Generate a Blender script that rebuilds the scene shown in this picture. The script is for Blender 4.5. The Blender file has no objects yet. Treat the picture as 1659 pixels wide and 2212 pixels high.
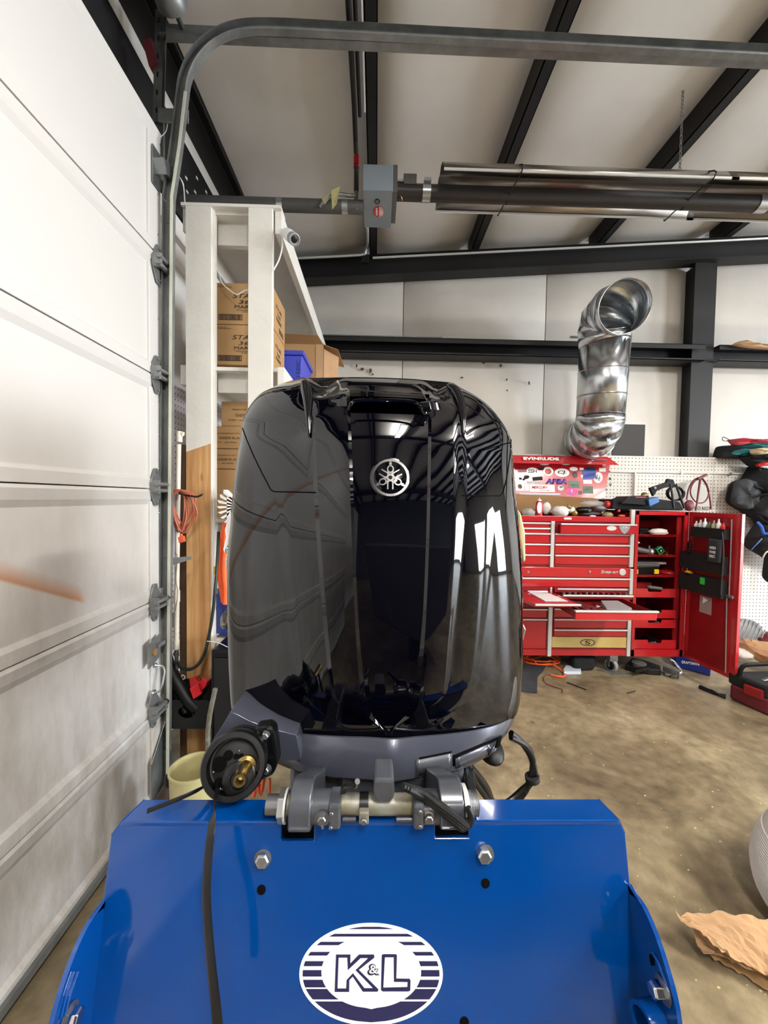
import bpy, bmesh, math, random
from mathutils import Vector, Matrix
from mathutils.bvhtree import BVHTree
random.seed(7)
PI = math.pi
SC = bpy.context.scene
COL = SC.collection
# ---------------------------------------------------------------- camera
F, CX, CY = 831.0, 829.5, 1106.0
H = 1.6
YAW, PITCH, ROLL = math.radians(1.2), math.radians(2.0), 0.015
fwd = Vector((math.sin(YAW)*math.cos(PITCH), math.cos(YAW)*math.cos(PITCH), -math.sin(PITCH)))
r0 = fwd.cross(Vector((0, 0, 1))).normalized()
u0 = r0.cross(fwd)
Rr = math.cos(ROLL)*r0 + math.sin(ROLL)*u0
Ur = -math.sin(ROLL)*r0 + math.cos(ROLL)*u0
CAM = Vector((0, 0, H))
cam = bpy.data.cameras.new('camera')
camo = bpy.data.objects.new('camera', cam)
COL.objects.link(camo)
camo.matrix_world = Matrix(((Rr.x, Ur.x, -fwd.x, 0), (Rr.y, Ur.y, -fwd.y, 0), (Rr.z, Ur.z, -fwd.z, H), (0, 0, 0, 1)))
cam.sensor_fit = 'HORIZONTAL'
cam.sensor_width = 36
cam.lens = 36*F/1659
cam.clip_start = 0.02
cam.clip_end = 200
SC.camera = camo
# ---------------------------------------------------------------- world, exposure
SC.view_settings.view_transform = 'Standard'
SC.view_settings.look = 'None'
SC.view_settings.gamma = 1
SC.view_settings.use_curve_mapping = False
SC.view_settings.exposure = 0.5
w = bpy.data.worlds.new('sky')
SC.world = w
w.use_nodes = True
nt = w.node_tree
bg = nt.nodes['Background']
sky = nt.nodes.new('ShaderNodeTexSky')
sky.sky_type = 'NISHITA'
sky.sun_disc = False
sky.sun_elevation = math.radians(48)
sky.sun_rotation = math.radians(120)
nt.links.new(sky.outputs[0], bg.inputs[0])
bg.inputs[1].default_value = 0.35
def area(name, loc, target, sx, sy, power, col=(1, 1, 1), spread=180):
    l = bpy.data.lights.new(name, 'AREA')
    l.shape = 'RECTANGLE'; l.size = sx; l.size_y = sy
    l.energy = power; l.color = col; l.spread = math.radians(spread)
    o = bpy.data.objects.new(name, l); COL.objects.link(o)
    o.location = loc
    d = Vector(target)-Vector(loc)
    o.rotation_euler = d.to_track_quat('-Z', 'Y').to_euler()
    return o
# daylight entering by the open bay doors of the right wall and the rear wall
area('daylight_right_bay', (14.7, -4.6, 1.8), (0, -4.6, 1.7), 3.2, 3.2, 900, (0.86, 0.93, 1.0))
area('daylight_right_bay_two', (14.7, 0.2, 1.8), (0, 0.2, 1.7), 2.6, 3.2, 800, (0.86, 0.93, 1.0))
# unseen strip lamps added at the shop ceiling (fixtures are built further down)
LAMPS = [(3.6, -0.4, 4.15, 170), (0.7, -1.3, 4.0, 85), (6.5, -2.6, 4.35, 150), (1.2, -6.4, 4.0, 90), (4.2, 2.0, 4.25, 0)]
for (lx, ly, lz, e) in LAMPS:
    if e:
        area('added_strip_light', (lx, ly, lz-0.02), (lx, ly, 0), 0.16, 1.2, e, (1.0, 0.96, 0.90))
        area('ceiling_fill_uplight', (lx, ly, lz+0.07), (lx, ly, 9), 0.16, 1.2, e*1.65, (1.0, 0.97, 0.94))  # upward light added to brighten the ceiling

# ---------------------------------------------------------------- pixel helpers (a photo pixel gives a direction; the depth is chosen per object)
def ray(px, py):
    return (Rr*((px-CX)/F) - Ur*((py-CY)/F) + fwd)
def PY(px, py, Y):
    d = ray(px, py); return CAM + d*(Y/d.y)
def PX(px, py, X):
    d = ray(px, py); return CAM + d*(X/d.x)
def PZ(px, py, Z):
    d = ray(px, py); return CAM + d*((Z-H)/d.z)
def PP(px, py, p0, n):
    d = ray(px, py); return CAM + d*((p0-CAM).dot(n)/d.dot(n))
def proj(p):
    q = Vector(p)-CAM; z = q.dot(fwd)
    return (CX+F*q.dot(Rr)/z, CY-F*q.dot(Ur)/z)

# ---------------------------------------------------------------- materials
def lin(c):
    if isinstance(c, str):
        c = c.lstrip('#'); c = [int(c[i:i+2], 16)/255 for i in (0, 2, 4)]
        c = [x/12.92 if x <= .04045 else ((x+.055)/1.055)**2.4 for x in c]
    return (c[0], c[1], c[2], 1)
MATS = {}
def mat(name, col, rough=0.5, metal=0.0, coat=0.0, var=0.0, vscale=6.0, col2=None, bump=0.0, bscale=40.0, spec=0.5, trans=0.0, alpha=1.0, stretch=(1, 1, 1), sheen=0):
    m = bpy.data.materials.new(name); m.use_nodes = True
    n = m.node_tree.nodes; L = m.node_tree.links
    b = n['Principled BSDF']
    b.inputs['Base Color'].default_value = lin(col)
    b.inputs['Roughness'].default_value = rough
    b.inputs['Metallic'].default_value = metal
    b.inputs['Coat Weight'].default_value = coat
    b.inputs['Coat Roughness'].default_value = 0.03
    b.inputs['Specular IOR Level'].default_value = spec
    b.inputs['Transmission Weight'].default_value = trans
    b.inputs['Alpha'].default_value = alpha
    if sheen: b.inputs['Sheen Weight'].default_value = sheen
    tc = None
    if var or col2 or bump:
        tc = n.new('ShaderNodeTexCoord'); mp = n.new('ShaderNodeMapping')
        mp.inputs['Scale'].default_value = stretch
        L.new(tc.outputs['Object'], mp.inputs[0])
    if var or col2:
        t = n.new('ShaderNodeTexNoise'); t.inputs['Scale'].default_value = vscale; t.inputs['Detail'].default_value = 6
        t.inputs['Roughness'].default_value = .62
        L.new(mp.outputs[0], t.inputs[0])
        r = n.new('ShaderNodeValToRGB')
        c1 = lin(col); c2 = lin(col2) if col2 else [x*(1-var) for x in c1[:3]]+[1]
        r.color_ramp.elements[0].position = .36; r.color_ramp.elements[1].position = .66
        r.color_ramp.elements[0].color = c2; r.color_ramp.elements[1].color = c1
        L.new(t.outputs[0], r.inputs[0]); L.new(r.outputs[0], b.inputs['Base Color'])
    if bump:
        t2 = n.new('ShaderNodeTexNoise'); t2.inputs['Scale'].default_value = bscale; t2.inputs['Detail'].default_value = 4
        L.new(mp.outputs[0], t2.inputs[0])
        bp = n.new('ShaderNodeBump'); bp.inputs['Strength'].default_value = bump; bp.inputs['Distance'].default_value = .01
        L.new(t2.outputs[0], bp.inputs['Height']); L.new(bp.outputs[0], b.inputs['Normal'])
    MATS[name] = m
    return m
M = MATS
mat('insulation', '#e4e0db', .55, var=.07, vscale=1.6, bump=.35, bscale=3.5)
mat('insulation_wall', '#dad5cd', .6, var=.08, vscale=2.2, bump=.3, bscale=4)
mat('dark_steel', '#100f10', .6, var=.3, vscale=3, bump=.05)
mat('galvanized', '#8d9190', .38, metal=.85, var=.3, vscale=14)
mat('galvanized_dull', '#868887', .42, metal=.45, var=.35, vscale=9)
mat('galv_bright', '#d4d8dc', .24, metal=1.0, var=.25, vscale=5)
mat('zinc', '#b9bcbe', .3, metal=.95)
mat('lit_track_edge', '#c9cbbb', .5, metal=.2, var=.15)  # paler tone painting the lit edge of the door track
mat('white_paint_wood', '#dbd8d0', .6, var=.09, vscale=5, bump=.1)
mat('cardboard', '#b08a5c', .8, var=.12, vscale=5)
mat('cardboard_dark', '#8f6c45', .8, var=.15, vscale=5)
mat('kraft', '#c09a72', .85, var=.15, vscale=4, bump=.3, bscale=18)
mat('ink', '#1c1714', .6)
mat('ink_brown', '#5c4530', .7)
mat('blue_bin', '#3746b8', .4)
mat('navy_plastic', '#142a78', .4)
mat('cord_orange', '#a85a42', .5)
mat('rope_orange', '#f0602c', .5)
mat('plug_orange', '#c9542f', .4)
mat('pvc', '#ded6c6', .4, var=.2, vscale=9)
mat('black_plastic', '#070708', .32, spec=.35)
mat('black_rubber', '#0c0c0d', .5, spec=.3)
mat('black_matte', '#0c0c0d', .8)
mat('black_fabric', '#0e1014', .9, var=.3, vscale=8, bump=.3, bscale=60)
mat('charcoal_fabric', '#33363a', .9, var=.4, vscale=9)
mat('red_paint', '#b01d23', .22, coat=.5, var=.06, vscale=3)
mat('red_dark', '#860f15', .35, var=.15, vscale=4)
mat('red_plastic', '#c3212a', .35)
mat('chrome', '#d8d8da', .08, metal=1)
mat('trim_silver', '#d8d8d4', .3, metal=.35)
mat('white_plastic', '#e6e6e6', .35)
mat('white_paper', '#e9e7e6', .6)
mat('clear_plastic', '#cfcfcb', .25, alpha=.45)
mat('cowl_black', '#020207', .03, spec=.5)
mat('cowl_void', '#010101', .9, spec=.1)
mat('cowl_grey', '#484b57', .22, metal=.4, coat=.3, var=.06, vscale=30)
mat('bracket_grey', '#4b4e55', .3, metal=.25, coat=.2, var=.25, vscale=16)
mat('tube_white', '#8e8f88', .45, metal=.4, var=.25, vscale=25, col2='#77705a')
mat('brass', '#94804f', .3, metal=1)
mat('blue_paint', '#003678', .12, coat=.3, var=.05, vscale=4)
mat('decal_white', '#f2f1ea', .35)
mat('decal_navy', '#1d1e45', .4)
mat('heater_grey', '#7e878d', .5, metal=.2)
mat('heater_dark', '#4b4a48', .5)
mat('heater_tube', '#322e2c', .42, metal=.4, var=.15)
mat('reflector', '#a59e96', .3, metal=1, var=.1, vscale=3, stretch=(.3, 1, 1))
mat('decal_red', '#b4202c', .4)
mat('yellow_plastic', '#e0b21c', .4)
mat('green_plastic', '#35c247', .4)
mat('green_dark', '#0f6a3c', .4)
mat('blue_case', '#3c6aa8', .4)
mat('teal_fabric', '#2b7c80', .8, bump=.2)
mat('pink_fabric', '#d95c6c', .8, bump=.2)
mat('tan_fabric', '#b8a783', .8)
mat('blue_fabric', '#2c5fc0', .8)
mat('bucket', '#c9c08c', .4, var=.08)
mat('brown_jug', '#3a2a22', .45)
mat('yellow_wood', '#c9ae68', .6, var=.1, vscale=6)
mat('rag_white', '#dcdad4', .85, bump=.4, bscale=30)
mat('grey_plastic', '#8b8d90', .4)
mat('magenta', '#d8489c', .5)
mat('purple', '#4a2f8a', .5)
mat('green_sticker', '#4d6a58', .5)
mat('blue_sticker', '#24429c', .5)
mat('maroon', '#5e1620', .6)
mat('bluish_white', '#c8d2dc', .5)
mat('amber_bottle', '#7a6a20', .2)
mat('tool_steel', '#8c8c90', .3, metal=.9)
mat('green_hose', '#0a1f19', .45)
mat('ground_out', '#8c8578', .9)

# natural wood with grain along z, painted white above a slanting brush line (a painted part of the post itself)
def wood_mat():
    m = bpy.data.materials.new('pine'); m.use_nodes = True
    n = m.node_tree.nodes; L = m.node_tree.links; b = n['Principled BSDF']
    b.inputs['Roughness'].default_value = .55
    tc = n.new('ShaderNodeTexCoord'); mp = n.new('ShaderNodeMapping'); mp.inputs['Scale'].default_value = (14, 14, .9)
    L.new(tc.outputs['Object'], mp.inputs[0])
    t = n.new('ShaderNodeTexNoise'); t.inputs['Scale'].default_value = 1.6; t.inputs['Detail'].default_value = 5
    t.inputs['Distortion'].default_value = .6
    L.new(mp.outputs[0], t.inputs[0])
    r = n.new('ShaderNodeValToRGB'); e = r.color_ramp.elements
    e[0].position = .3; e[0].color = lin('#8f5f30'); e[1].position = .62; e[1].color = lin('#cc9f6b')
    L.new(t.outputs[0], r.inputs[0])
    v = n.new('ShaderNodeTexVoronoi'); v.inputs['Scale'].default_value = 3.1
    mp2 = n.new('ShaderNodeMapping'); mp2.inputs['Scale'].default_value = (2.4, 1, .8)
    L.new(tc.outputs['Object'], mp2.inputs[0]); L.new(mp2.outputs[0], v.inputs[0])
    r2 = n.new('ShaderNodeValToRGB'); r2.color_ramp.elements[0].position = .05; r2.color_ramp.elements[1].position = .11
    L.new(v.outputs[0], r2.inputs[0])
    mx = n.new('ShaderNodeMix'); mx.data_type = 'RGBA'
    L.new(r2.outputs[0], mx.inputs[0]); mx.inputs[6].default_value = lin('#55300f'); L.new(r.outputs[0], mx.inputs[7])
    L.new(mx.outputs[2], b.inputs['Base Color'])
    MATS['pine'] = m
wood_mat()
def floor_mat():
    m = bpy.data.materials.new('concrete'); m.use_nodes = True
    n = m.node_tree.nodes; L = m.node_tree.links; b = n['Principled BSDF']
    tc = n.new('ShaderNodeTexCoord')
    t = n.new('ShaderNodeTexNoise'); t.inputs['Scale'].default_value = 1.7; t.inputs['Detail'].default_value = 10; t.inputs['Roughness'].default_value = .68
    t.inputs['Distortion'].default_value = .5
    L.new(tc.outputs['Object'], t.inputs[0])
    r = n.new('ShaderNodeValToRGB'); e = r.color_ramp.elements
    e[0].position = .3; e[0].color = lin('#544938'); e[1].position = .72; e[1].color = lin('#a89a7c')
    a = e.new(.5); a.color = lin('#7c6f56')
    L.new(t.outputs[0], r.inputs[0])
    t3 = n.new('ShaderNodeTexNoise'); t3.inputs['Scale'].default_value = 14; t3.inputs['Detail'].default_value = 8
    L.new(tc.outputs['Object'], t3.inputs[0])
    mx = n.new('ShaderNodeMix'); mx.data_type = 'RGBA'; mx.blend_type = 'SOFT_LIGHT'; mx.inputs[0].default_value = .8
    L.new(r.outputs[0], mx.inputs[6]); L.new(t3.outputs[0], mx.inputs[7])
    v = n.new('ShaderNodeTexVoronoi'); v.inputs['Scale'].default_value = 2.3
    L.new(tc.outputs['Object'], v.inputs[0])
    rs = n.new('ShaderNodeValToRGB'); rs.color_ramp.elements[0].position = .02; rs.color_ramp.elements[1].position = .06
    rs.color_ramp.elements[0].color = (.25, .22, .18, 1)
    L.new(v.outputs[0], rs.inputs[0])
    m2 = n.new('ShaderNodeMix'); m2.data_type = 'RGBA'; m2.blend_type = 'MULTIPLY'; m2.inputs[0].default_value = .7
    L.new(mx.outputs[2], m2.inputs[6]); L.new(rs.outputs[0], m2.inputs[7])
    L.new(m2.outputs[2], b.inputs['Base Color'])
    rr = n.new('ShaderNodeMapRange'); rr.inputs[3].default_value = .28; rr.inputs[4].default_value = .5
    L.new(t.outputs[0], rr.inputs[0]); L.new(rr.outputs[0], b.inputs['Roughness'])
    bp = n.new('ShaderNodeBump'); bp.inputs['Strength'].default_value = .12; bp.inputs['Distance'].default_value = .01
    L.new(t3.outputs[0], bp.inputs['Height']); L.new(bp.outputs[0], b.inputs['Normal'])
    MATS['concrete'] = m
floor_mat()
def peg_mat(name, ax, step, base='#d8d4cb'):
    # perforated hardboard: regular round dark holes, fine relief
    m = bpy.data.materials.new(name); m.use_nodes = True
    n = m.node_tree.nodes; L = m.node_tree.links; b = n['Principled BSDF']; b.inputs['Roughness'].default_value = .5
    tc = n.new('ShaderNodeTexCoord'); sp = n.new('ShaderNodeSeparateXYZ'); L.new(tc.outputs['Object'], sp.inputs[0])
    outs = []
    for k in (ax, 2):
        a = n.new('ShaderNodeMath'); a.operation = 'DIVIDE'; a.inputs[1].default_value = step; L.new(sp.outputs[k], a.inputs[0])
        f = n.new('ShaderNodeMath'); f.operation = 'FRACT'; L.new(a.outputs[0], f.inputs[0])
        s = n.new('ShaderNodeMath'); s.operation = 'SUBTRACT'; s.inputs[1].default_value = .5; L.new(f.outputs[0], s.inputs[0])
        p = n.new('ShaderNodeMath'); p.operation = 'POWER'; p.inputs[1].default_value = 2; L.new(s.outputs[0], p.inputs[0]); outs.append(p)
    ad = n.new('ShaderNodeMath'); ad.operation = 'ADD'; L.new(outs[0].outputs[0], ad.inputs[0]); L.new(outs[1].outputs[0], ad.inputs[1])
    lt = n.new('ShaderNodeMath'); lt.operation = 'LESS_THAN'; lt.inputs[1].default_value = .024; L.new(ad.outputs[0], lt.inputs[0])
    t = n.new('ShaderNodeTexNoise'); t.inputs['Scale'].default_value = 2.5; L.new(tc.outputs['Object'], t.inputs[0])
    r = n.new('ShaderNodeValToRGB'); r.color_ramp.elements[0].position = .35; r.color_ramp.elements[1].position = .65
    r.color_ramp.elements[0].color = [x*.86 for x in lin(base)[:3]]+[1]; r.color_ramp.elements[1].color = lin(base)
    L.new(t.outputs[0], r.inputs[0])
    mx = n.new('ShaderNodeMix'); mx.data_type = 'RGBA'; L.new(lt.outputs[0], mx.inputs[0]); L.new(r.outputs[0], mx.inputs[6]); mx.inputs[7].default_value = lin('#3d352c')
    L.new(mx.outputs[2], b.inputs['Base Color']); MATS[name] = m
peg_mat('pegboard', 0, .0381)
peg_mat('pegboard_side', 1, .0381, '#cfcad0')
def door_mat():
    # white enamelled steel, grimier towards the floor, with a rust streak
    m = bpy.data.materials.new('door_enamel'); m.use_nodes = True
    n = m.node_tree.nodes; L = m.node_tree.links; b = n['Principled BSDF']; b.inputs['Roughness'].default_value = .38
    tc = n.new('ShaderNodeTexCoord'); mp = n.new('ShaderNodeMapping'); mp.inputs['Scale'].default_value = (1, 4.2, 1.5)
    L.new(tc.outputs['Object'], mp.inputs[0])
    t = n.new('ShaderNodeTexNoise'); t.inputs['Scale'].default_value = 1.5; t.inputs['Detail'].default_value = 9; t.inputs['Roughness'].default_value = .7
    L.new(mp.outputs[0], t.inputs[0])
    sp = n.new('ShaderNodeSeparateXYZ'); L.new(tc.outputs['Object'], sp.inputs[0])
    mr = n.new('ShaderNodeMapRange'); mr.inputs[1].default_value = 1.9; mr.inputs[2].default_value = .2; mr.inputs[3].default_value = 0; mr.inputs[4].default_value = 1
    L.new(sp.outputs[2], mr.inputs[0])
    r = n.new('ShaderNodeValToRGB'); r.color_ramp.elements[0].position = .4; r.color_ramp.elements[1].position = .68
    r.color_ramp.elements[0].color = (0, 0, 0, 1); r.color_ramp.elements[1].color = (1, 1, 1, 1)
    L.new(t.outputs[0], r.inputs[0])
    mu = n.new('ShaderNodeMath'); mu.operation = 'MULTIPLY'; L.new(r.outputs[0], mu.inputs[0]); L.new(mr.outputs[0], mu.inputs[1])
    mx = n.new('ShaderNodeMix'); mx.data_type = 'RGBA'; mx.inputs[6].default_value = lin('#cbc8c4'); mx.inputs[7].default_value = lin('#8f8270')
    m3 = n.new('ShaderNodeMath'); m3.operation = 'MULTIPLY'; m3.inputs[1].default_value = .75; L.new(mu.outputs[0], m3.inputs[0]); L.new(m3.outputs[0], mx.inputs[0])
    # rust streak band: z between two slanted limits, y below a limit
    ln = n.new('ShaderNodeMath'); ln.operation = 'MULTIPLY_ADD'; ln.inputs[1].default_value = -.48; ln.inputs[2].default_value = RUSTZ+.48*RUSTY
    L.new(sp.outputs[1], ln.inputs[0])
    d = n.new('ShaderNodeMath'); d.operation = 'SUBTRACT'; L.new(sp.outputs[2], d.inputs[0]); L.new(ln.outputs[0], d.inputs[1])
    g = n.new('ShaderNodeMapRange'); g.inputs[1].default_value = -.012; g.inputs[2].default_value = 0; L.new(d.outputs[0], g.inputs[0])
    g2 = n.new('ShaderNodeMapRange'); g2.inputs[1].default_value = .06; g2.inputs[2].default_value = .0; L.new(d.outputs[0], g2.inputs[0])
    g3 = n.new('ShaderNodeMapRange'); g3.inputs[1].default_value = RUSTY; g3.inputs[2].default_value = RUSTY-.03; L.new(sp.outputs[1], g3.inputs[0])
    q = n.new('ShaderNodeMath'); q.operation = 'MULTIPLY'; L.new(g.outputs[0], q.inputs[0]); L.new(g2.outputs[0], q.inputs[1])
    q2 = n.new('ShaderNodeMath'); q2.operation = 'MULTIPLY'; L.new(q.outputs[0], q2.inputs[0]); L.new(g3.outputs[0], q2.inputs[1])
    q3 = n.new('ShaderNodeMath'); q3.operation = 'MULTIPLY'; q3.inputs[1].default_value = .75; L.new(q2.outputs[0], q3.inputs[0])
    m4 = n.new('ShaderNodeMix'); m4.data_type = 'RGBA'; L.new(q3.outputs[0], m4.inputs[0]); L.new(mx.outputs[2], m4.inputs[6]); m4.inputs[7].default_value = lin('#b06a1c')
    L.new(m4.outputs[2], b.inputs['Base Color']); MATS['door_enamel'] = m
DX = -1.13
_r = PX(185, 1300, DX); RUSTZ = _r.z; RUSTY = _r.y
door_mat()

# ---------------------------------------------------------------- mesh builder
class MB:
    def __init__(s): s.v = []; s.f = []
    def add(s, vs, fs):
        k = len(s.v); s.v += [tuple(v) for v in vs]; s.f += [tuple(i+k for i in f) for f in fs]; return s
    def box(s, a, b):
        (x0, y0, z0), (x1, y1, z1) = a, b
        vs = [(x, y, z) for z in (z0, z1) for (x, y) in ((x0, y0), (x1, y0), (x1, y1), (x0, y1))]
        return s.add(vs, [(0, 3, 2, 1), (4, 5, 6, 7), (0, 1, 5, 4), (1, 2, 6, 5), (2, 3, 7, 6), (3, 0, 4, 7)])
    def obox(s, c, ax, ay, az):   # oriented box: centre and half vectors
        c = Vector(c); ax = Vector(ax); ay = Vector(ay); az = Vector(az)
        vs = [c+i*ax+j*ay+k*az for k in (-1, 1) for (i, j) in ((-1, -1), (1, -1), (1, 1), (-1, 1))]
        return s.add(vs, [(0, 3, 2, 1), (4, 5, 6, 7), (0, 1, 5, 4), (1, 2, 6, 5), (2, 3, 7, 6), (3, 0, 4, 7)])
    def prism(s, poly, ext):      # closed polygon (3d points) extruded by vector
        n = len(poly); e = Vector(ext); vs = [Vector(p) for p in poly]+[Vector(p)+e for p in poly]
        fs = [tuple(reversed(range(n))), tuple(range(n, 2*n))]+[(i, (i+1) % n, n+(i+1) % n, n+i) for i in range(n)]
        return s.add(vs, fs)
    def frame(s, d):
        d = Vector(d).normalized(); a = Vector((0, 0, 1)) if abs(d.z) < .9 else Vector((1, 0, 0))
        x = d.cross(a).normalized(); return x, x.cross(d)
    def cyl(s, p, q, r, r2=None, n=16, cap=True):
        p = Vector(p); q = Vector(q); r2 = r if r2 is None else r2
        x, y = s.frame(q-p)
        vs = [p+r*(math.cos(2*PI*i/n)*x+math.sin(2*PI*i/n)*y) for i in range(n)]+[q+r2*(math.cos(2*PI*i/n)*x+math.sin(2*PI*i/n)*y) for i in range(n)]
        fs = [(i, (i+1) % n, n+(i+1) % n, n+i) for i in range(n)]
        if cap: fs += [tuple(reversed(range(n))), tuple(range(n, 2*n))]
        return s.add(vs, fs)
    def tube(s, pts, r, n=8, sub=1, flat=1.0, cap=True):
        pts = [Vector(p) for p in pts]
        if sub > 1: pts = catmull(pts, sub)
        rs = r if isinstance(r, (list, tuple)) else None
        vs = []; fs = []; x = None
        for i, p in enumerate(pts):
            d = (pts[min(i+1, len(pts)-1)]-pts[max(i-1, 0)]).normalized()
            if x is None: x, y = s.frame(d)
            else:
                x = (x-d*x.dot(d)).normalized()
            y = d.cross(x)
            if rs: t = i/(len(pts)-1)*(len(rs)-1); k = min(int(t), len(rs)-2); rr = rs[k]*(1-(t-k))+rs[k+1]*(t-k)
            else: rr = r
            vs += [p+rr*(math.cos(2*PI*j/n)*x+flat*math.sin(2*PI*j/n)*y) for j in range(n)]
        m = len(pts)
        for i in range(m-1):
            fs += [(i*n+j, i*n+(j+1) % n, (i+1)*n+(j+1) % n, (i+1)*n+j) for j in range(n)]
        if cap: fs += [tuple(reversed(range(n))), tuple(range((m-1)*n, m*n))]
        return s.add(vs, fs)
    def lathe(s, p, axis, prof, n=24, cap=True):   # prof: list of (r, t) along axis
        p = Vector(p); a = Vector(axis).normalized(); x, y = s.frame(a); vs = []; fs = []
        for (r, t) in prof: vs += [p+a*t+max(r, 1e-4)*(math.cos(2*PI*i/n)*x+math.sin(2*PI*i/n)*y) for i in range(n)]
        for k in range(len(prof)-1): fs += [(k*n+i, k*n+(i+1) % n, (k+1)*n+(i+1) % n, (k+1)*n+i) for i in range(n)]
        if cap: fs += [tuple(reversed(range(n))), tuple(range((len(prof)-1)*n, len(prof)*n))]
        return s.add(vs, fs)
    def sweep(s, pts, prof, nrm, closed=False):  # prof (a,b): a along side vector, b along nrm
        pts = [Vector(p) for p in pts]; nrm = Vector(nrm).normalized(); vs = []; m = len(prof)
        for i, p in enumerate(pts):
            d = (pts[min(i+1, len(pts)-1)]-pts[max(i-1, 0)]).normalized(); sd = d.cross(nrm).normalized()
            vs += [p+sd*a+nrm*b for a, b in prof]
        fs = []
        for i in range(len(pts)-1):
            fs += [(i*m+j, i*m+(j+1) % m, (i+1)*m+(j+1) % m, (i+1)*m+j) for j in range(m)]
        fs += [tuple(reversed(range(m))), tuple(range((len(pts)-1)*m, len(pts)*m))]
        return s.add(vs, fs)
    def grid(s, rows, close=False):
        n = len(rows[0]); vs = [v for r in rows for v in r]
        fs = [(i*n+j, i*n+j+1, (i+1)*n+j+1, (i+1)*n+j) for i in range(len(rows)-1) for j in range(n-1)]
        if close: fs += [(i*n+n-1, i*n, (i+1)*n, (i+1)*n+n-1) for i in range(len(rows)-1)]
        return s.add(vs, fs)
    def ball(s, c, rx, ry, rz, n=14, m=9, wob=0, seed=0):
        rnd = random.Random(seed); c = Vector(c); rows = []
        for i in range(m+1):
            t = PI*i/m; row = []
            for j in range(n):
                a = 2*PI*j/n; k = 1+wob*(rnd.random()-.5)*(1 if 0 < i < m else 0)
                row.append(c+Vector((rx*math.sin(t)*math.cos(a)*k, ry*math.sin(t)*math.sin(a)*k, rz*math.cos(t)*k)))
            rows.append(row)
        return s.grid(rows, True)
def catmull(P, k):
    out = []
    for i in range(len(P)-1):
        a, b, c, d = P[max(i-1, 0)], P[i], P[i+1], P[min(i+2, len(P)-1)]
        for j in range(k):
            t = j/k
            out.append(.5*((2*b)+(c-a)*t+(2*a-5*b+4*c-d)*t*t+(3*b-a-3*c+d)*t**3))
    out.append(P[-1]); return out
def obj(name, mb, m, parent=None, smooth=False, bevel=0, label=None, solid=0, recalc=True, angle=35, sub=0):
    me = bpy.data.meshes.new(name); me.from_pydata(mb.v, [], mb.f)
    if recalc:
        bm = bmesh.new(); bm.from_mesh(me); bmesh.ops.recalc_face_normals(bm, faces=bm.faces); bm.to_mesh(me); bm.free()
    me.materials.append(M[m] if isinstance(m, str) else m)
    if smooth:
        me.shade_smooth() if not angle else me.set_sharp_from_angle(angle=math.radians(angle))
        if angle:
            for p in me.polygons: p.use_smooth = True
    o = bpy.data.objects.new(name, me); COL.objects.link(o)
    if parent is not None: o.parent = parent
    if solid:
        q = o.modifiers.new('thick', 'SOLIDIFY'); q.thickness = solid; q.offset = 0
    if bevel:
        q = o.modifiers.new('bevel', 'BEVEL'); q.width = bevel; q.segments = 2; q.limit_method = 'ANGLE'; q.angle_limit = math.radians(40)
        q.harden_normals = False
    if sub:
        q = o.modifiers.new('sub', 'SUBSURF'); q.levels = sub; q.render_levels = sub
    if label: o['label'] = label
    return o
ROOTS = []
def thing(name, label, cat, group=None):
    o = bpy.data.objects.new(name, None); COL.objects.link(o); o.empty_display_size = .1
    o['label'] = label; o['category'] = cat
    if group: o['group'] = group
    ROOTS.append(o); return o
def tag(o, label, cat, group=None):
    o['label'] = label; o['category'] = cat
    if group: o['group'] = group
    return o
def struct(o): o['kind'] = 'structure'; return o
def finish():
    for r in ROOTS:
        ch = [c for c in r.children]
        pts = []
        def walk(o):
            if o.type == 'MESH': pts.extend([v.co for v in o.data.vertices])
            for c in o.children: walk(c)
        walk(r)
        if not pts: continue
        xs = [p.x for p in pts]; ys = [p.y for p in pts]; zs = [p.z for p in pts]
        L = Vector(((min(xs)+max(xs))/2, (min(ys)+max(ys))/2, min(zs)))
        r.location = L
        for c in ch: c.matrix_parent_inverse = Matrix.Translation(-L)
def text(name, s, m, c, xa, ya, wd, ht, parent, ext=.0008, shear=0, bold=0, label=None):
    cu = bpy.data.curves.new('t', 'FONT'); cu.body = s; cu.size = 1; cu.offset = bold; cu.shear = shear; cu.resolution_u = 3
    to = bpy.data.objects.new('t', cu)
    me = bpy.data.meshes.new_from_object(to)
    bpy.data.objects.remove(to)
    xs = [v.co.x for v in me.vertices]; ys = [v.co.y for v in me.vertices]
    x0, x1, y0, y1 = min(xs), max(xs), min(ys), max(ys)
    xa = Vector(xa).normalized(); ya = Vector(ya).normalized(); nz = xa.cross(ya); c = Vector(c)
    if wd is None: wd = ht*(x1-x0)/(y1-y0)
    for v in me.vertices:
        a = ((v.co.x-x0)/(x1-x0)-.5)*wd; b = ((v.co.y-y0)/(y1-y0)-.5)*ht
        v.co = c+xa*a+ya*b
    # give the print a little body
    bm = bmesh.new(); bm.from_mesh(me)
    r = bmesh.ops.extrude_face_region(bm, geom=bm.faces[:])
    for v in [g for g in r['geom'] if isinstance(g, bmesh.types.BMVert)]: v.co += nz*ext
    bmesh.ops.recalc_face_normals(bm, faces=bm.faces); bm.to_mesh(me); bm.free()
    me.name = name; me.materials.clear(); me.materials.append(M[m])
    o = bpy.data.objects.new(name, me); COL.objects.link(o); o.parent = parent
    if label: o['label'] = label
    return o
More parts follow.
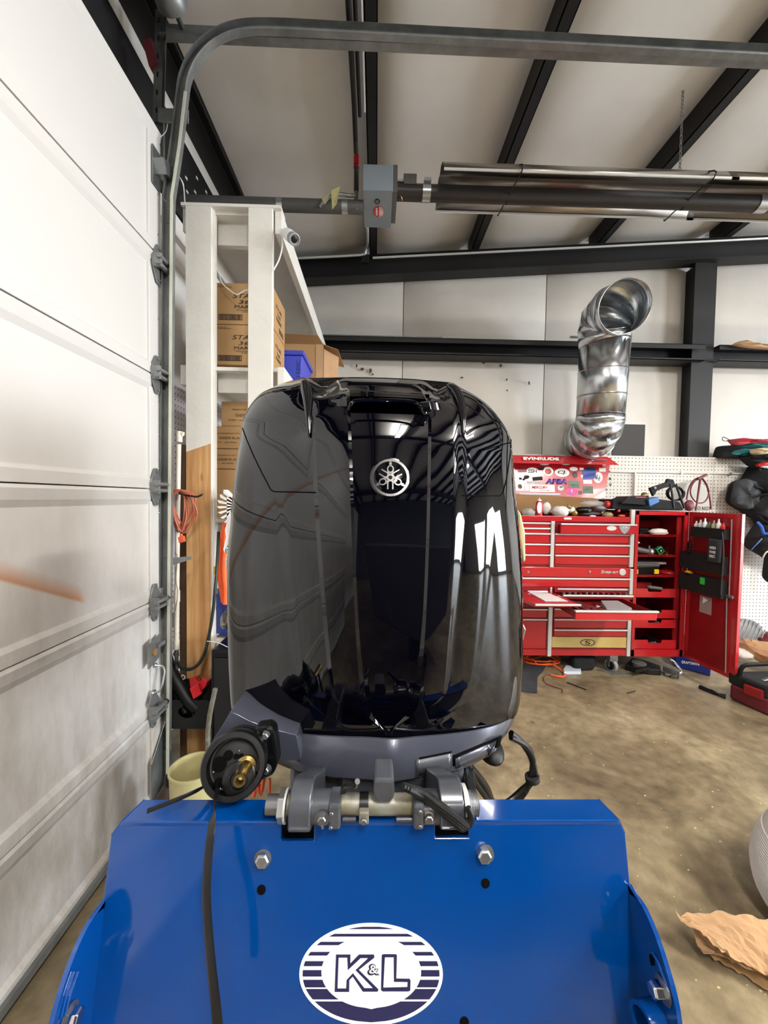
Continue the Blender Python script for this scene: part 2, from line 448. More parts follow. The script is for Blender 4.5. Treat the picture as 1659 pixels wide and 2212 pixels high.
def interp(tab, x):
    # monotone cubic through the table
    if x <= tab[0][0]: return tab[0][1]
    if x >= tab[-1][0]: return tab[-1][1]
    k = 0
    while x > tab[k+1][0]: k += 1
    def sec(i): return (tab[i+1][1]-tab[i][1])/(tab[i+1][0]-tab[i][0])
    def m(i):
        if i == 0: return sec(0)
        if i == len(tab)-1: return sec(i-1)
        a, b = sec(i-1), sec(i)
        return 0 if a*b <= 0 else 2*a*b/(a+b)
    x0, y0 = tab[k]; x1, y1 = tab[k+1]; h = x1-x0; t = (x-x0)/h
    return (2*t**3-3*t*t+1)*y0+(t**3-2*t*t+t)*h*m(k)+(-2*t**3+3*t*t)*y1+(t**3-t*t)*h*m(k+1)
def interp_lin(tab, x):
    if x <= tab[0][0]: return tab[0][1]
    for (a, b), (c, d) in zip(tab, tab[1:]):
        if x <= c: return b+(d-b)*(x-a)/(c-a)
    return tab[-1][1]
# ================================================================= STRUCTURE
YB = 4.25            # back wall
XL = -1.36           # left wall
def zr(x): return PY(1100, 545, 4.15).z + .075*(x-PY(1100, 545, 4.15).x)   # top of rafter (roof line)
def zc(x): return zr(x)+.2
struct(obj('floor', MB().box((XL-.3, -12, -.1), (15.3, YB+.2, 0)), 'concrete'))
GZ = PY(1100, 757, YB-.1).z
# --- back wall with insulation bays
wb = struct(obj('wall_back', MB().box((XL, YB+.12, 0), (15.1, YB+.2, 5.7)), 'insulation_wall'))
seams = [XL] + [PY(p, 700, YB).x for p in (872, 1186, 1500)]
while seams[-1] < 14.5: seams.append(seams[-1]+1.52)
def pillow(x0, x1, z0, z1, y, d, nx=8, nz=10):
    rows = []
    for j in range(nz+1):
        row = []
        for i in range(nx+1):
            u = i/nx; v = j/nz
            b = (1-(2*u-1)**6)*(1-(2*v-1)**8)
            row.append(Vector((x0+(x1-x0)*u, y-d*b, z0+(z1-z0)*v)))
        rows.append(row)
    return rows
for a, b in zip(seams, seams[1:]):
    for (z0, z1) in ((0, GZ), (GZ+.01, 0)):
        if z1 == 0: z1 = zc((a+b)/2)+.1
        mb = MB().grid(pillow(a+.004, b-.004, z0, z1, YB+.09, .05))
        obj('insulation_panel', mb, 'insulation_wall', wb, smooth=True, angle=0)
# torn spots of the insulation facing
tr = MB()
for (px, py, w_, h_) in ((782, 797, 14, 8), (800, 800, 8, 14), (805, 808, 6, 5), (770, 790, 5, 9), (1045, 783, 8, 7), (1082, 789, 9, 8), (998, 815, 7, 4), (1095, 820, 4, 6), (1096, 843, 3, 6), (1143, 827, 5, 12), (850, 775, 3, 5)):
    c = PY(px, py, YB+.035); k = 4.2/831
    pts = [c+Vector((math.cos(a)*w_*k/2*random.uniform(.5, 1.1), 0, math.sin(a)*h_*k/2*random.uniform(.5, 1.1))) for a in [i*PI/4 for i in range(8)]]
    tr.prism(pts, (0, .006, 0))
q = obj('tear', tr, 'ink_brown', wb); q['kind'] = 'stuff'
# girt on the back wall (C channel) in two runs, split at the column
def girt(xa, za, xb, zb, nm, par, h=.17, dpt=.2, y=YB+.03):
    mb = MB()
    for (z0, z1, y0, y1) in ((h/2-.006, h/2, y-dpt, y), (-h/2, -h/2+.006, y-dpt, y), (-h/2, h/2, y-.006, y), (h/2-.05, h/2, y-dpt, y-dpt+.006), (-h/2, -h/2+.02, y-dpt, y-dpt+.006)):
        vs = [(x, yy, zz+d) for (x, zz) in ((xa, za), (xb, zb)) for (yy, d) in ((y0, z0), (y1, z0), (y1, z1), (y0, z1))]
        mb.add(vs, [(0, 1, 2, 3), (4, 7, 6, 5), (0, 4, 5, 1), (1, 5, 6, 2), (2, 6, 7, 3), (3, 7, 4, 0)])
    return obj(nm, mb, 'dark_steel', par)
gz = PY(1100, 757, YB-.1).z
girt(XL+.1, gz+.0, PY(1512, 760, YB-.1).x, gz, 'girt', wb)
girt(PY(1542, 765, YB-.1).x, gz, 14.8, gz, 'girt', wb)
obj('girt_ledge', MB().box((XL+.6, YB-.16, gz+.085), (PY(950, 735, YB).x, YB, gz+.1)), 'galvanized_dull', wb)
# column
cx0, cx1 = PY(1493, 800, 4.14).x, PY(1538, 800, 4.16).x
mb = MB().box((cx0, 4.14, 0), (cx0+.12, 4.16, zr(cx0)-.2)).box((cx0+.12, 4.15, 0), (cx1, 4.18, zr(cx0)-.2)).box((cx0+.05, 4.16, 0), (cx0+.07, 4.33, zr(cx0)-.2))
obj('column', mb, 'dark_steel', wb)
# --- left wall
wl = struct(obj('wall_left', MB().box((XL-.2, -12, 0), (XL-.12, YB+.2, 4.6)), 'insulation_wall'))
for (y0, y1) in ((2.0, 3.1), (3.1, YB)):
    rows = [[Vector((XL-.05+.04*(1-(2*i/6-1)**6), y0+(y1-y0)*i/6, z)) for i in range(7)] for z in (0, 1.2, 2.4, 3.4)]
    obj('insulation_panel', MB().grid(rows), 'insulation_wall', wl, smooth=True, angle=0)
obj('insulation_panel', MB().box((XL-.08, -10, 3.95), (XL+.0, YB, 4.139)), 'insulation_wall', wl)
obj('header_channel', MB().box((XL-.03, -10, 3.44), (XL+.001, YB, 4.04)).box((XL, -10, 3.44), (XL+.07, YB, 3.47)), 'dark_steel', wl)
obj('girt_flange', MB().box((XL-.05, 1.9, 3.30), (XL+.03, YB, 3.43)), 'insulation_wall', wl)
mb = MB()
for (px, py) in ((402, 385), (425, 385), (421, 415), (445, 415), (350, 413), (404, 415), (381, 385)):
    c = PX(px, py, XL+.002); mb.box((c.x-.003, c.y-.012, c.z-.008), (c.x+.004, c.y+.012, c.z+.008))
obj('lit_slot_hole', mb, 'white_plastic', wl)  # white blocks painted in for the lit holes of the channel
# jamb of the door opening
obj('jamb', MB().box((XL-.03, 1.93, 0), (DX-.05, 2.0, 3.44)), 'white_paint_wood', wl)
# pegboard on the left wall behind the rack
tag(obj('pegboard', MB().box((XL+.02, 2.0, .12), (XL+.035, 3.6, 2.32)), 'pegboard_side'), 'white perforated pegboard on the left wall behind the wooden rack', 'pegboard')
# --- other walls (not in view): openings with daylight
wr = struct(obj('wall_right', MB().box((15, -12, 0), (15.15, -6.2, 5.9)).box((15, -3.0, 0), (15.15, -1.1, 5.9)).box((15, 1.5, 0), (15.15, YB+.2, 5.9)).box((15, -6.2, 3.4), (15.15, -3.0, 5.9)).box((15, -1.1, 3.4), (15.15, 1.5, 5.9)), 'insulation_wall'))
mat('rear_wall', '#3a3c40', .7)
wf = struct(obj('wall_front', MB().box((XL-.2, -10.15, 0), (.7, -10, 5.4)).box((.7, -10.15, 0), (15.1, -10, 5.9)), 'rear_wall'))
struct(obj('trim_1', MB().box((-20, -40, -.16), (60, 30, -.1)), 'ground_out'))
# --- ceiling: sagging insulation between purlins
ce = struct(obj('ceiling', MB().prism([(XL-.2, -10.1, zc(XL-.2)+.25), (15.2, -10.1, zc(15.2)+.25), (15.2, -10.1, zc(15.2)+.3), (XL-.2, -10.1, zc(XL-.2)+.3)], (0, 14.6, 0)), 'insulation'))
PUR = [PY(800, 550, 4.15).x, PY(1016, 538, 4.15).x, PY(1283, 520, 4.15).x, PY(1550, 500, 4.15).x]
while PUR[-1] < 13.6: PUR.append(PUR[-1]+1.33)
edges = [XL-.1]+PUR+[15.1]
for a, b in zip(edges, edges[1:]):
    rows = []
    for j in range(0, 25):
        y = -10+j*(YB+.1+10)/24
        y = min(y, YB+.1)
        rows.append([Vector((a+(b-a)*i/8, y, zc(a+(b-a)*i/8)-.02-.07*(1-(2*i/8-1)**4)+.012*math.sin(y*3.1+a*5)*(1-(2*i/8-1)**4))) for i in range(9)])
    obj('insulation_panel', MB().grid(rows), 'insulation', ce, smooth=True, angle=0)
for x in PUR:
    z = zr(x); mb = MB()
    mb.box((x-.004, -10, z), (x+.004, YB, z+.2)).box((x-.004, -10, z), (x+.07, YB, z+.005)).box((x+.064, -10, z), (x+.07, YB, z+.025)).box((x-.07, -10, z+.195), (x+.004, YB, z+.2))
    obj('purlin', mb, 'dark_steel', ce)
xe = -1.16; z = zr(xe)
obj('eave_strut', MB().box((XL-.1, -10, 4.14), (xe, YB, 4.15)).box((xe-.01, -10, 4.12), (xe, YB, zc(xe)+.05)).box((xe-.06, -10, 4.12), (xe-.055, YB, 4.14)), 'dark_steel', ce)
def rafter(y, nm='rafter'):
    mb = MB()
    pb0 = PY(650, 604, 4.1); pb1 = PY(1659, 554, 4.1); sl = (pb1.z-pb0.z)/(pb1.x-pb0.x)
    def seg(dz0, dz1, y0, y1):
        xa, xb = XL-.05, 15
        f = lambda x: zr(x)
        vs = [(x, yy, f(x)+d) for x in (xa, xb) for (yy, d) in ((y0, dz0), (y1, dz0), (y1, dz1), (y0, dz1))]
        mb.add(vs, [(0, 1, 2, 3), (4, 7, 6, 5), (0, 4, 5, 1), (1, 5, 6, 2), (2, 6, 7, 3), (3, 7, 4, 0)])
    seg(-.01, 0, y-.08, y+.08); seg(-.21, -.2, y-.08, y+.08); seg(-.2, -.01, y-.008, y+.008)
    return obj(nm, mb, 'dark_steel', ce)
rafter(4.15); rafter(-1.9); rafter(-7.5)
# --- sectional garage door
door = bpy.data.objects.new('door_1', None); COL.objects.link(door); struct(door)
ye = PX(343, 600, DX).y
sz = [3.43]+[PX(330, p, DX).z for p in (545, 811, 1056, 1296, 1535)]+[.02]
for zt, zb in zip(sz, sz[1:]):
    zt -= .002; zb += .002
    o1, o2 = DX, DX+.016
    prof = [(o2, zb), (o2, zb+.045), (o1, zb+.06), (o1, zt-.075), (o2-.004, zt-.05), (o2+.004, zt-.012), (o2-.004, zt), (o1-.04, zt), (o1-.04, zb)]
    mb = MB().prism([(x, -3.2, z_) for x, z_ in prof], (0, ye+3.2, 0))
    pn = obj('panel', mb, 'door_enamel', door, bevel=.002)
    mb = MB().box((o1-.002, ye-.105, zb+.05), (o1+.012, ye+.001, zt-.06))
    obj('stile', mb, 'door_enamel', pn, bevel=.003)
    mb = MB()
    for k in range(3): mb.ball((o1+.013, ye-.03, zb+.1+k*(zt-zb-.22)/2), .003, .004, .004, 8, 4)
    obj('screw', mb, 'zinc', pn)
mb = MB().box((DX-.03, -3.2, 0), (DX+.01, ye, .022)); obj('bottom_seal', mb, 'black_rubber', door)
obj('weather_strip', MB().box((DX-.02, -3.2, .02), (DX+.03, ye, .05)), 'galvanized_dull', door)
def hinge(px, py, first=[None]):
    c = PX(px, py, DX+.018)
    if first[0] is None:
        g = MB(); hw, hh = .028, .085
        pl = [(-.008, -hh), (.008, -hh), (.016, -.055), (hw, -.03), (hw, .03), (.016, .055), (.008, hh), (-.008, hh), (-.022, .045), (-hw, .02), (-hw, -.02), (-.022, -.045)]
        g.prism([(0, y, z_) for y, z_ in pl], (.004, 0, 0))
        g.box((.004, -.028, -.03), (.03, -.02, .03)).box((.004, .015, -.02), (.032, .022, .025))
        g.cyl((.026, -.034, .012), (.026, .03, .012), .009, n=12); g.cyl((.022, -.034, -.016), (.022, .03, -.016), .009, n=12)
        for zz in (-.07, .07): g.cyl((.002, 0, zz), (.009, 0, zz), .005, n=6)
        h = obj('hinge', g, 'galvanized_dull', door, bevel=.001)
        r = MB().cyl((.024, .0, .012), (.024, .028, .012), .0055, n=8); rr = obj('roller_stem', r, 'galvanized', h)
        r = MB().lathe((.024, .026, .012), (0, 1, 0), [(.005, -.003), (.012, -.003), (.013, 0), (.012, .003), (.005, .003)], 18); obj('roller', r, 'black_rubber', h, smooth=True)
        first[0] = h
        h.location = c; h.scale = (1.5, 1.75, 1.1); return h
    h = first[0].copy(); COL.objects.link(h); h.location = c
    for ch in first[0].children:
        d = ch.copy(); COL.objects.link(d); d.parent = h
    return h
for (px, py) in ((340, 572), (338, 810), (336, 1052), (334, 1301), (331, 1531)): hinge(px, py)
# top fixture
c = PX(345, 366, DX+.02)
obj('top_fixture', MB().obox(c+Vector((.03, .0, -.01)), (.0, .055, .018), (.028, 0, 0), (0, -.012, .03)).obox(c+Vector((.0, -.03, -.02)), (.003, 0, 0), (0, .035, 0), (0, .0, .09)), 'galvanized', door, bevel=.001)
# slide lock, pull handle and bottom bracket
c = PX(330, 1405, DX+.02)
lk = obj('slide_lock', MB().obox(c+Vector((.012, -.01, 0)), (.004, 0, 0), (0, .05, .012), (0, 0, .058)).box((c.x+.016, c.y+.0, c.z+.01), (c.x+.028, c.y+.09, c.z+.03)), 'galvanized_dull', door, bevel=.001)
obj('lock_cylinder', MB().cyl(c+Vector((.014, -.02, -.0)), c+Vector((.026, -.02, -.0)), .018, n=16), 'cardboard_dark', lk)
a = PX(336, 1437, DX+.02); b_ = PX(330, 1497, DX+.02)
obj('pull_handle', MB().tube([a, a+Vector((.03, .01, -.008)), a+Vector((.04, .012, -.035)), (a+b_)/2+Vector((.042, .012, 0)), b_+Vector((.04, .012, .03)), b_+Vector((.028, .008, .006)), b_], .0055, 8, 4).ball(a, .008, .012, .012).ball(b_, .008, .012, .012), 'zinc', door, smooth=True)
c = PX(322, 1700, DX+.02)
obj('bottom_bracket', MB().prism([(DX+.02, ye-.13, .05), (DX+.02, ye-.13, .25), (DX+.02, ye, .40), (DX+.02, ye, .05)], (.004, 0, 0)).box((DX+.02, ye-.02, .05), (DX+.07, ye-.015, .25)), 'galvanized', door, bevel=.001)
obj('bottom_roller', MB().cyl((DX+.05, ye-.12, .03), (DX+.1, ye+.0, .12), .026, n=16), 'zinc', door, smooth=True)
# --- door track: vertical run, curve, horizontal run
TY = 2.035
tk = thing('door_track', 'galvanized steel door track rising beside the white door and curving overhead', 'track')
pix = [(359, 1760), (361, 1400), (364, 1000), (366, 700), (368, 436)]
path = [PY(*p, TY) for p in pix]
path[0].z = 0.0
mid = [PY(*p, TY) for p in ((384, 330), (397, 215))]
arc = catmull([PY(*p, TY) for p in ((397, 215), (403, 178), (420, 138), (450, 102), (490, 78), (530, 68), (570, 66), (620, 67))], 4)
hor = [PY(*p, TY) for p in ((900, 82), (1300, 103), (1800, 130))]
CPROF = [(-.027, .0), (.027, .0), (.027, -.032), (.021, -.036), (.021, -.033), (.0245, -.031), (.0245, -.003), (-.0245, -.003), (-.0245, -.031), (-.021, -.033), (-.021, -.036), (-.027, -.032)]
def track(pts, nm): return obj(nm, MB().sweep(pts, CPROF, (0, 1, 0)), 'galvanized_dull', tk, smooth=True, angle=30)
track(path, 'vertical_rail'); track([path[-1]]+mid, 'angled_rail'); track(arc, 'curved_rail'); track([arc[-1]]+hor, 'horizontal_rail')
fl = [p+Vector((.0275, -.039, 0)) for p in path+mid]
obj('lit_rail_edge', MB().sweep(fl, [(-.007, 0), (.007, 0), (.007, -.003), (-.007, -.003)], (0, 1, 0)), 'lit_track_edge', tk)  # flange edge coloured pale where light catches it
mb = MB()
for (px, py) in ((363, 480), (360, 972), (357, 1204), (355, 1440), (362, 1640)):
    c = PY(px, py, TY-.004); mb.ball(c, .006, .004, .006, 8, 5)
obj('rail_bolt', mb, 'galvanized', tk)
for (px, py) in ((384, 1205), (384, 1640)):
    c = PY(px-12, py, TY); mb = MB().prism([c, c+Vector((.1, .0, .01)), c+Vector((.1, 0, -.006)), c+Vector((.0, 0, -.04))], (0, .004, 0)); obj('track_bracket', mb, 'galvanized_dull', tk)
c = PY(365, 245, TY); mb = MB().box((c.x-.06, c.y+.01, c.z-.03), (c.x+.09, c.y+.02, c.z+.035))
obj('track_bracket', mb, 'galvanized_dull', tk)
# horizontal angle brace and hanging angle, shaft drum
ah = thing('angle_brace', 'perforated galvanized angle iron running level behind the door track', 'bracket')
pa, pb = PY(352, 70, TY+.06), PY(1800, 136, TY+.06)
dirv = (pb-pa); up = Vector((0, 0, 1))
obj('angle_iron', MB().prism([pa+Vector((0, 0, -.045)), pb+Vector((0, 0, -.045)), pb+Vector((0, 0, .045)), pa+Vector((0, 0, .045))], (0, .004, 0)).prism([pa+Vector((0, 0, -.045)), pb+Vector((0, 0, -.045)), pb+Vector((0, -.04, -.045)), pa+Vector((0, -.04, -.045))], (0, 0, .003)), 'galvanized_dull', ah)
av = thing('hanging_angle', 'vertical perforated angle iron hanging above the corner of the door', 'bracket')
pa, pb = PY(348, 20, TY+.05), PY(342, 262, TY+.05)
mb = MB().prism([pa+Vector((-.03, 0, 0)), pa+Vector((.015, 0, 0)), pb+Vector((.015, 0, 0)), pb+Vector((-.03, 0, 0))], (0, .004, 0)).prism([pa+Vector((.015, 0, 0)), pa+Vector((.04, -.02, 0)), pb+Vector((.04, -.02, 0)), pb+Vector((.015, 0, 0))], (0, .004, 0))
obj('angle_iron', mb, 'galvanized', av)
mb = MB()
for k in range(6):
    p = pa.lerp(pb, .1+k*.16); mb.box((p.x-.014, p.y-.002, p.z-.012), (p.x-.006, p.y+.001, p.z+.012))
obj('slot', mb, 'black_matte', av)
mb = MB().prism([PY(333, 258, TY+.06), PY(352, 262, TY+.06), PY(352, 340, TY+.06), PY(333, 330, TY+.06)], (0, .02, 0)); obj('bearing_plate', mb, 'galvanized', av)
dr = thing('torsion_drum', 'dark grey cable drum of the door spring above the door corner', 'drum')
c = PY(376, 17, TY-.02)
obj('drum', MB().lathe(c+Vector((0, -.22, 0)), (0, 1, 0), [(.02, 0), (.062, 0), (.062, .02), (.055, .03), (.055, .14), (.072, .16), (.076, .2), (.05, .21), (.02, .21)], 28), 'galvanized_dull', dr, smooth=True)
obj('shaft', MB().cyl((c.x, -3, c.z), (c.x, 2.1, c.z), .0127), 'galvanized', dr, smooth=True)
obj('spring', MB().lathe((c.x, -2.6, c.z), (0, 1, 0), [(.045+.004*(k % 2), k*.012) for k in range(120)], 14), 'dark_steel', dr)
obj('red_cone', MB().obox(PY(305, 75, 2.0)+Vector((0, .1, 0)), (.02, 0, .012), (0, .03, 0), (-.016, 0, .06)), 'maroon', dr)
# white sensor wires by the door corner
mb = MB().tube([PY(362, 268, 2.02), PY(358, 285, 2.02), PY(345, 297, 2.02)], .002, 6, 5).tube([PY(388, 383, 2.05), PY(396, 400, 2.05), PY(399, 437, 2.15)], .003, 6, 5)
tag(obj('sensor_wire', mb, 'white_plastic'), 'thin white wire hanging beside the top of the door track', 'wire')
# ================================================================= LEFT SIDE: RACK AND GOODS
rk = thing('storage_rack', 'tall white-painted lumber storage rack with open shelves along the left wall', 'shelf')
RY = 2.2
def pxbox(x0, y0, x1, y1, Y, dY):      # an upright box whose front face has these photo extents at depth Y
    a = PY(x0, (y0+y1)/2, Y); b = PY(x1, (y0+y1)/2, Y); t = PY((x0+x1)/2, y0, Y); l = PY((x0+x1)/2, y1, Y)
    return (a.x, Y, l.z), (b.x, Y+dY, t.z)
(xa, _, _), (xb, _, zt) = pxbox(401, 446, 455, 700, RY, 0)
(xc, _, _), (xd, _, _) = pxbox(536, 452, 588, 700, RY, 0)
zt = PY(500, 445, RY).z
zpaint = PY(420, 972, RY).z
# left front post: painted top, bare pine lower end with a slanting paint line
zl = PY(400, 976, RY).z; zrr = PY(452, 958, RY).z
post = obj('post', MB().prism([(xa, RY, zl), (xb, RY, zrr), (xb, RY, zt), (xa, RY, zt)], (0, .038, 0)), 'white_paint_wood', rk)
obj('bare_wood', MB().prism([(xa, RY, 0), (xb-.0, RY, 0), (xb, RY, zrr), (xa, RY, zl)], (0, .038, 0)), 'pine', post, label='unpainted pine lower end of the front post')
obj('post_edge', MB().box((xb, RY+.0, 0), (xb+.002, RY+.04, zt)).box((xb+.002, RY+.02, 0), (xb+.01, RY+.06, zt)), 'white_paint_wood', rk)
obj('post', MB().box((xc, RY, 0), (xd, RY+.038, zt)), 'white_paint_wood', rk, bevel=.002)
for yy in (3.0, 4.0):
    obj('post', MB().box((xa+.02, yy, 0), (xa+.06, yy+.12, zt)), 'white_paint_wood', rk)
    if yy > 3.5: obj('post', MB().box((xd-.04, yy, 0), (xd, yy+.12, zt)), 'white_paint_wood', rk)
XR = PY(607, 455, RY).x
def deck(zt_, th, rail, xl_, xr_):
    d = obj('deck', MB().box((xl_+.02, RY+.04, zt_-th), (xr_-.01, 4.12, zt_)), 'white_paint_wood', rk)
    obj('rail', MB().box((xb+.0, RY+.1, zt_-rail-th), (xc, RY+.138, zt_-.004)), 'white_paint_wood', rk, bevel=.002)
    obj('rail', MB().box((xr_-.038, RY+.02, zt_-rail-.0), (xr_, 4.12, zt_)), 'white_paint_wood', rk, bevel=.002)
    obj('rail', MB().box((xl_, RY+.02, zt_-rail), (xl_+.038, 4.12, zt_)), 'white_paint_wood', rk, bevel=.002)
    return d
XLr = PY(391, 520, RY).x
Z1 = PY(500, 788, RY).z; Z2 = PY(480, 1122, RY).z
deck(zt, .02, .13, XLr, XR); obj('cross_plank', MB().box((XLr, RY-.002, zt-.004), (XR, RY+.1, zt+.012)), 'white_paint_wood', rk)
deck(Z1, .02, .11, PY(386, 830, RY).x, PY(612, 830, RY).x)
deck(Z2, .02, .085, XLr, PY(600, 1130, RY).x)
# --- cartons
def carton(x0, y0, x1, y1, Y, D, label, group, lines, m='cardboard', barcode=True, side=False, yaw=0):
    t = thing('cardboard_box', label, 'box', group)
    A, B = pxbox(x0, y0, x1, y1, Y, D)
    body = obj('carton', MB().box(A, B), m, t, bevel=.003)
    W = B[0]-A[0]; Hh = B[2]-A[2]
    obj('tape', MB().box((A[0]+W*.47, A[1]-.0006, B[2]-.001), (A[0]+W*.53, B[1], B[2]+.0006)), 'cardboard_dark', t)
    for (s, fx, fy, fw, fh, sh, mm) in lines:
        text('print', s, mm, (A[0]+W*fx, Y-.0012, A[2]+Hh*fy), (1, 0, 0), (0, 0, 1), W*fw if fw else None, Hh*fh, t, shear=sh, bold=0)
    if barcode:
        mb = MB(); bx, bz, bw, bh = A[0]+W*.05, A[2]+Hh*.1, W*.42, Hh*.14
        mb.box((bx, Y-.0014, bz), (bx+bw, Y-.0002, bz+.003)).box((bx, Y-.0014, bz+bh-.003), (bx+bw, Y-.0002, bz+bh)).box((bx, Y-.0014, bz), (bx+.003, Y-.0002, bz+bh)).box((bx+bw-.003, Y-.0014, bz), (bx+bw, Y-.0002, bz+bh))
        x = bx+.008
        while x < bx+bw-.01:
            d = random.choice((.0015, .003, .004)); mb.box((x, Y-.0014, bz+.004), (x+d, Y-.0002, bz+bh-.004)); x += d+random.choice((.0018, .003))
        obj('barcode', mb, 'ink', t)
    if side:
        xr_ = B[0]+.0012
        for (s, fy, sc) in (('STA-BIL', .66, .30), ('360', .5, .16), ('MARINE', .36, .26)):
            text('print', s, 'ink', (xr_-.001, Y+D*.5, A[2]+Hh*fy), (0, 1, 0), (0, 0, 1), D*sc*1.5, Hh*.1, t, bold=0)
        mb = MB().box((B[0], Y+D*.5, A[2]+Hh*.08), (B[0]+.001, Y+D*.85, A[2]+Hh*.22)); obj('barcode', mb, 'ink_brown', t)
    return t
sl = [('STA-BIL', .60, .69, .60, .11, .25, 'ink'), ('360', .56, .545, .30, .095, .15, 'ink'), ('MARINE', .56, .425, .44, .08, 0, 'ink'), ('ETHANOL TREATMENT', .62, .345, .5, .03, 0, 'ink_brown'), ('& STABILIZER', .62, .305, .3, .025, 0, 'ink_brown'), ('12 / 32 OZ', .12, .935, .16, .02, 0, 'ink_brown'), ('PLASTIC BOTTLES', .16, .90, .24, .02, 0, 'ink_brown')]
carton(466, 612, 588, 701, RY+.16, .32, 'upper of two stacked brown cartons with bold black print on the rack', 'treatment cartons', sl, side=True)
carton(465, 702, 587, 789, RY+.16, .32, 'lower of two stacked brown cartons with bold black print, on the white shelf', 'treatment cartons', sl, side=True)
ss = lambda sx: [('SIERRA', sx, .47, .42, .11, 0, 'ink_brown'), ('XX-XX-XX PRODUCT OF TAIWAN', sx-.02, .68, .8, .05, 0, 'ink_brown'), ('12 PCS   18-7050', sx-.12, .28, .5, .06, 0, 'ink_brown')]
carton(478, 868, 560, 921, RY+.2, .26, 'small brown printed carton on top of the stack on the lower rack shelf', 'parts cartons', [('SIERRA', .62, .45, .5, .12, 0, 'ink_brown'), ('PRODUCT OF TAIWAN', .6, .68, .6, .05, 0, 'ink_brown'), ('12 PCS   18-7050', .45, .25, .5, .06, 0, 'ink_brown')], barcode=False)
carton(451, 921, 560, 969, RY+.16, .3, 'brown printed carton second from the top of the stack on the lower rack shelf', 'parts cartons', ss(.42), barcode=False)
carton(450, 970, 560, 1013, RY+.16, .3, 'brown printed carton directly above the two blank cartons', 'parts cartons', ss(.36), barcode=False)
carton(449, 1014, 560, 1066, RY+.16, .3, 'upper blank brown carton below the printed cartons of the lower shelf', 'parts cartons', [], barcode=False)
carton(448, 1067, 560, 1120, RY+.16, .3, 'bottom blank brown carton resting on the lower white shelf', 'parts cartons', [], barcode=False)
# big open carton
oc = thing('open_carton', 'large open brown carton with taped flap at the far end of the rack shelf', 'box')
A, B = pxbox(612, 738, 698, 860, 3.15, .45)
A = (A[0], A[1], Z1+.0); 
xs0, xs1, z1_ = A[0], B[0], B[2]-.02
obj('carton', MB().box((xs0, 3.15, Z1), (xs1, 3.155, z1_)).box((xs0, 3.6, Z1), (xs1, 3.605, z1_)).box((xs0, 3.15, Z1), (xs0+.005, 3.6, z1_)).box((xs1-.005, 3.15, Z1), (xs1, 3.6, z1_)).box((xs0, 3.15, Z1), (xs1, 3.6, Z1+.005)), 'cardboard', oc)
obj('flap', MB().prism([(xs1, 3.15, z1_), (xs1, 3.6, z1_), (xs1+.13, 3.62, z1_-.02), (xs1+.12, 3.12, z1_-.05)], (0, 0, .004)), 'cardboard', oc)
obj('flap', MB().prism([(xs1+.004, 3.16, Z1), (xs1+.1, 3.2, Z1), (xs1+.12, 3.2, z1_-.08), (xs1+.004, 3.16, z1_-.03)], (0, .004, 0)), 'kraft', oc)
obj('flap', MB().prism([(xs0+.0, 3.15, z1_), (xs1, 3.15, z1_), (xs1-.03, 3.06, z1_+.035), (xs0+.03, 3.05, z1_+.04)], (0, .003, .003)), 'cardboard', oc)
obj('tape', MB().box((xs0, 3.146, Z1+.05), (xs1+.0, 3.1499, Z1+.1)).box((xs1-.06, 3.147, Z1+.2), (xs1-.0, 3.1495, z1_)), 'kraft', oc)
obj('label_sticker', MB().box((xs1+.02, 3.155, Z1+.07), (xs1+.07, 3.165, Z1+.11)).box((xs1+.02, 3.155, Z1+.02), (xs1+.07, 3.165, Z1+.05)), 'white_paper', oc)
# blue bin
bb = thing('storage_bin', 'blue plastic storage bin with handwriting between the cartons and the open carton', 'bin')
p0, p1, p2, p3 = PY(612, 752, 2.75), PY(656, 762, 2.75), PY(645, 840, 2.75), PY(606, 850, 2.75)
zb_ = Z1
mb = MB().prism([(p0.x-.06, 2.75, zb_), (p2.x, 2.75, zb_), (p1.x-.008, 2.75, p1.z-.02), (p0.x-.08, 2.75, p1.z-.02)], (0, .36, 0))
obj('tub', mb, 'blue_bin', bb, bevel=.006)
obj('rim', MB().box((p0.x-.09, 2.735, p1.z-.02), (p1.x+.004, 3.13, p1.z+.012)), 'blue_bin', bb, bevel=.006)
text('handwriting', '1320C', 'navy_plastic', (p1.x-.035, 2.748, (zb_+p1.z)/2+.03), (0, 0, 1), (-1, 0, 0), .12, .03, bb)
tag(obj('storage_bin', MB().box(*pxbox(452, 728, 468, 788, RY+.45, .4)), 'navy_plastic', bevel=.005), 'dark blue bin edge peeking out left of the lower bold-printed carton', 'bin')
# crumpled pleated filter
fb = thing('pleated_filter', 'white pleated paper filter bundle leaning beside the motor on the lower shelf', 'filter')
mb = MB(); c = PY(494, 1085, 2.12)
for k in range(9):
    a = PI*.25+k*PI*.085; r0_, r1_ = .04, .125
    p = c+Vector((.06, 0, -.02)); d = Vector((-math.sin(a), 0, math.cos(a)*1.0))
    q_ = Vector((-math.cos(a), 0, -math.sin(a)))
    mb.prism([p+d*r0_, p+d*r1_, p+d*(r1_-.012)+q_*.014, p+d*r0_+q_*.006], (0, .07, .0))
mb.box((c.x-.01, c.y, Z2), (c.x+.06, c.y+.1, c.z+.03))
obj('pleats', mb, 'rag_white', fb)
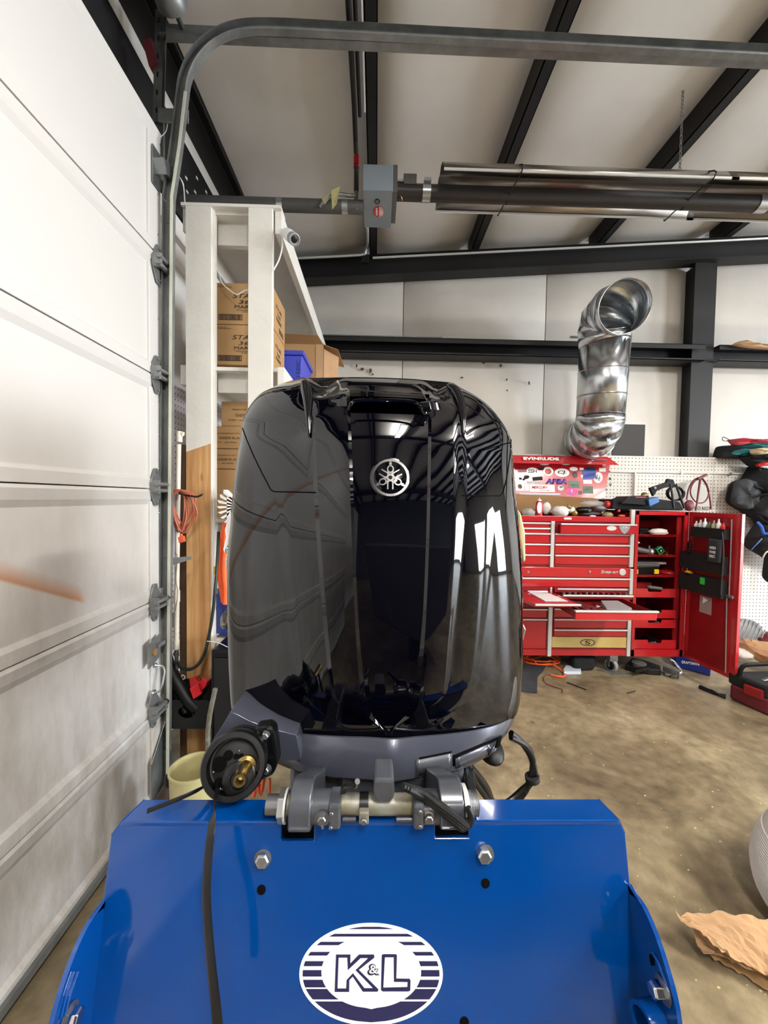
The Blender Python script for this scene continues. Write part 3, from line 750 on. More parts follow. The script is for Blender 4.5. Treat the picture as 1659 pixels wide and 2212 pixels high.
# security camera and cable
sc_ = thing('security_camera', 'small white security camera on the top corner of the wooden rack', 'camera')
a, b_ = PY(620, 505, RY-.02), PY(650, 528, RY-.14)
ax = (b_-a).normalized()
obj('housing', MB().lathe(a, ax, [(.012, -.01), (.028, .0), (.031, .03), (.031, .075), (.03, .08)], 24), 'white_plastic', sc_, smooth=True)
obj('lens_ring', MB().lathe(a+ax*.08, ax, [(.03, 0), (.031, .035), (.026, .037), (.024, .03), (.001, .028)], 24), 'grey_plastic', sc_, smooth=True)
obj('lens', MB().lathe(a+ax*.108, ax, [(.0225, 0), (.012, .004), (.001, .004)], 20), 'black_plastic', sc_, smooth=True)
mt = PY(608, 503, RY)
obj('mount', MB().cyl(mt, mt+Vector((.03, -.02, .0)), .018, .010).tube([mt+Vector((.02, -.02, 0)), a-ax*.005], .009), 'white_plastic', sc_, smooth=True)
obj('cable', MB().tube([mt, PY(610, 530, RY-.01), PY(603, 560, RY-.01), PY(590, 585, RY-.01)], .004, 6, 6), 'white_plastic', sc_, smooth=True)
obj('cable', MB().tube([PY(462, 570, RY+.15), PY(474, 595, RY+.12), PY(480, 612, RY+.11), PY(498, 628, RY+.1), PY(512, 636, RY+.09), PY(528, 628, RY+.09), PY(537, 626, RY+.08)], .0035, 6, 6), 'white_plastic', sc_, smooth=True)
# mark on the post
# PVC pipe on the pegboard
pv = thing('pvc_pipe', 'off-white PVC pipe with elbow standing against the pegboard by the rack', 'pipe')
PYV = 2.12
pp = [PY(396, 938, PYV), PY(387, 938, PYV), PY(386, 960, PYV), PY(384, 1100, PYV), PY(381, 1385, PYV)]
obj('pipe', MB().tube([pp[2], pp[3], pp[4]], .0125, 12).tube([pp[0], pp[1]+Vector((.005, 0, .004)), pp[1]+Vector((0, 0, -.01))], .0125, 12, 3), 'pvc', pv, smooth=True)
mb = MB()
for (px, y0, y1) in ((387, 932, 955), (382, 1275, 1300), (381, 1382, 1402)):
    mb.cyl(PY(px, y0, PYV), PY(px, y1, PYV), .0165, n=14)
obj('coupling', mb, 'pvc', pv, smooth=True)
obj('lower_joint', MB().cyl(PY(381, 1402, PYV), PY(382, 1445, PYV), .010, n=12).cyl(PY(381, 1408, PYV), PY(381, 1416, PYV), .014, n=10), 'galvanized', pv, smooth=True)
# black hose from the pipe up to the right
hs = obj('air_hose', MB().tube([PY(384, 1430, 2.1), PY(392, 1442, 2.08), PY(410, 1446, 2.06), PY(428, 1435, 2.04), PY(442, 1410, 2.03), PY(452, 1370, 2.02), PY(460, 1320, 2.02), PY(466, 1260, 2.03), PY(470, 1200, 2.1), PY(472, 1150, 2.19)], .0085, 10, 6), 'green_hose', smooth=True)
tag(hs, 'thin dark green-black air hose looping across the bare pine post', 'hose')
# orange cord
cd = thing('extension_cord', 'coiled faded orange extension cord hanging in front of the pine post', 'cord')
mb = MB(); rnd = random.Random(3)
for k in range(8):
    tx = PY(rnd.uniform(372, 392), 1058, 2.05+rnd.uniform(0, .05)); bx = PY(rnd.uniform(386, 398), rnd.uniform(1130, 1152), 2.05+rnd.uniform(0, .05))
    wl_ = rnd.uniform(366, 378); wr_ = rnd.uniform(398, 428)
    ml = PY(wl_, rnd.uniform(1085, 1115), 2.05); mr_ = PY(wr_, rnd.uniform(1080, 1110), 2.08)
    mb.tube([tx, tx.lerp(ml, .6)+Vector((-.01, 0, .02)), ml, ml.lerp(bx, .6)+Vector((-.008, 0, 0)), bx, bx.lerp(mr_, .4)+Vector((.008, 0, 0)), mr_, mr_.lerp(tx, .5)+Vector((.02, 0, .02)), tx], .0042, 7, 6)
obj('cord_coil', mb, 'cord_orange', cd, smooth=True)
c = PY(393, 1165, 2.04)
obj('plug', MB().obox(c, (.014, 0, .004), (0, .012, 0), (-.003, 0, .016)).cyl(c+Vector((-.002, 0, .014)), c+Vector((-.004, 0, .03)), .009, .006), 'plug_orange', cd, bevel=.003)
obj('hook', MB().tube([PY(385, 1066, 2.12), PY(405, 1070, 2.06), PY(425, 1073, 2.0), PY(437, 1068, 1.97)], .005, 8, 4), 'black_rubber', cd, smooth=True)
# wire bail and steel tag on the pegboard
wt = thing('wire_loop', 'thin bent wire loop with a small steel plate on the pegboard', 'wire')
obj('wire', MB().tube([PY(377, 1195, 2.06), PY(382, 1198, 2.06), PY(382, 1215, 2.06), PY(380, 1255, 2.06), PY(384, 1275, 2.06), PY(382, 1300, 2.06), PY(377, 1322, 2.06), PY(370, 1327, 2.06), PY(365, 1318, 2.06), PY(366, 1290, 2.06), PY(368, 1260, 2.06), PY(366, 1215, 2.06)], .0015, 6, 4), 'ink_brown', wt)
A, B = pxbox(363, 1324, 375, 1356, 2.06, .003)
obj('plate', MB().box(A, B), 'galvanized_dull', wt)
# dark bracket board edge between pegboard and post
tag(obj('dark_strip', MB().box(*pxbox(388, 960, 402, 1700, 2.3, .03)), 'ink_brown'), 'narrow dark brown wall strip between the pegboard and the pine post', 'strip')
# --- black steel tray with red clamp
bx = thing('steel_tray', 'black steel wall tray with a round hole at the foot of the rack', 'tray')
TYb = 2.07
A, B = pxbox(363, 1512, 452, 1574, TYb, 0)
x0_, x1_, z0_, z1_ = A[0], B[0]+.02, A[2], B[2]
# front plate with a round hole
n = 24; hc = Vector(PY(403, 1538, TYb)); hr = .046
outer = []
for i in range(n):
    a = 2*PI*i/n+PI/4*0; dx, dz = math.cos(a), math.sin(a)
    ts = []
    if dx > 1e-6: ts.append((x1_-hc.x)/dx)
    if dx < -1e-6: ts.append((x0_-hc.x)/dx)
    if dz > 1e-6: ts.append((z1_-hc.z)/dz)
    if dz < -1e-6: ts.append((z0_-hc.z)/dz)
    t = min(ts); outer.append(Vector((hc.x+dx*t, TYb, hc.z+dz*t)))
inner = [Vector((hc.x+hr*math.cos(2*PI*i/n), TYb, hc.z+hr*.75*math.sin(2*PI*i/n))) for i in range(n)]
mb = MB().add(outer+inner, [(i, (i+1) % n, n+(i+1) % n, n+i) for i in range(n)])
obj('front_plate', mb, 'black_matte', bx, solid=.004)
obj('tray_body', MB().box((x0_, TYb, z0_), (x0_+.004, TYb+.12, z1_+.03)).box((x1_-.004, TYb, z0_), (x1_, TYb+.12, z1_+.03)).box((x0_, TYb, z0_), (x1_, TYb+.12, z0_+.004)).box((x0_, TYb+.116, z0_), (x1_, TYb+.12, z1_+.06)).box((x0_+.13, TYb, z0_), (x0_+.134, TYb+.12, z1_)), 'black_matte', bx)
text('letter', 'D', 'white_plastic', PY(396, 1463, TYb+.05)+Vector((0, 0, 0)), (.85, 0, -.35), (.35, 0, .85), .026, .028, bx, ext=.003, bold=.03)
rc = thing('red_clamp', 'red plastic clamp lying in the black steel tray', 'clamp')
c = PY(428, 1480, TYb+.03)
obj('body', MB().prism([c+Vector(v) for v in ((-.05, 0, .035), (-.018, 0, .045), (-.008, 0, .02), (.012, 0, .018), (.022, 0, .042), (.05, 0, .02), (.04, 0, -.01), (.0, 0, -.05), (-.03, 0, -.075), (-.045, 0, -.01))], (0, .045, -.01)), 'red_plastic', rc, bevel=.004)
obj('jaw', MB().obox(c+Vector((.0, -.02, -.02)), (.018, .01, .01), (0, .01, 0), (-.01, 0, .03)), 'red_plastic', rc, bevel=.003)
bh = obj('black_hose', MB().tube([PY(344, 1365, 2.13), PY(362, 1430, 2.12), PY(380, 1470, 2.11), PY(405, 1510, 2.09), PY(425, 1530, 2.09)], .032, 14, 6).tube([PY(360, 1440, 2.13), PY(375, 1490, 2.12), PY(390, 1520, 2.12), PY(402, 1540, 2.11)], .019, 12, 5), 'black_rubber', smooth=True)
tag(bh, 'thick black rubber hose curving down into the black steel tray', 'hose')
tag(obj('steel_rod', MB().tube([PY(465, 1488, 1.6), PY(458, 1520, 1.6), PY(453, 1545, 1.6), PY(449, 1580, 1.6), Vector((PY(447, 1600, 1.6).x, 1.6, 0))], .010, 12), 'tube_white', smooth=True), 'short pale metal rod standing between the black tray and the motor', 'rod')
# black cabinet and blue drum behind the motor, orange rope, yellow tag
bk = thing('black_case', 'tall black case standing behind the motor by the rack', 'case')
A, B = pxbox(455, 1405, 535, 1700, 2.0, .35)
obj('body', MB().box((A[0], A[1], 0.0), (B[0], B[1], B[2])), 'black_plastic', bk, bevel=.01)
obj('door', MB().box((A[0]+.02, A[1]-.008, 0.05), (B[0]-.02, A[1], B[2]-.04)), 'black_matte', bk, bevel=.003)
obj('cord', MB().tube([PY(447, 1385, 1.97), PY(470, 1388, 1.97), PY(492, 1398, 1.97)], .002, 6, 3), 'pvc', bk)
bd = thing('blue_drum', 'dark blue plastic drum partly hidden behind the motor', 'drum')
c = PY(498, 1330, 2.35); 
obj('drum', MB().lathe((c.x+.02, 2.35, PY(480, 1365, 2.3).z), (0, 0, 1), [(.1, 0), (.12, .01), (.12, .15), (.125, .16), (.12, .17), (.12, .24), (.1, .25)], 28), 'navy_plastic', bd, smooth=True)
sh2 = tag(obj('side_shelf', MB().box((PY(455, 1380, 2.2).x, 2.24, PY(480, 1372, 2.3).z-.02), (PY(560, 1380, 2.2).x, 2.7, PY(480, 1372, 2.3).z-.001)), 'white_paint_wood'), 'white board carrying the blue drum behind the motor', 'shelf')
rp = obj('orange_rope', MB().tube([PY(488, 1128, 2.18), PY(478, 1180, 2.18), PY(474, 1220, 2.18), PY(478, 1260, 2.18), PY(484, 1300, 2.18)], .017, 10, 5).tube([PY(488, 1140, 2.16), PY(484, 1230, 2.16), PY(487, 1270, 2.16), PY(486, 1305, 2.16)], .014, 10, 5), 'rope_orange', smooth=True)
tag(rp, 'bright orange cable loops hanging right behind the left flank of the motor', 'cable')
tag(obj('yellow_tag', MB().box(*pxbox(461, 1224, 472, 1240, 2.18, .012)), 'yellow_plastic', bevel=.003), 'small yellow clip beside the orange cable', 'clip')
wd = obj('pegboard', MB().box((PY(447, 1200, 3.0).x, 3.0, .5), (PY(560, 1200, 3.0).x, 3.012, Z2-.12)), 'pegboard')
tag(wd, 'bluish pegboard panel seen through the lower opening of the rack', 'pegboard')
# bucket and jug on the floor behind the blue plate
bu = thing('bucket', 'translucent yellowish plastic bucket on the floor behind the blue plate', 'bucket')
c = PY(418, 1720, 1.62)
bz = 0.0
cc = Vector((c.x, 1.62, 0))
rt = 48*1.62/831; topz = PY(418, 1660, 1.62).z
obj('pail', MB().lathe((c.x, 1.62, bz), (0, 0, 1), [(rt*.8, 0), (rt*.84, .02), (rt, topz), (rt*1.04, topz), (rt*1.04, topz+.01), (rt*.96, topz+.01), (rt*.93, topz-.02), (rt*.8, .03), (.001, .03)], 32), 'bucket', bu, smooth=True)
ju = thing('jug', 'small brown jug with black cap on the floor between door track and bucket', 'jug')
c = PY(368, 1715, 1.75); tz = PY(368, 1672, 1.75).z
obj('body', MB().lathe((c.x, 1.75, 0), (0, 0, 1), [(.055, 0), (.06, .02), (.06, tz-.1), (.03, tz-.05), (.02, tz-.045)], 24), 'brown_jug', ju, smooth=True)
obj('cap', MB().lathe((c.x, 1.75, tz-.045), (0, 0, 1), [(.022, 0), (.024, .01), (.022, .04), (.015, .045)], 18), 'black_plastic', ju, smooth=True)
# --- gas heater overhead
ht = thing('tube_heater', 'overhead infrared gas tube heater with grey burner box and long reflector', 'heater')
HY = 2.6
A, B = pxbox(783, 411, 848, 490, HY, .0)
zb_, zm_, zt_ = PY(815, 490, HY).z, PY(815, 411, HY).z, PY(815, 358, HY).z
x0h, x1h = A[0], B[0]
hz = zm_
bxh = obj('burner_box', MB().box((x0h, HY, hz), (x1h, HY+.35, hz+.165)), 'heater_grey', ht, bevel=.003)
obj('burner_flange', MB().box((x1h, HY+.01, hz-.0), (x1h+.03, HY+.3, hz+.175)), 'heater_dark', bxh)
cd_ = PZ(818, 457, hz)
dm = MB()
for k in range(1): dm.prism([cd_+Vector((.036*math.cos(a), .052*math.sin(a), -.002)) for a in [i*PI/12 for i in range(24)]], (0, 0, .0015))
dec = obj('oval_decal', dm, 'decal_red', ht)
mb = MB()
for k in range(9):
    a = -PI/2+.18+k*(PI-.36)/8; c1 = cd_+Vector((.002, 0, -.0035))
    d0 = Vector((math.cos(a-.07)*.033, math.sin(a-.07)*.048, 0)); d1 = Vector((math.cos(a+.07)*.033, math.sin(a+.07)*.048, 0))
    mb.prism([c1+d0*.12, c1+d0, c1+d1, c1+d1*.12], (0, 0, .001))
obj('sun_rays', mb, 'decal_white', dec)
text('lettering', 'RE-VERBER-RAY', 'decal_white', cd_+Vector((-.014, 0, -.003)), (0, 1, 0), (1, 0, 0), .07, .012, dec)
c2_ = PZ(815, 435, hz)
obj('round_badge', MB().prism([c2_+Vector((.019*math.cos(a), .024*math.sin(a), -.0025)) for a in [i*PI/10 for i in range(20)]], (0, 0, .002)), 'black_matte', dec)
mb = MB()
for k in range(4): mb.box((c2_.x-.011+k*.006, c2_.y-.014, c2_.z-.0035), (c2_.x-.0085+k*.006, c2_.y+.014, c2_.z-.002))
obj('badge_bars', mb, 'grey_plastic', dec)
A = PY(872, 396, HY+.03); B = PY(900, 396, HY+.03)
sm = obj('control_box', MB().box((A.x, HY+.03, A.z), (B.x, HY+.17, A.z+.066)), 'heater_dark', ht, bevel=.002)
cdd = PZ(885, 410, A.z); obj('label_sticker', MB().box((cdd.x-.016, cdd.y-.018, A.z-.0015), (cdd.x+.016, cdd.y+.018, A.z)), 'grey_plastic', sm)
obj('conduit', MB().cyl((x1h, HY+.05, A.z+.03), (A.x, HY+.05, A.z+.03), .009, n=10), 'galvanized', ht)
tg = PY(868, 412, HY+.05)
obj('paper_tag', MB().prism([tg+Vector((-.012, 0, .03)), tg+Vector((.008, .02, .0)), tg+Vector((.006, .01, -.06)), tg+Vector((-.012, 0, -.02))], (0, .002, 0)), 'cardboard', ht)
# tube
TYc = 2.68
tz0 = PY(910, 420, TYc).z; tz1 = PY(1659, 438, TYc).z
xt0, xt1, xt2 = x1h, PY(1640, 438, TYc).x, 6.2
tz = (tz0+tz1)/2
obj('radiant_tube', MB().cyl((xt0, TYc, tz), (xt1, TYc, tz), .05, n=24), 'heater_tube', ht, smooth=True)
obj('radiant_tube', MB().cyl((xt1-.02, TYc, tz), (xt2, TYc, tz), .051, n=24), 'heater_tube', ht, smooth=True)
obj('tube_clamp', MB().cyl((PY(912, 420, TYc).x, TYc, tz), (PY(929, 420, TYc).x, TYc, tz), .053, n=24).box((PY(914, 420, TYc).x, TYc-.06, tz+.04), (PY(929, 420, TYc).x, TYc-.03, tz+.06)), 'zinc', ht, smooth=True)
obj('tube_clamp', MB().cyl((xt1-.03, TYc, tz), (xt1+.05, TYc, tz), .054, n=24), 'zinc', ht, smooth=True)
# reflector trough
h0 = hz-H+.04
yA = h0*F/(1077-380); yB = h0*F/(1077-468); rz = hz+.04
xr0 = PY(947, 425, TYc).x
prof = []
for k in range(15):
    t = k/14; y = yA+(yB-yA)*t
    prof.append((y, rz+.13*math.sin(PI*t)**.6-.03*math.exp(-((t-.5)/.1)**2)))
def trough(x0, x1, par):
    rows = [[Vector((x, y, z_)) for y, z_ in prof] for x in (x0, x1)]
    o = obj('reflector', MB().grid(rows), 'reflector', par, solid=.002, recalc=False, smooth=True)
    obj('lip', MB().box((x0, yA-.004, rz-.012), (x1, yA+.004, rz)).box((x0, yB-.004, rz-.012), (x1, yB+.004, rz)), 'trim_silver', o)
    return o
xm = PY(1440, 425, TYc).x
trough(xr0, xm+.3, ht); trough(xm+.25, 6.1, ht)
for px in (1100, 1480, ):
    x = PY(px, 425, TYc).x
    obj('hanger_wire', MB().tube([(x, yA-.006, rz-.016), (x-.01, TYc-.055, tz-.02), (x-.015, TYc, tz-.054), (x-.02, TYc+.055, tz-.02), (x-.03, yB+.006, rz-.016), (x-.025, yB+.008, rz+.02), (x-.02, TYc, rz+.15), (x, yA-.008, rz+.03), (x, yA-.006, rz-.016)], .004, 6, 3), 'black_matte', ht)
# chain
ch0 = PY(1468, 378, TYc); mb = MB(); zz = rz+.15; k = 0
while zz < zc(ch0.x)-.05:
    mb.tube([(ch0.x+(.007*math.cos(a) if k % 2 else 0), TYc+(0 if k % 2 else .007*math.cos(a)), zz+.016*math.sin(a)) for a in [i*PI/4 for i in range(9)]], .0025, 5); zz += .026; k += 1
obj('chain', mb, 'galvanized_dull', ht)
# flue and gas pipes
fl_ = thing('flue_pipe', 'dark insulated flue pipe running level from the left wall to the burner box', 'pipe')
fz = PY(700, 441, HY+.12).z
obj('pipe', MB().cyl((XL, HY+.14, fz), (x0h, HY+.14, fz), .042, n=20), 'heater_dark', fl_, smooth=True)
for p_ in (605, 745): obj('foil_tape', MB().cyl((PY(p_, 441, HY+.14).x-.02, HY+.14, fz), (PY(p_, 441, HY+.14).x+.02, HY+.14, fz), .0435, n=20), 'zinc', fl_, smooth=True)
gp = thing('gas_pipe', 'black gas pipe dropping along the first purlin to the burner box', 'pipe')
gx = PZ(772, 350, 4.05).x
obj('pipe', MB().tube([(gx, -9.5, 4.05), (gx, 2.5, 4.05), (gx, 2.68, 4.0), (gx+.005, 2.72, 3.9), (gx+.005, 2.72, 3.7)], .016, 10).tube([(gx+.03, -9.5, 4.09), (gx+.03, 2.6, 4.09)], .012, 8), 'dark_steel', gp, smooth=True)
obj('valve', MB().cyl((gx+.005, 2.72, 3.93), (gx+.005, 2.72, 3.86), .02).box((gx-.01, 2.69, 3.87), (gx+.02, 2.7, 3.93)), 'red_dark', gp)
obj('gas_connector', MB().tube([(gx, 2.7, 3.66), (gx-.05, 2.7, 3.66), (gx-.12, 2.68, 3.65), (gx-.2, 2.68, 3.61), (gx-.24, 2.7, 3.58)], .012, 10, 4).cyl((gx+.005, 2.72, 3.7), (gx+.005, 2.72, 3.58), .014), 'galvanized', gp, smooth=True)
obj('warning_tag', MB().prism([(gx-.16, 2.66, 3.66), (gx-.1, 2.65, 3.68), (gx-.12, 2.64, 3.56), (gx-.15, 2.65, 3.53)], (0, .003, 0)).prism([(gx-.22, 2.66, 3.6), (gx-.17, 2.65, 3.63), (gx-.18, 2.64, 3.58), (gx-.2, 2.65, 3.56)], (0, .003, 0)), 'bucket', gp)
cn = thing('electrical_conduit', 'thin pale conduit running along the dark rafter with a drop to the burner box', 'conduit')
pts = [PY(640, 558, 4.0), PY(775, 551, 4.0), PY(789, 545, 4.0), PY(794, 525, 3.9), PY(794, 492, 3.0)]
obj('pipe', MB().tube(pts, .011, 8, 3), 'trim_silver', cn, smooth=True)
obj('pipe', MB().cyl(PY(805, 557, 4.02), PY(1900, 503, 4.02), .011, n=8), 'trim_silver', cn, smooth=True)
obj('pipe', MB().cyl((gx+.06, -9, 4.12), (gx+.06, 2.6, 4.12), .009, n=8), 'trim_silver', cn, smooth=True)
A, B = pxbox(781, 549, 797, 566, 4.0, .05); obj('junction_box', MB().box(A, B), 'dark_steel', cn, bevel=.003)
# --- added ceiling strip lamps (outside the frame, for the cowling to reflect)
for i, (lx, ly, lz, e) in enumerate(LAMPS[:4]):
    t = thing('added_strip_lamp', 'added unseen ceiling strip lamp %s, reflected in the cowling' % ['to the right of the camera', 'just behind the camera', 'behind the camera, far right', 'farthest behind the camera'][i], 'lamp')
    obj('housing', MB().box((lx-.1, ly-.62, lz), (lx+.1, ly+.62, lz+.05)), 'white_plastic', t, bevel=.004)
    obj('hanger', MB().cyl((lx, ly-.5, lz+.05), (lx, ly-.5, zc(lx)-.02), .003, n=6).cyl((lx, ly+.5, lz+.05), (lx, ly+.5, zc(lx)-.02), .003, n=6), 'zinc', t)
# --- duct pipe
du = thing('exhaust_duct', 'shiny galvanized round duct with elbows rising in front of the back wall', 'duct')
DYd = 4.0
k = DYd/F
def ring(px, py, r, n=28): return PY(px, py, DYd)
lowc = PY(1296, 905, DYd-.30); topc = PY(1306, 738, DYd-.36)
r_ = 48*(DYd-.33)/F
def seg(p, q, r, r2=None, nm='duct_section'):
    o = obj(nm, MB().cyl(p, q, r, r2, n=36, cap=False), 'galv_bright', du, smooth=True, solid=.002, recalc=False); return o
seg(lowc, topc, r_*.98, r_*1.02)
mb = MB()
for t in (.3, .62, .98): p = lowc.lerp(topc, t); mb.lathe(p, topc-lowc, [(r_*1.0, -.006), (r_*1.035, 0), (r_*1.0, .006)], 36)
obj('seam_ring', mb, 'galv_bright', du, smooth=True)
# upper elbow turning toward the room: mitred gores
g = [topc, PY(1303, 708, 3.62), PY(1311, 682, 3.53), PY(1330, 666, 3.40)]
def gores(pts, r, nm, cap=None):
    # mitred segmented elbow: one ring per joint, lying in the bisecting plane
    n = 36; ds = [(pts[min(i+1, len(pts)-1)]-pts[i]).normalized() if i < len(pts)-1 else (pts[i]-pts[i-1]).normalized() for i in range(len(pts))]
    rings = []; x = None
    for i, p in enumerate(pts):
        din = ds[i-1] if i else ds[0]; do = ds[i]; bis = (din+do).normalized()
        if x is None: x, y = MB().frame(din)
        x = (x-din*x.dot(din)).normalized(); y = din.cross(x)
        base = [p+r*(math.cos(2*PI*k/n)*x+math.sin(2*PI*k/n)*y) for k in range(n)]
        rings.append([q-din*((q-p).dot(bis)/din.dot(bis)) for q in base])
    par = None
    for a, b in zip(rings, rings[1:]):
        o = obj(nm, MB().grid([a, b], True), 'galv_bright', du, smooth=True, angle=60, solid=.002, recalc=False)
    for rg_ in rings[1:]:
        obj('seam_ring', MB().tube(rg_+[rg_[0]], .004, 6), 'galv_bright', du, smooth=True)
    return rings
gores([topc+(topc-lowc)*-.02]+[PY(1304, 712, 3.63), PY(1310, 690, 3.58), PY(1326, 672, 3.48), PY(1350, 662, 3.30)], r_*1.03, 'elbow_gore')
gl = [lowc+(topc-lowc)*.04, lowc+(topc-lowc)*-.01, PY(1291, 925, 3.74), PY(1281, 943, 3.85), PY(1268, 948, 4.0), PY(1262, 946, 4.3)]
gores(gl, r_*1.0, 'elbow_gore')
obj('strap', MB().box((PY(1230, 745, 3.95).x, 3.94, gz+.06), (PY(1262, 738, 3.95).x, 3.95, gz+.08)), 'zinc', du)
# dark louvre opening beside the duct
vt = thing('vent', 'dark square screened wall vent beside the foot of the duct', 'vent')
A, B = pxbox(1322, 917, 1391, 990, YB-.0, .03)
obj('frame', MB().box((A[0]-.02, YB, A[2]), (B[0]+.015, YB+.05, B[2]+.015)), 'white_paint_wood', vt)
obj('screen', MB().box((A[0], YB-.012, A[2]), (B[0], YB+.0, B[2])), 'heater_tube', vt)
# --- pegboard on back wall
pgz1 = PY(1400, 988, YB-.13).z; pgz0 = PY(1640, 1372, YB-.13).z
pgb = thing('pegboard', 'long white perforated pegboard along the foot of the back wall', 'pegboard')
x = PY(1060, 1000, YB-.13).x; n_ = 0
while x < 9.5:
    x2 = x+1.22
    obj('board', MB().box((x+.002, YB-.13, pgz0), (x2-.002, YB-.12, pgz1)), 'pegboard', pgb); x = x2
pz = PY(1450, 1023, YB).z
cdt = thing('conduit_run', 'thin white conduit running level across the pegboard', 'conduit')
obj('pipe', MB().cyl((PY(1300, 1020, YB).x, YB-.145, pz), (9, YB-.145, pz), .010, n=8), 'white_paint_wood', cdt, smooth=True)
obj('drop_pipe', MB().cyl((PY(1353, 1020, YB).x, YB-.145, pz), (PY(1351, 1080, YB).x, YB-.145, pz-.5), .011, n=8), 'pvc', cdt, smooth=True)
mb = MB()
for p_ in (1449, 1550): c = PY(p_, 1023, YB); mb.box((c.x-.012, YB-.16, pz-.014), (c.x+.012, YB-.13, pz+.014))
obj('coupling', mb, 'zinc', cdt)
for s_, px, py in (('K', 1319, 1034), ('V', 1319, 1047), ('F', 1309, 1059)):
    t = text('letter_sign', s_, 'black_matte', PY(px, py, YB-.135), (1, 0, 0), (0, 0, 1), .025, .03, None, ext=.002, bold=.02)
    tag(t, 'small black letter %s stuck on the pegboard left of the conduit drop' % s_, 'letter')
obj('sill', MB().box((PY(1060, 1000, YB).x, YB-.13, pgz1), (9.5, YB+.05, pgz1+.012)), 'white_paint_wood', pgb)
# ================================================================= TOOL CHEST
FY = 3.5
ORD = ['first', 'second', 'third', 'fourth', 'fifth', 'sixth', 'seventh', 'eighth', 'ninth', 'tenth', 'eleventh', 'twelfth']
tc = thing('tool_chest', 'large red two-part tool chest with silver trim, drawers and opened sticker-covered lid', 'tool chest')
def bx_(x0, y0, x1, y1, Y=FY, D=.01): return pxbox(x0, y0, x1, y1, Y, D)
zwh = 0.115
xL_, xR_ = PY(1085, 1250, FY).x, PY(1365, 1250, FY).x
zbot = PY(1250, 1416, FY).z; zmid = PY(1250, 1226, FY).z; ztop = PY(1250, 1118, FY).z
bot = obj('roll_cabinet', MB().box((xL_, FY+.012, zbot), (xR_, FY+.6, zmid)), 'red_dark', tc, bevel=.004)
tp = obj('top_chest', MB().box((xL_, FY+.012, zmid), (xR_, FY+.5, ztop-.02)).box((xL_, FY+.012, ztop-.02), (xR_, FY+.03, ztop+.0)).box((xL_, FY+.49, ztop-.02), (xR_, FY+.5, ztop+.03)), 'red_dark', tc, bevel=.003)
A, B = bx_(1085, 1115, 1366, 1127); obj('top_lip', MB().box((A[0], FY-.004, A[2]), (B[0], FY+.03, B[2])), 'red_paint', tc, bevel=.003)
A, B = bx_(1218, 1118, 1234, 1122); obj('lip_sticker', MB().box((A[0], FY-.006, A[2]), (B[0], FY-.004, B[2])), 'white_paper', tc)
A, B = bx_(1085, 1226, 1362, 1246); stp = obj('name_strip', MB().box((A[0], FY+.0, A[2]), (B[0], FY+.02, B[2])), 'red_paint', tc, bevel=.002)
text('lettering', 'Snap-on', 'trim_silver', PY(1316, 1236, FY-.0)+Vector((0, -.003, 0)), (1, 0, 0), (0, 0, 1), 38*FY/F, 9*FY/F, stp, shear=.25, bold=.02)
c = PY(1344.5, 1236, FY); obj('round_emblem', MB().lathe(c, (0, -1, 0), [(.031, -.002), (.031, .004), (.027, .006), (.001, .006)], 24), 'trim_silver', stp)
mb = MB()
for p_ in (1141, 1274): c = PY(p_, 1235, FY); mb.lathe(c, (0, -1, 0), [(.011, -.002), (.011, .006), (.001, .006)], 14)
obj('lock', mb, 'zinc', tc)
def drawer(x0, y0, x1, y1, pull=0, hand=True, m='red_paint', body=True, nm='drawer', hx=None):
    A, B = bx_(x0, y0, x1, y1, FY, 0); Y = FY-pull
    o = obj(nm, MB().box((A[0], Y, A[2]+.002), (B[0], Y+.018, B[2]-.003)), m, tc, bevel=.003)
    if pull > .02 and body:
        hh = (B[2]-A[2])
        obj('tray', MB().box((A[0]+.01, Y+.018, A[2]), (B[0]-.01, FY+.01, A[2]+.004)).box((A[0]+.008, Y+.018, A[2]), (A[0]+.012, FY+.01, B[2]-.008)).box((B[0]-.012, Y+.018, A[2]), (B[0]-.008, FY+.01, B[2]-.008)), 'red_dark', o)
    if hand:
        obj('handle', MB().box((A[0]-.003, Y-.014, B[2]-.010), (B[0]+.003, Y+.002, B[2]+.003)), 'trim_silver', o, bevel=.002)
    return o
for y0, y1 in ((1129, 1139), (1140.5, 1151), (1152, 1173), (1175, 1196), (1198, 1219)): drawer(1085, y0, 1187, y1)
ob = drawer(1206, 1131.5, 1366, 1152.5, pull=.05)
c = PY(1321, 1141, FY-.05); obj('oval_badge', MB().prism([c+Vector((.045*math.cos(a), -.003, .022*math.sin(a))) for a in [i*PI/10 for i in range(20)]], (0, .003, 0)), 'trim_silver', ob)
c = PY(1349, 1142, FY-.05); sh_ = obj('shield_badge', MB().prism([c+Vector((x_*.052, -.003, z_*.05)) for x_, z_ in ((-1, .85), (1, .85), (.95, .2), (.55, -.55), (0, -1), (-.55, -.55), (-.95, .2))], (0, .003, 0)), 'grey_plastic', ob)
text('lettering', 'JOB', 'white_plastic', c+Vector((0, -.004, .012)), (1, 0, 0), (0, 0, 1), .05, .024, sh_)
for y0, y1 in ((1154, 1173), (1177, 1197), (1200, 1220)): drawer(1199, y0, 1358, y1)
drawer(1085, 1249, 1361, 1268)
def trim(x0, x1, y0, y1, d=.012):
    A, B = bx_(x0, y0, x1, y1); obj('trim_strip', MB().box((A[0], FY-d, A[2]), (B[0], FY+.012, B[2])), 'trim_silver', tc, bevel=.002)
trim(1188.5, 1196, 1126, 1225); trim(1360, 1368.5, 1101, 1225); trim(1359, 1366, 1229, 1284); trim(1353.5, 1361, 1338, 1417); trim(1183, 1191, 1311, 1417); trim(1188, 1192, 1269, 1311, .004)
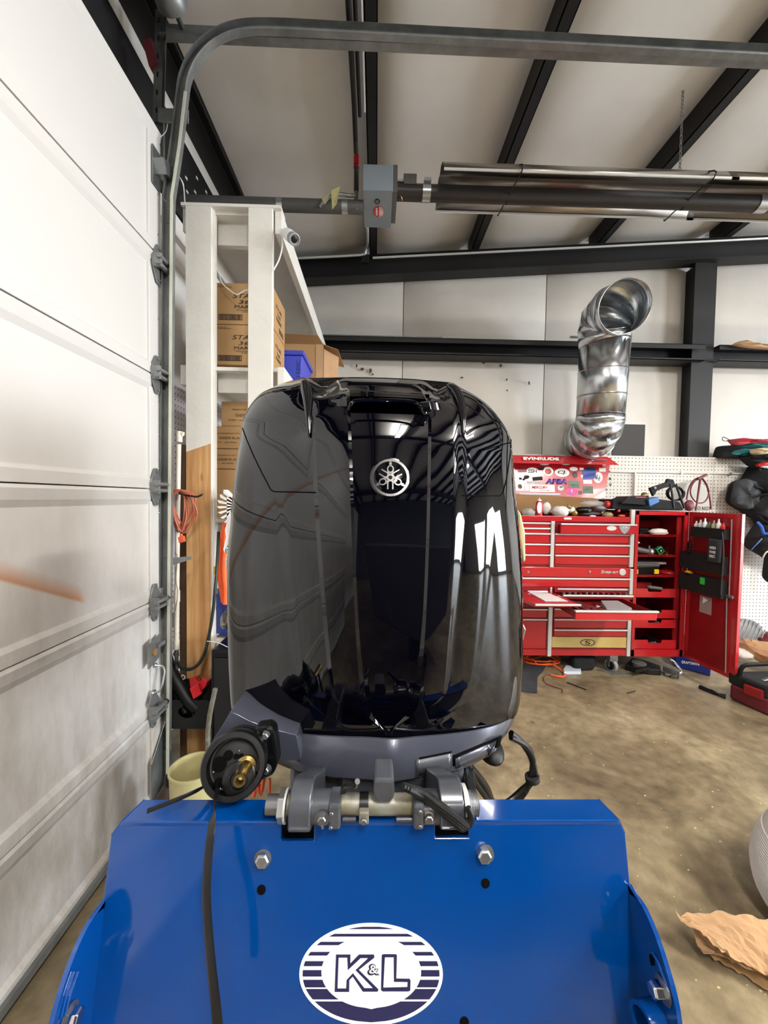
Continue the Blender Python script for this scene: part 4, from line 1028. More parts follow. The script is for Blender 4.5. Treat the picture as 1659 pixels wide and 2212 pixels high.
# slide-out work tray with a paper
A, B = bx_(1085, 1290, 1188, 1296)
zt_ = PY(1200, 1305, FY-.42).z; xl_ = PY(1140, 1278, FY).x-.16; 
wt_ = obj('work_tray', MB().prism([(xL_, FY, zt_), (PY(1192, 1278, FY).x, FY, zt_), (PY(1251, 1305, FY-.42).x, FY-.42, zt_), (PY(1155, 1305, FY-.42).x, FY-.42, zt_)], (0, 0, -.025)), 'red_paint', tc, bevel=.002)
xa_, xb_ = PY(1155, 1305, FY-.42).x, PY(1251, 1305, FY-.42).x
obj('handle', MB().box((xa_, FY-.437, zt_-.012), (xb_+.01, FY-.42, zt_+.004)), 'trim_silver', wt_, bevel=.002)
pa_ = [PZ(px, py, zt_+.002) for px, py in ((1147, 1282), (1186, 1282), (1227, 1299), (1178, 1299))]
pp_ = thing('paper_sheet', 'white paper sheet lying on the slide-out red tray', 'paper'); obj('sheet', MB().prism(pa_, (0, 0, .002)), 'white_paper', pp_)
pn_ = obj('pens', MB().cyl(PZ(1140, 1277, zt_+.008), PZ(1182, 1277, zt_+.008), .005, n=8).cyl(PZ(1144, 1280, zt_+.008), PZ(1184, 1279, zt_+.008), .004, n=8), 'zinc')
tag(pn_, 'two slim pens lying at the back of the slide-out red tray', 'pens')
# socket drawer (slightly open) and large pulled-out drawer
A, B = bx_(1196, 1270, 1350, 1284); obj('drawer', MB().box((A[0], FY-.02, A[2]+.02), (B[0], FY, B[2])), 'red_dark', tc, bevel=.002)
A, B = bx_(1202, 1270, 1352, 1273); obj('handle', MB().box((A[0], FY-.03, A[2]), (B[0], FY-.015, B[2])), 'trim_silver', tc)
A, B = pxbox(1216, 1286, 1366, 1294, FY-.1, 0)
so = obj('drawer', MB().box((A[0], FY-.1, A[2]), (B[0], FY-.085, B[2])).box((A[0], FY-.09, A[2]), (B[0], FY, A[2]+.004)), 'red_dark', tc)
obj('handle', MB().box((A[0]-.003, FY-.113, B[2]-.012), (B[0]+.003, FY-.1, B[2]+.004)), 'trim_silver', so, bevel=.002)
rnd = random.Random(5)
for k in range(12):
    x_ = A[0]+.03+k*(B[0]-A[0]-.06)/11
    s_ = obj('socket', MB().cyl((x_, FY-.05, A[2]+.004), (x_, FY-.05, B[2]+.006+rnd.random()*.012), .011+rnd.random()*.004, n=12), 'tool_steel')
    tag(s_, ORD[k]+' steel socket from the left in the slightly open middle drawer', 'socket', 'sockets in the open drawer')
PD = .52
A, B = pxbox(1243, 1321, 1419, 1340, FY-PD, 0)
bd_ = obj('drawer', MB().box((A[0], FY-PD, A[2]), (B[0], FY-PD+.015, B[2])), 'red_paint', tc, bevel=.003)
obj('handle', MB().box((A[0]-.005, FY-PD-.014, B[2]-.006), (B[0]+.008, FY-PD+.012, B[2]+.008)), 'trim_silver', bd_, bevel=.002)
zf = B[2]-.05
obj('tray', MB().box((A[0]+.012, FY-PD+.015, zf-.004), (B[0]-.012, FY+.02, zf)).box((A[0]+.01, FY-PD+.015, A[2]+.01), (A[0]+.014, FY+.02, B[2]-.002)).box((B[0]-.014, FY-PD+.015, A[2]+.01), (B[0]-.01, FY+.02, B[2]-.002)), 'red_dark', bd_)
rnd = random.Random(11)
for k in range(9):
    x_ = A[0]+.05+k*.034; y_ = FY-PD+.05+rnd.random()*.05; L_ = .16+rnd.random()*.1
    t = thing('screwdriver', ORD[k]+' hand tool from the left in the big open drawer, with '+['maroon', 'black', 'dark red', 'maroon', 'orange'][k % 5]+' grip', 'tool', 'hand tools in the big drawer')
    d_ = Vector((-.25+rnd.random()*.15, 1, 0)).normalized(); p_ = Vector((x_, y_, zf+.016+.012*(k % 2)))
    obj('grip', MB().lathe(p_, d_, [(.008, 0), (.013, .01), (.011, .05), (.013, .1), (.006, .11)], 10), ['maroon', 'black_plastic', 'red_dark', 'maroon', 'plug_orange'][k % 5], t, smooth=True)
    obj('shank', MB().cyl(p_+d_*.11, p_+d_*(.11+L_), .0035, n=8), 'tool_steel', t)
t = tag(obj('parts_case', MB().prism([PZ(px, py, zf+.05) for px, py in ((1298, 1297), (1335, 1297), (1365, 1313), (1358, 1317), (1310, 1314))], (0, 0, -.05)), 'grey_plastic', bevel=.004), 'grey plastic case lying in the big open drawer', 'case')
t = tag(obj('ratchet', MB().lathe(PZ(1292, 1312, zf+.03), (0, 0, 1), [(.02, -.02), (.022, 0), (.018, .012), (.001, .014)], 14).cyl(PZ(1292, 1312, zf+.03), PZ(1286, 1300, zf+.02), .008, n=8), 'chrome', smooth=True), 'round chrome ratchet head near the middle of the big open drawer', 'tool')
# lower drawers
for (x0, y0, x1, y1) in ((1085, 1315, 1181, 1334), (1197, 1315, 1353, 1334), (1197, 1337.5, 1353, 1357), (1197, 1360, 1353, 1375), (1085, 1337, 1181, 1339)): drawer(x0, y0, x1, y1)
A, B = bx_(1085, 1341, 1180, 1401); obj('door', MB().box((A[0], FY, A[2]), (B[0], FY+.018, B[2])), 'red_paint', tc, bevel=.003)
A, B = bx_(1192, 1376.5, 1353, 1399); wdp = obj('drawer', MB().box((A[0], FY-.002, A[2]), (B[0], FY+.016, B[2])), 'yellow_wood', tc, bevel=.003, label='pale yellow wooden drawer front')
c = PY(1269.5, 1388, FY-.002)
rg = [c+Vector((.066*math.cos(a), -.0006, .030*math.sin(a))) for a in [i*PI/20 for i in range(41)]]
obj('ring_print', MB().sweep(rg, [(-.003, 0), (.003, 0), (.003, -.0015), (-.003, -.0015)], (0, 1, 0)), 'ink', wdp)
text('lettering', 'S', 'ink', c+Vector((0, -.001, 0)), (1, 0, 0), (0, 0, 1), .05, .038, wdp, bold=.015)
A, B = bx_(1085, 1403, 1353, 1416); obj('kick_strip', MB().box((A[0], FY+.0, A[2]), (B[0], FY+.02, B[2])), 'red_paint', tc)
# casters
def caster(px, Y=FY+.09, big=1, par=tc):
    c = PY(px, 1437, Y); zc_ = .062*big
    o = obj('caster', MB().lathe((c.x-.02, Y, zc_), (1, .35, 0), [(.03, 0), (.058, .002), (.062, .01), (.062, .03), (.058, .038), (.03, .04)], 24), 'grey_plastic', par, smooth=True)
    obj('wheel_hub', MB().lathe((c.x-.024, Y-.004, zc_), (1, .35, 0), [(.012, -.004), (.040, .0), (.04, .01), (.01, .01)], 20), 'black_plastic', o)
    obj('fork', MB().box((c.x-.04, Y-.03, .11), (c.x+.035, Y+.05, zbot)).box((c.x-.035, Y-.01, .05), (c.x-.03, Y+.03, .12)), 'galvanized_dull', o)
caster(1322, FY+.03); caster(1110)
c_ = PY(1322, 1440, FY)
for px in (1110, 1340): 
    c = PY(px, 1437, FY); o = obj('caster', MB().lathe((c.x, FY+.5, .062), (1, 0, 0), [(.03, 0), (.062, .005), (.062, .035), (.03, .04)], 20), 'grey_plastic', tc, smooth=True)
    obj('fork', MB().box((c.x-.03, FY+.47, .1), (c.x+.05, FY+.55, zbot)), 'galvanized_dull', o)
# lid
LYb = FY+.5
za = PY(1200, 1106, LYb).z
lz1 = PY(1220, 987, LYb+.12).z
xl0 = xL_; xlr = PY(1300, 1075, LYb).x; xlt = PY(1320, 1000, LYb+.12).x
lid = obj('lid', MB().prism([(xl0, LYb, ztop), (xlr+.0, LYb, ztop), (xlt, LYb+.12, lz1), (xl0, LYb+.12, lz1)], (0, .012, 0)), 'red_paint', tc, label='opened red lid covered in stickers')
rA = PY(1108, 983, LYb-.02); 
A, B = pxbox(1085, 984, 1336, 1001, LYb-.03, 0)
rim = obj('lid_rim', MB().prism([(xl0, LYb+.12, B[2]), (PY(1312, 990, LYb).x, LYb+.12, B[2]), (B[0], LYb-.03, A[2]), (xl0, LYb-.03, A[2])], (0, 0, -.006)), 'red_paint', lid)
obj('lid_front', MB().prism([(xl0, LYb-.03, A[2]), (B[0], LYb-.03, A[2]), (PY(1312, 990, LYb).x, LYb+.0, B[2]), (xl0, LYb+.0, B[2])], (0, .006, 0)), 'red_paint', lid)
nrm_l = Vector((0, -(lz1-ztop), .12)).normalized()
up_l = Vector((0, .12, lz1-ztop)).normalized(); P0l = Vector((0, LYb, ztop))
def LP(px, py): return PP(px, py, P0l, nrm_l)+nrm_l*.0015
fwn = Vector((0, -1, 0))
c = PY(1168, 991, LYb-.025); text('lettering', 'EVINRUDE', 'decal_white', c+Vector((0, -.006, 0)), (1, 0, 0), Vector((0, .3, 1)), 78*4/F, 7*4/F, rim, ext=.002, bold=.05)
c = PY(1295, 993, LYb-.03); obj('dark_decal', MB().box((c.x-.075, c.y-.006, c.z-.008), (c.x+.075, c.y-.004, c.z+.006)), 'heater_dark', rim)
def sticker(shape, px, py, w_, h_, m, rot=0, txt=None, tm='ink', tw=.7, th=.5, sh=0):
    c = LP(px, py); k_ = 4.04/F; xa = Vector((math.cos(rot), 0, 0))+up_l*math.sin(rot); ya = nrm_l.cross(xa)*(1)
    if ya.z < 0: ya = -ya
    if shape == 'o': pts = [c+xa*(w_*k_/2*math.cos(a))+ya*(h_*k_/2*math.sin(a)) for a in [i*PI/12 for i in range(24)]]
    else: pts = [c+xa*(w_*k_/2*i)+ya*(h_*k_/2*j) for i, j in ((-1, -1), (1, -1), (1, 1), (-1, 1))]
    o = obj('sticker', MB().prism(pts, nrm_l*.0008), m, lid)
    if txt: text('lettering', txt, tm, c+nrm_l*.0012, xa, ya, w_*k_*tw, h_*k_*th, o, ext=.0006, bold=.02, shear=sh)
    return o
for st in (('o', 1150, 1018, 27, 17, 'decal_white', 0, 'SSH', 'ink', .75, .45, .1), ('o', 1214, 1021, 33, 19, 'decal_white', 0, 'CJ.', 'ink', .6, .5, .15), ('o', 1184, 1018, 23, 20, 'decal_white', 0), ('o', 1184, 1019, 15, 12, 'plug_orange', 0),
           ('o', 1239, 1013, 19, 9, 'decal_white', 0), ('r', 1256, 1013, 9, 5, 'decal_white', 0), ('r', 1128, 1014, 20, 14, 'red_dark', 0), ('r', 1128, 1017, 15, 6, 'decal_white', 0), ('o', 1106, 1015, 12, 10, 'decal_white', 0),
           ('o', 1176, 1001, 23, 9, 'decal_white', 0), ('o', 1222, 1001, 22, 8, 'decal_white', 0), ('o', 1304, 1002, 11, 7, 'decal_white', 0), ('r', 1268, 1001, 66, 5, 'yellow_plastic', 0),
           ('r', 1273, 1024, 30, 22, 'blue_sticker', .1), ('r', 1270, 1027, 32, 7, 'decal_white', .2), ('r', 1271, 1029, 28, 4, 'decal_red', .2), ('r', 1276, 1012, 22, 9, 'black_matte', 0), ('r', 1301, 1015, 15, 8, 'decal_white', 0), ('o', 1292, 1032, 19, 25, 'decal_white', -.35, '3-b', 'ink', .5, .5),
           ('o', 1242, 1026, 12, 14, 'brown_jug', 0), ('r', 1169, 1012, 12, 7, 'black_matte', 0), ('r', 1166, 1025, 16, 6, 'decal_white', 0), ('r', 1161, 1034, 22, 8, 'black_matte', .1), ('o', 1136, 1029, 10, 6, 'maroon', 0), ('o', 1124, 1034, 8, 6, 'black_matte', 0), ('o', 1131, 1036, 6, 5, 'black_matte', 0), ('o', 1137, 1031, 14, 8, 'black_matte', .3),
           ('r', 1123, 1051, 19, 19, 'decal_white', 0), ('o', 1123, 1051, 10, 11, 'maroon', 0), ('r', 1138, 1054, 9, 13, 'decal_white', 0), ('r', 1171, 1055, 55, 16, 'decal_white', 0), ('r', 1153, 1042, 30, 4, 'grey_plastic', 0, 'Snap-on', 'decal_white', .9, .8),
           ('o', 1211, 1054, 14, 12, 'bluish_white', .2), ('o', 1212, 1052, 8, 5, 'green_sticker', .2), ('r', 1240, 1046, 23, 16, 'green_sticker', -.05), ('r', 1240, 1048, 18, 3, 'bluish_white', -.1), ('o', 1235, 1062, 27, 15, 'magenta', 0), ('r', 1235, 1064, 10, 2.4, 'decal_white', 0), ('r', 1235, 1061, 2, 8, 'decal_white', 0), ('r', 1270, 1058, 22, 16, 'green_sticker', 0), ('r', 1269, 1057, 14, 5, 'tan_fabric', .15), ('r', 1253, 1064, 8, 8, 'heater_dark', 0),
           ('r', 1269, 1041, 19, 8, 'decal_white', 0), ('r', 1166, 1067, 90, 4, 'bluish_white', 0)):
    sticker(*st)
text('lettering', 'MERCURY', 'decal_red', LP(1166, 1053)+nrm_l*.0016, (1, 0, 0), up_l, 36*4.04/F, 6*4.04/F, lid, shear=.3, bold=.03)
text('lettering', 'Racing', 'ink', LP(1176, 1059)+nrm_l*.0016, (1, 0, 0), up_l, 22*4.04/F, 4*4.04/F, lid, shear=.3)
text('lettering', 'APBA', 'purple', LP(1201, 1040)+nrm_l*.001, (1, 0, 0), up_l, 48*4.04/F, 12*4.04/F, lid, bold=.06, shear=.2)
tag(obj('cardboard_sheet', MB().prism([PY(1095, 1066, FY+.42), PY(1322, 1078, FY+.42), PY(1290, 1090, FY+.36), PY(1245, 1106, FY+.3), PY(1095, 1109, FY+.3)], (0, .006, .0)), 'cardboard_dark'), 'brown cardboard sheet standing in the open tray below the sticker-covered lid', 'cardboard')
# --- goods on the chest
ty = FY+.12
def zat(px, py, y): return PY(px, py, y)
sp = thing('spray_can', 'red and white aerosol can standing on the chest tray', 'can')
c = PY(1164, 1115, ty); r__ = 7*ty/F; zt_ = PY(1164, 1082, ty).z; zb0 = ztop-.02
obj('can', MB().lathe((c.x, ty, zb0), (0, 0, 1), [(r__, 0), (r__, (zt_-zb0)*.9), (r__*.6, (zt_-zb0))], 20), 'red_plastic', sp, smooth=True)
obj('cap', MB().lathe((c.x, ty, zt_), (0, 0, 1), [(r__*.62, 0), (r__*.62, .012), (.004, .016), (.004, .03)], 16), 'white_plastic', sp, smooth=True)
obj('print', MB().prism([(c.x-.01+.022*math.cos(a), ty-r__-.002, (zt_+zb0)/2+.02+.055*math.sin(a)) for a in [i*PI/10 for i in range(20)]], (0, .006, 0)), 'white_paper', sp)
def lump(nm, label, cat, px, py, rx, ry, rz_, m, Y=ty, seed=1, wob=.3, group=None):
    c = PY(px, py, Y); o = obj(nm, MB().ball((c.x, Y, c.z), rx, ry, rz_, 16, 10, wob, seed), m, smooth=True, angle=0)
    return tag(o, label, cat, group)
lump('plastic_bag', 'clear plastic bag at the left end of the chest tray', 'bag', 1142, 1108, .06, .05, .045, 'clear_plastic', seed=2)
lump('plastic_bag', 'pale plastic pouch standing right behind the aerosol can', 'bag', 1180, 1098, .045, .03, .06, 'rag_white', Y=ty+.08, seed=3, wob=.12)
lump('shop_rag', 'crumpled white rag on the chest tray right of the can', 'rag', 1210, 1105, .085, .06, .05, 'rag_white', seed=4)
bt = thing('bottle', 'tilted clear bottle with amber liquid between the rag and the dark tools', 'bottle')
a, b_ = PY(1243, 1112, ty), PY(1227, 1092, ty)
obj('bottle', MB().lathe(a, b_-a, [(.025, 0), (.03, .01), (.03, .075), (.013, .1), (.012, .118)], 18), 'amber_bottle', bt, smooth=True)
obj('label_sticker', MB().lathe(a+(b_-a).normalized()*.05, b_-a, [(.031, 0), (.031, .03)], 18), 'white_paper', bt, smooth=True)
for (px, py, rx, rz_, m, l_, sd) in ((1262, 1102, .09, .03, 'black_plastic', 'dark tool heap beside the amber bottle', 5), (1275, 1110, .1, .022, 'heater_dark', 'low heap of dark fittings at the front of the chest tray', 6), (1297, 1098, .06, .03, 'grey_plastic', 'grey parts bag left of the red cup', 7), (1312, 1112, .05, .03, 'tan_fabric', 'tan rag ball below the red cup', 8), (1345, 1096, .07, .05, 'black_fabric', 'black cloth heap at the right end of the chest tray', 9), (1280, 1088, .12, .03, 'clear_plastic', 'clear plastic wrapping across the back of the chest tray', 10)):
    lump('parts_heap', l_, 'clutter', px, py, rx, .05, rz_, m, Y=ty+.04, seed=sd)
rcup = thing('red_cup', 'red plastic filter cup lying on the chest tray', 'cup')
c = PY(1321, 1092, ty)
obj('cup', MB().lathe((c.x-.06, ty, c.z+.01), (1, 0, -.05), [(.02, 0), (.034, .0), (.034, .14), (.03, .145), (.02, .145)], 20), 'red_plastic', rcup, smooth=True)
obj('spout', MB().cyl((c.x+.06, ty-.01, c.z), (c.x+.05, ty-.03, c.z-.06), .018, .014), 'red_plastic', rcup, smooth=True)
lump('white_clip', 'small white clip at the front edge of the chest tray', 'clip', 1280, 1115, .03, .015, .008, 'white_plastic', Y=FY+.02)
lump('beads', 'little orange and white pieces at the right front corner of the tray', 'clutter', 1343, 1114, .035, .015, .01, 'plug_orange', Y=FY+.02, seed=12)
# side cabinet
cb = thing('side_cabinet', 'tall narrow red side cabinet with shelves beside the tool chest, its door swung open', 'cabinet')
xa1, xb1 = PY(1368, 1250, FY).x, PY(1480, 1250, FY).x
zc0, zc1 = PY(1430, 1418, FY).z, PY(1430, 1105, FY).z
DD = .5
obj('carcass', MB().box((xa1, FY, zc0), (xa1+.012, FY+DD, zc1)).box((xb1-.012, FY, zc0), (xb1, FY+DD, zc1)).box((xa1, FY, zc1-.012), (xb1, FY+DD, zc1)).box((xa1, FY, zc0), (xb1, FY+DD, zc0+.012)).box((xa1, FY+DD-.01, zc0), (xb1, FY+DD, zc1)), 'red_dark', cb)
fx0, fx1 = PY(1375, 1250, FY).x, PY(1463, 1250, FY).x
fz1, fz0 = PY(1430, 1113, FY).z, PY(1430, 1403, FY).z
obj('face_frame', MB().box((xa1, FY-.006, zc0), (fx0, FY+.012, zc1)).box((fx1+.045, FY-.006, zc0), (xb1, FY+.012, zc1)).box((xa1, FY-.006, fz1), (xb1, FY+.012, zc1)).box((xa1, FY-.006, zc0), (xb1, FY+.012, fz0)), 'red_paint', cb, bevel=.002)
obj('face_frame', MB().box((fx1, FY+.03, fz0), (fx1+.05, FY+.04, fz1)), 'red_dark', cb)
for py in (1157, 1201, 1245):
    z_ = PY(1420, py, FY).z; obj('shelf_board', MB().box((fx0, FY+.01, z_-.004), (fx1+.0, FY+DD-.02, z_+.004)).box((fx0, FY+.01, z_-.008), (fx1, FY+.016, z_+.008)), 'red_paint', cb)
for (y0, y1) in ((1272, 1291), (1318, 1336), (1339, 1357), (1383, 1402)):
    A, B = pxbox(1370, y0, 1461, y1, FY, 0); nx0, nx1 = PY(1400, y0, FY).x, PY(1431, y0, FY).x; nz_ = B[2]-.03
    pl = [(A[0], A[2]), (B[0], A[2]), (B[0], B[2]), (nx1, B[2]), (nx1-.008, nz_), (nx0+.008, nz_), (nx0, B[2]), (A[0], B[2])]
    o = obj('pull_out_tray', MB().prism([(x_, FY+.004, z_) for x_, z_ in pl], (0, .01, 0)), 'red_paint', cb, bevel=.001)
    obj('tray_floor', MB().box((A[0], FY+.01, A[2]), (B[0], FY+DD-.03, A[2]+.005)), 'red_dark', o)
def onshelf(nm, label, cat, x0, y0, x1, y1, m, Y=FY+.1, D=.15, bevel=.004):
    A, B = pxbox(x0, y0, x1, y1, Y, D); return tag(obj(nm, MB().box(A, B), m, bevel=bevel), label, cat)
onshelf('red_case', 'flat dark red case on the back of the top cabinet shelf', 'case', 1379, 1124, 1426, 1140, 'red_dark', FY+.3)
onshelf('dark_box', 'small black box left of the white bag on the top cabinet shelf', 'box', 1383, 1142, 1402, 1155, 'black_plastic')
lump('plastic_bag', 'white plastic bag on the top shelf of the side cabinet', 'bag', 1422, 1149, .09, .05, .032, 'rag_white', Y=FY+.08, seed=21, wob=.2)
a, b_ = PY(1376, 1187, FY+.08), PY(1402, 1192, FY+.04)
ag = thing('air_tool', 'grey pistol-shaped air tool on the second cabinet shelf', 'tool')
obj('body', MB().cyl(a, b_, .03, .024), 'heater_dark', ag, smooth=True); obj('head', MB().ball(b_+Vector((.02, 0, .0)), .03, .03, .035, 12, 8, .2, 3).cyl(b_+Vector((.0, 0, .02)), b_+Vector((.0, 0, .06)), .009), 'tool_steel', ag, smooth=True)
gg = thing('green_gauge', 'square green gauge box tilted on the second cabinet shelf', 'gauge')
c = PY(1424, 1189, FY+.06)
obj('case', MB().obox(c, (.026, 0, .018), (0, .02, 0), (-.018, 0, .026)), 'green_dark', gg, bevel=.004); obj('dial', MB().obox(c+Vector((0, -.021, 0)), (.015, 0, .01), (0, .002, 0), (-.01, 0, .015)), 'black_plastic', gg)
obj('print', MB().obox(c+Vector((0, -.024, 0)), (.004, 0, .006), (0, .001, 0), (-.002, 0, .004)), 'white_plastic', gg)
onshelf('brass_block', 'small brassy block right of the green gauge', 'block', 1440, 1192, 1454, 1200, 'brass')
lump('white_rag', 'white rag end at the left of the second cabinet shelf', 'rag', 1374, 1172, .03, .03, .012, 'rag_white', Y=FY+.05, seed=31)
oc2 = thing('organizer_case', 'black organizer case with two yellow latches on the third cabinet shelf', 'case')
A, B = pxbox(1370, 1224, 1425, 1243, FY+.05, .25); obj('case', MB().box(A, B), 'black_plastic', oc2, bevel=.006)
obj('lid', MB().box((A[0], A[1], B[2]), (B[0], B[1], B[2]+.03)), 'heater_dark', oc2, bevel=.006)
for px in (1374, 1419): A2, B2 = pxbox(px-5, 1230, px+5, 1240, FY+.04, .01); obj('latch', MB().box(A2, B2), 'yellow_plastic', oc2, bevel=.003)
lump('red_case', 'rounded red case right of the organizer case', 'case', 1440, 1236, .065, .08, .03, 'red_paint', Y=FY+.12, seed=1, wob=.02)
onshelf('grey_plate', 'grey sheet lying on top of the organizer case', 'sheet', 1372, 1214, 1440, 1219, 'grey_plastic', FY+.1, .2)
onshelf('red_box', 'slanted red box in the upper pull-out tray', 'box', 1376, 1258, 1408, 1272, 'red_dark', FY+.12, .15)
t = tag(obj('grinder', MB().cyl(PY(1402, 1268, FY+.03), PY(1430, 1272, FY+.0), .018, .015).ball(PY(1403, 1268, FY+.03), .03, .03, .018, 12, 8), 'heater_dark', smooth=True), 'dark grinder handle hanging over the notch of the upper pull-out tray', 'tool')
for (px, py, l_) in ((1418, 1318, 'second'), (1416, 1340, 'third'), (1405, 1384, 'lowest')):
    lump('tool_heap', 'dark tool heap in the %s pull-out tray of the side cabinet' % l_, 'clutter', px, py+1, .07, .08, .028, 'black_plastic', Y=FY+.1, seed=int(py), wob=.4)
# open cabinet door, hinged at the right, reaching towards the room
hp = PY(1483, 1250, FY); ep = PY(1597, 1250, 3.02)
dd = Vector((ep.x-hp.x, ep.y-hp.y, 0)); dl = dd.length; dn = dd.normalized(); nn = Vector((dn.y, -dn.x, 0))
if nn.x > 0: nn = -nn     # inner face looks to the left
dr_ = obj('door', MB().prism([hp.xy.to_3d()+Vector((0, 0, zc0)), hp.xy.to_3d()+dd+Vector((0, 0, zc0)), hp.xy.to_3d()+dd+Vector((0, 0, zc1)), hp.xy.to_3d()+Vector((0, 0, zc1))], -nn*.028), 'red_paint', cb, bevel=.002)
def DP(px, py, off=0): return PP(px, py, hp+nn*off, nn)
def DB(s, z_, off): return Vector((hp.x, hp.y, 0))+dn*s+nn*off+Vector((0, 0, z_))
obj('door_panel', MB().prism([DB(.05, zc0+.04, .0), DB(dl-.075, zc0+.04, .0), DB(dl-.075, zc1-.04, .0), DB(.05, zc1-.04, .0)], nn*.004), 'red_dark', dr_, bevel=.001)
obj('hinge_strip', MB().prism([DB(-.02, zc0, .0), DB(.0, zc0, .0), DB(.0, zc1, .0), DB(-.02, zc1, .0)], nn*.01), 'red_paint', dr_)
def rod(x0, y0, x1, y1, r, m, nm): a, b_ = DP(x0, y0, .02), DP(x1, y1, .02); return obj(nm, MB().cyl(a, b_, r, n=8), m, dr_, smooth=True)
rod(1581, 1122, 1575, 1287, .005, 'zinc', 'lock_rod'); rod(1570, 1292, 1567, 1453, .005, 'zinc', 'lock_rod')
a = DP(1576, 1289, .012); obj('latch', MB().obox(a, (.0, .03, 0), nn*.01, (0, 0, .012)), 'galvanized_dull', dr_, bevel=.002)
def tray_on_door(x0, y0, x1, y1, label, m='black_matte'):
    a, b_, c_, d_ = DP(x0, y0, .005), DP(x1, y0, .005), DP(x1, y1, .005), DP(x0, y1, .005)
    zt_ = (a.z+b_.z)/2; zb_ = (c_.z+d_.z)/2
    sa = (a-hp).dot(dn); sb = (b_-hp).dot(dn)
    o = obj('door_bin', MB().prism([DB(sa, zb_, .006), DB(sb, zb_, .006), DB(sb, zt_, .006), DB(sa, zt_, .006)], nn*.05), m)
    tag(o, label, 'bin'); return sa, sb, zt_, zb_
s1 = tray_on_door(1503, 1140, 1576, 1162, 'upper black magnetic bin on the open cabinet door')
for k in range(7):
    s_ = s1[0]+.03+k*(s1[1]-s1[0]-.06)/6; p_ = DB(s_, s1[2], .03); hh = .05+.015*((k*37) % 3)
    t = obj('small_bottle', MB().lathe(p_+Vector((0, 0, -.03)), (0, 0, 1), [(.017, 0), (.018, .02), (.018, .02+hh*.6), (.007, .03+hh*.7), (.006, .03+hh)], 12), ['white_plastic', 'rag_white', 'white_plastic', 'green_sticker', 'tan_fabric', 'rag_white', 'red_plastic'][k], smooth=True)
    tag(t, ['first white dropper bottle from the hinge', 'second, thin white bottle', 'third white bottle', 'green small bottle', 'tan small bottle', 'tall off-white bottle', 'red-capped bottle at the outer end'][k]+' in the upper bin of the cabinet door', 'bottle')
s2 = tray_on_door(1480, 1196, 1574, 1233, 'middle black bin with coiled leads on the cabinet door')
s3 = tray_on_door(1478, 1243, 1572, 1281, 'lower black bin with yellow tape measure on the cabinet door')
lb = thing('hanging_pouch', 'dark hanging pouch with blocks of white lettering on the cabinet door', 'pouch')
a = DP(1543, 1195, .07)
obj('pouch', MB().obox(a+Vector((0, 0, .02)), dn*.055, nn*.015, (0, 0, .1)), 'charcoal_fabric', lb, bevel=.02)
for k, s_ in enumerate(('MAKING', 'POWER', 'FIRST.')): text('lettering', s_, 'white_plastic', a+nn*.017+Vector((0, 0, .045-k*.036)), -dn if False else dn, (0, 0, 1), .055, .024, lb, ext=.001, bold=.03)
obj('strap', MB().tube([DP(1560, 1150, .07), DP(1563, 1190, .075), DP(1560, 1240, .075), DP(1557, 1285, .07)], .006, 6, 4), 'charcoal_fabric', lb)
cb2 = obj('coiled_lead', MB().tube([DP(1490, 1190, .07)+Vector((0, .03*math.cos(a_), .035*math.sin(a_)+.004*a_)) for a_ in [i*PI/5 for i in range(30)]], .006, 6), 'black_rubber', smooth=True)
tag(cb2, 'coiled black lead on the middle bin near the door hinge', 'lead')
a = DP(1489, 1240, .03); tm_ = thing('tape_measure', 'yellow tape measure standing in the lower bin of the cabinet door', 'tape measure')
obj('case', MB().lathe(a, nn, [(.03, -.015), (.034, -.01), (.034, .02), (.03, .025)], 18), 'yellow_plastic', tm_, smooth=True)
obj('hub', MB().lathe(a+nn*.025, nn, [(.015, 0), (.015, .002), (.001, .002)], 12), 'black_plastic', tm_)
a = DP(1517, 1255, .06); tag(obj('green_marker', MB().obox(a, dn*.022, nn*.004, (0, 0, .03)), 'green_plastic', bevel=.003), 'bright green tag on the lower bin of the cabinet door', 'tag')
a = DP(1524, 1307, .006); zb1 = tag(obj('plastic_bag', MB().obox(a, dn*.055, nn*.003, (0, 0, .075)), 'clear_plastic', bevel=.002), 'small clear plastic bag taped to the red cabinet door', 'bag')
a = DP(1523, 1298, .012); tag(obj('paper_scrap', MB().prism([a+dn*-.02+Vector((0, 0, .03)), a+dn*.03+Vector((0, 0, .015)), a+dn*-.02+Vector((0, 0, -.03))], nn*.002), 'white_paper'), 'white scrap inside the clear bag on the cabinet door', 'paper')
# goods on top of cabinet
def bagpoly(nm, label, cat, pts, Y, D, m, bevel=.012, group=None):
    o = obj(nm, MB().prism([PY(px, py, Y) for px, py in pts], (0, D, 0)), m, bevel=bevel); return tag(o, label, cat, group)
bagpoly('black_case', 'soft black tool case lying on the red chest', 'case', [(1322, 1100), (1325, 1078), (1345, 1082), (1370, 1072), (1395, 1080), (1412, 1100)], FY+.06, .25, 'black_fabric')
bc = bagpoly('hard_case', 'dark flat hard case with a blue end on top of the soft black case', 'case', [(1343, 1088), (1360, 1072), (1402, 1070), (1404, 1092)], FY+.0, .2, 'black_plastic', .004)
obj('blue_end', MB().prism([PY(px, py, FY-.02) for px, py in ((1401, 1080), (1423, 1073), (1424, 1085), (1404, 1094))], (0, .12, 0)), 'blue_case', bc, bevel=.004)
obj('name_plate', MB().prism([PY(px, py, FY-.004) for px, py in ((1373, 1073), (1396, 1073), (1396, 1075), (1373, 1075))], (0, .004, 0)), 'decal_red', bc)
tb = thing('tool_bag', 'open black tool bag with stiff lid standing on the cabinet', 'bag')
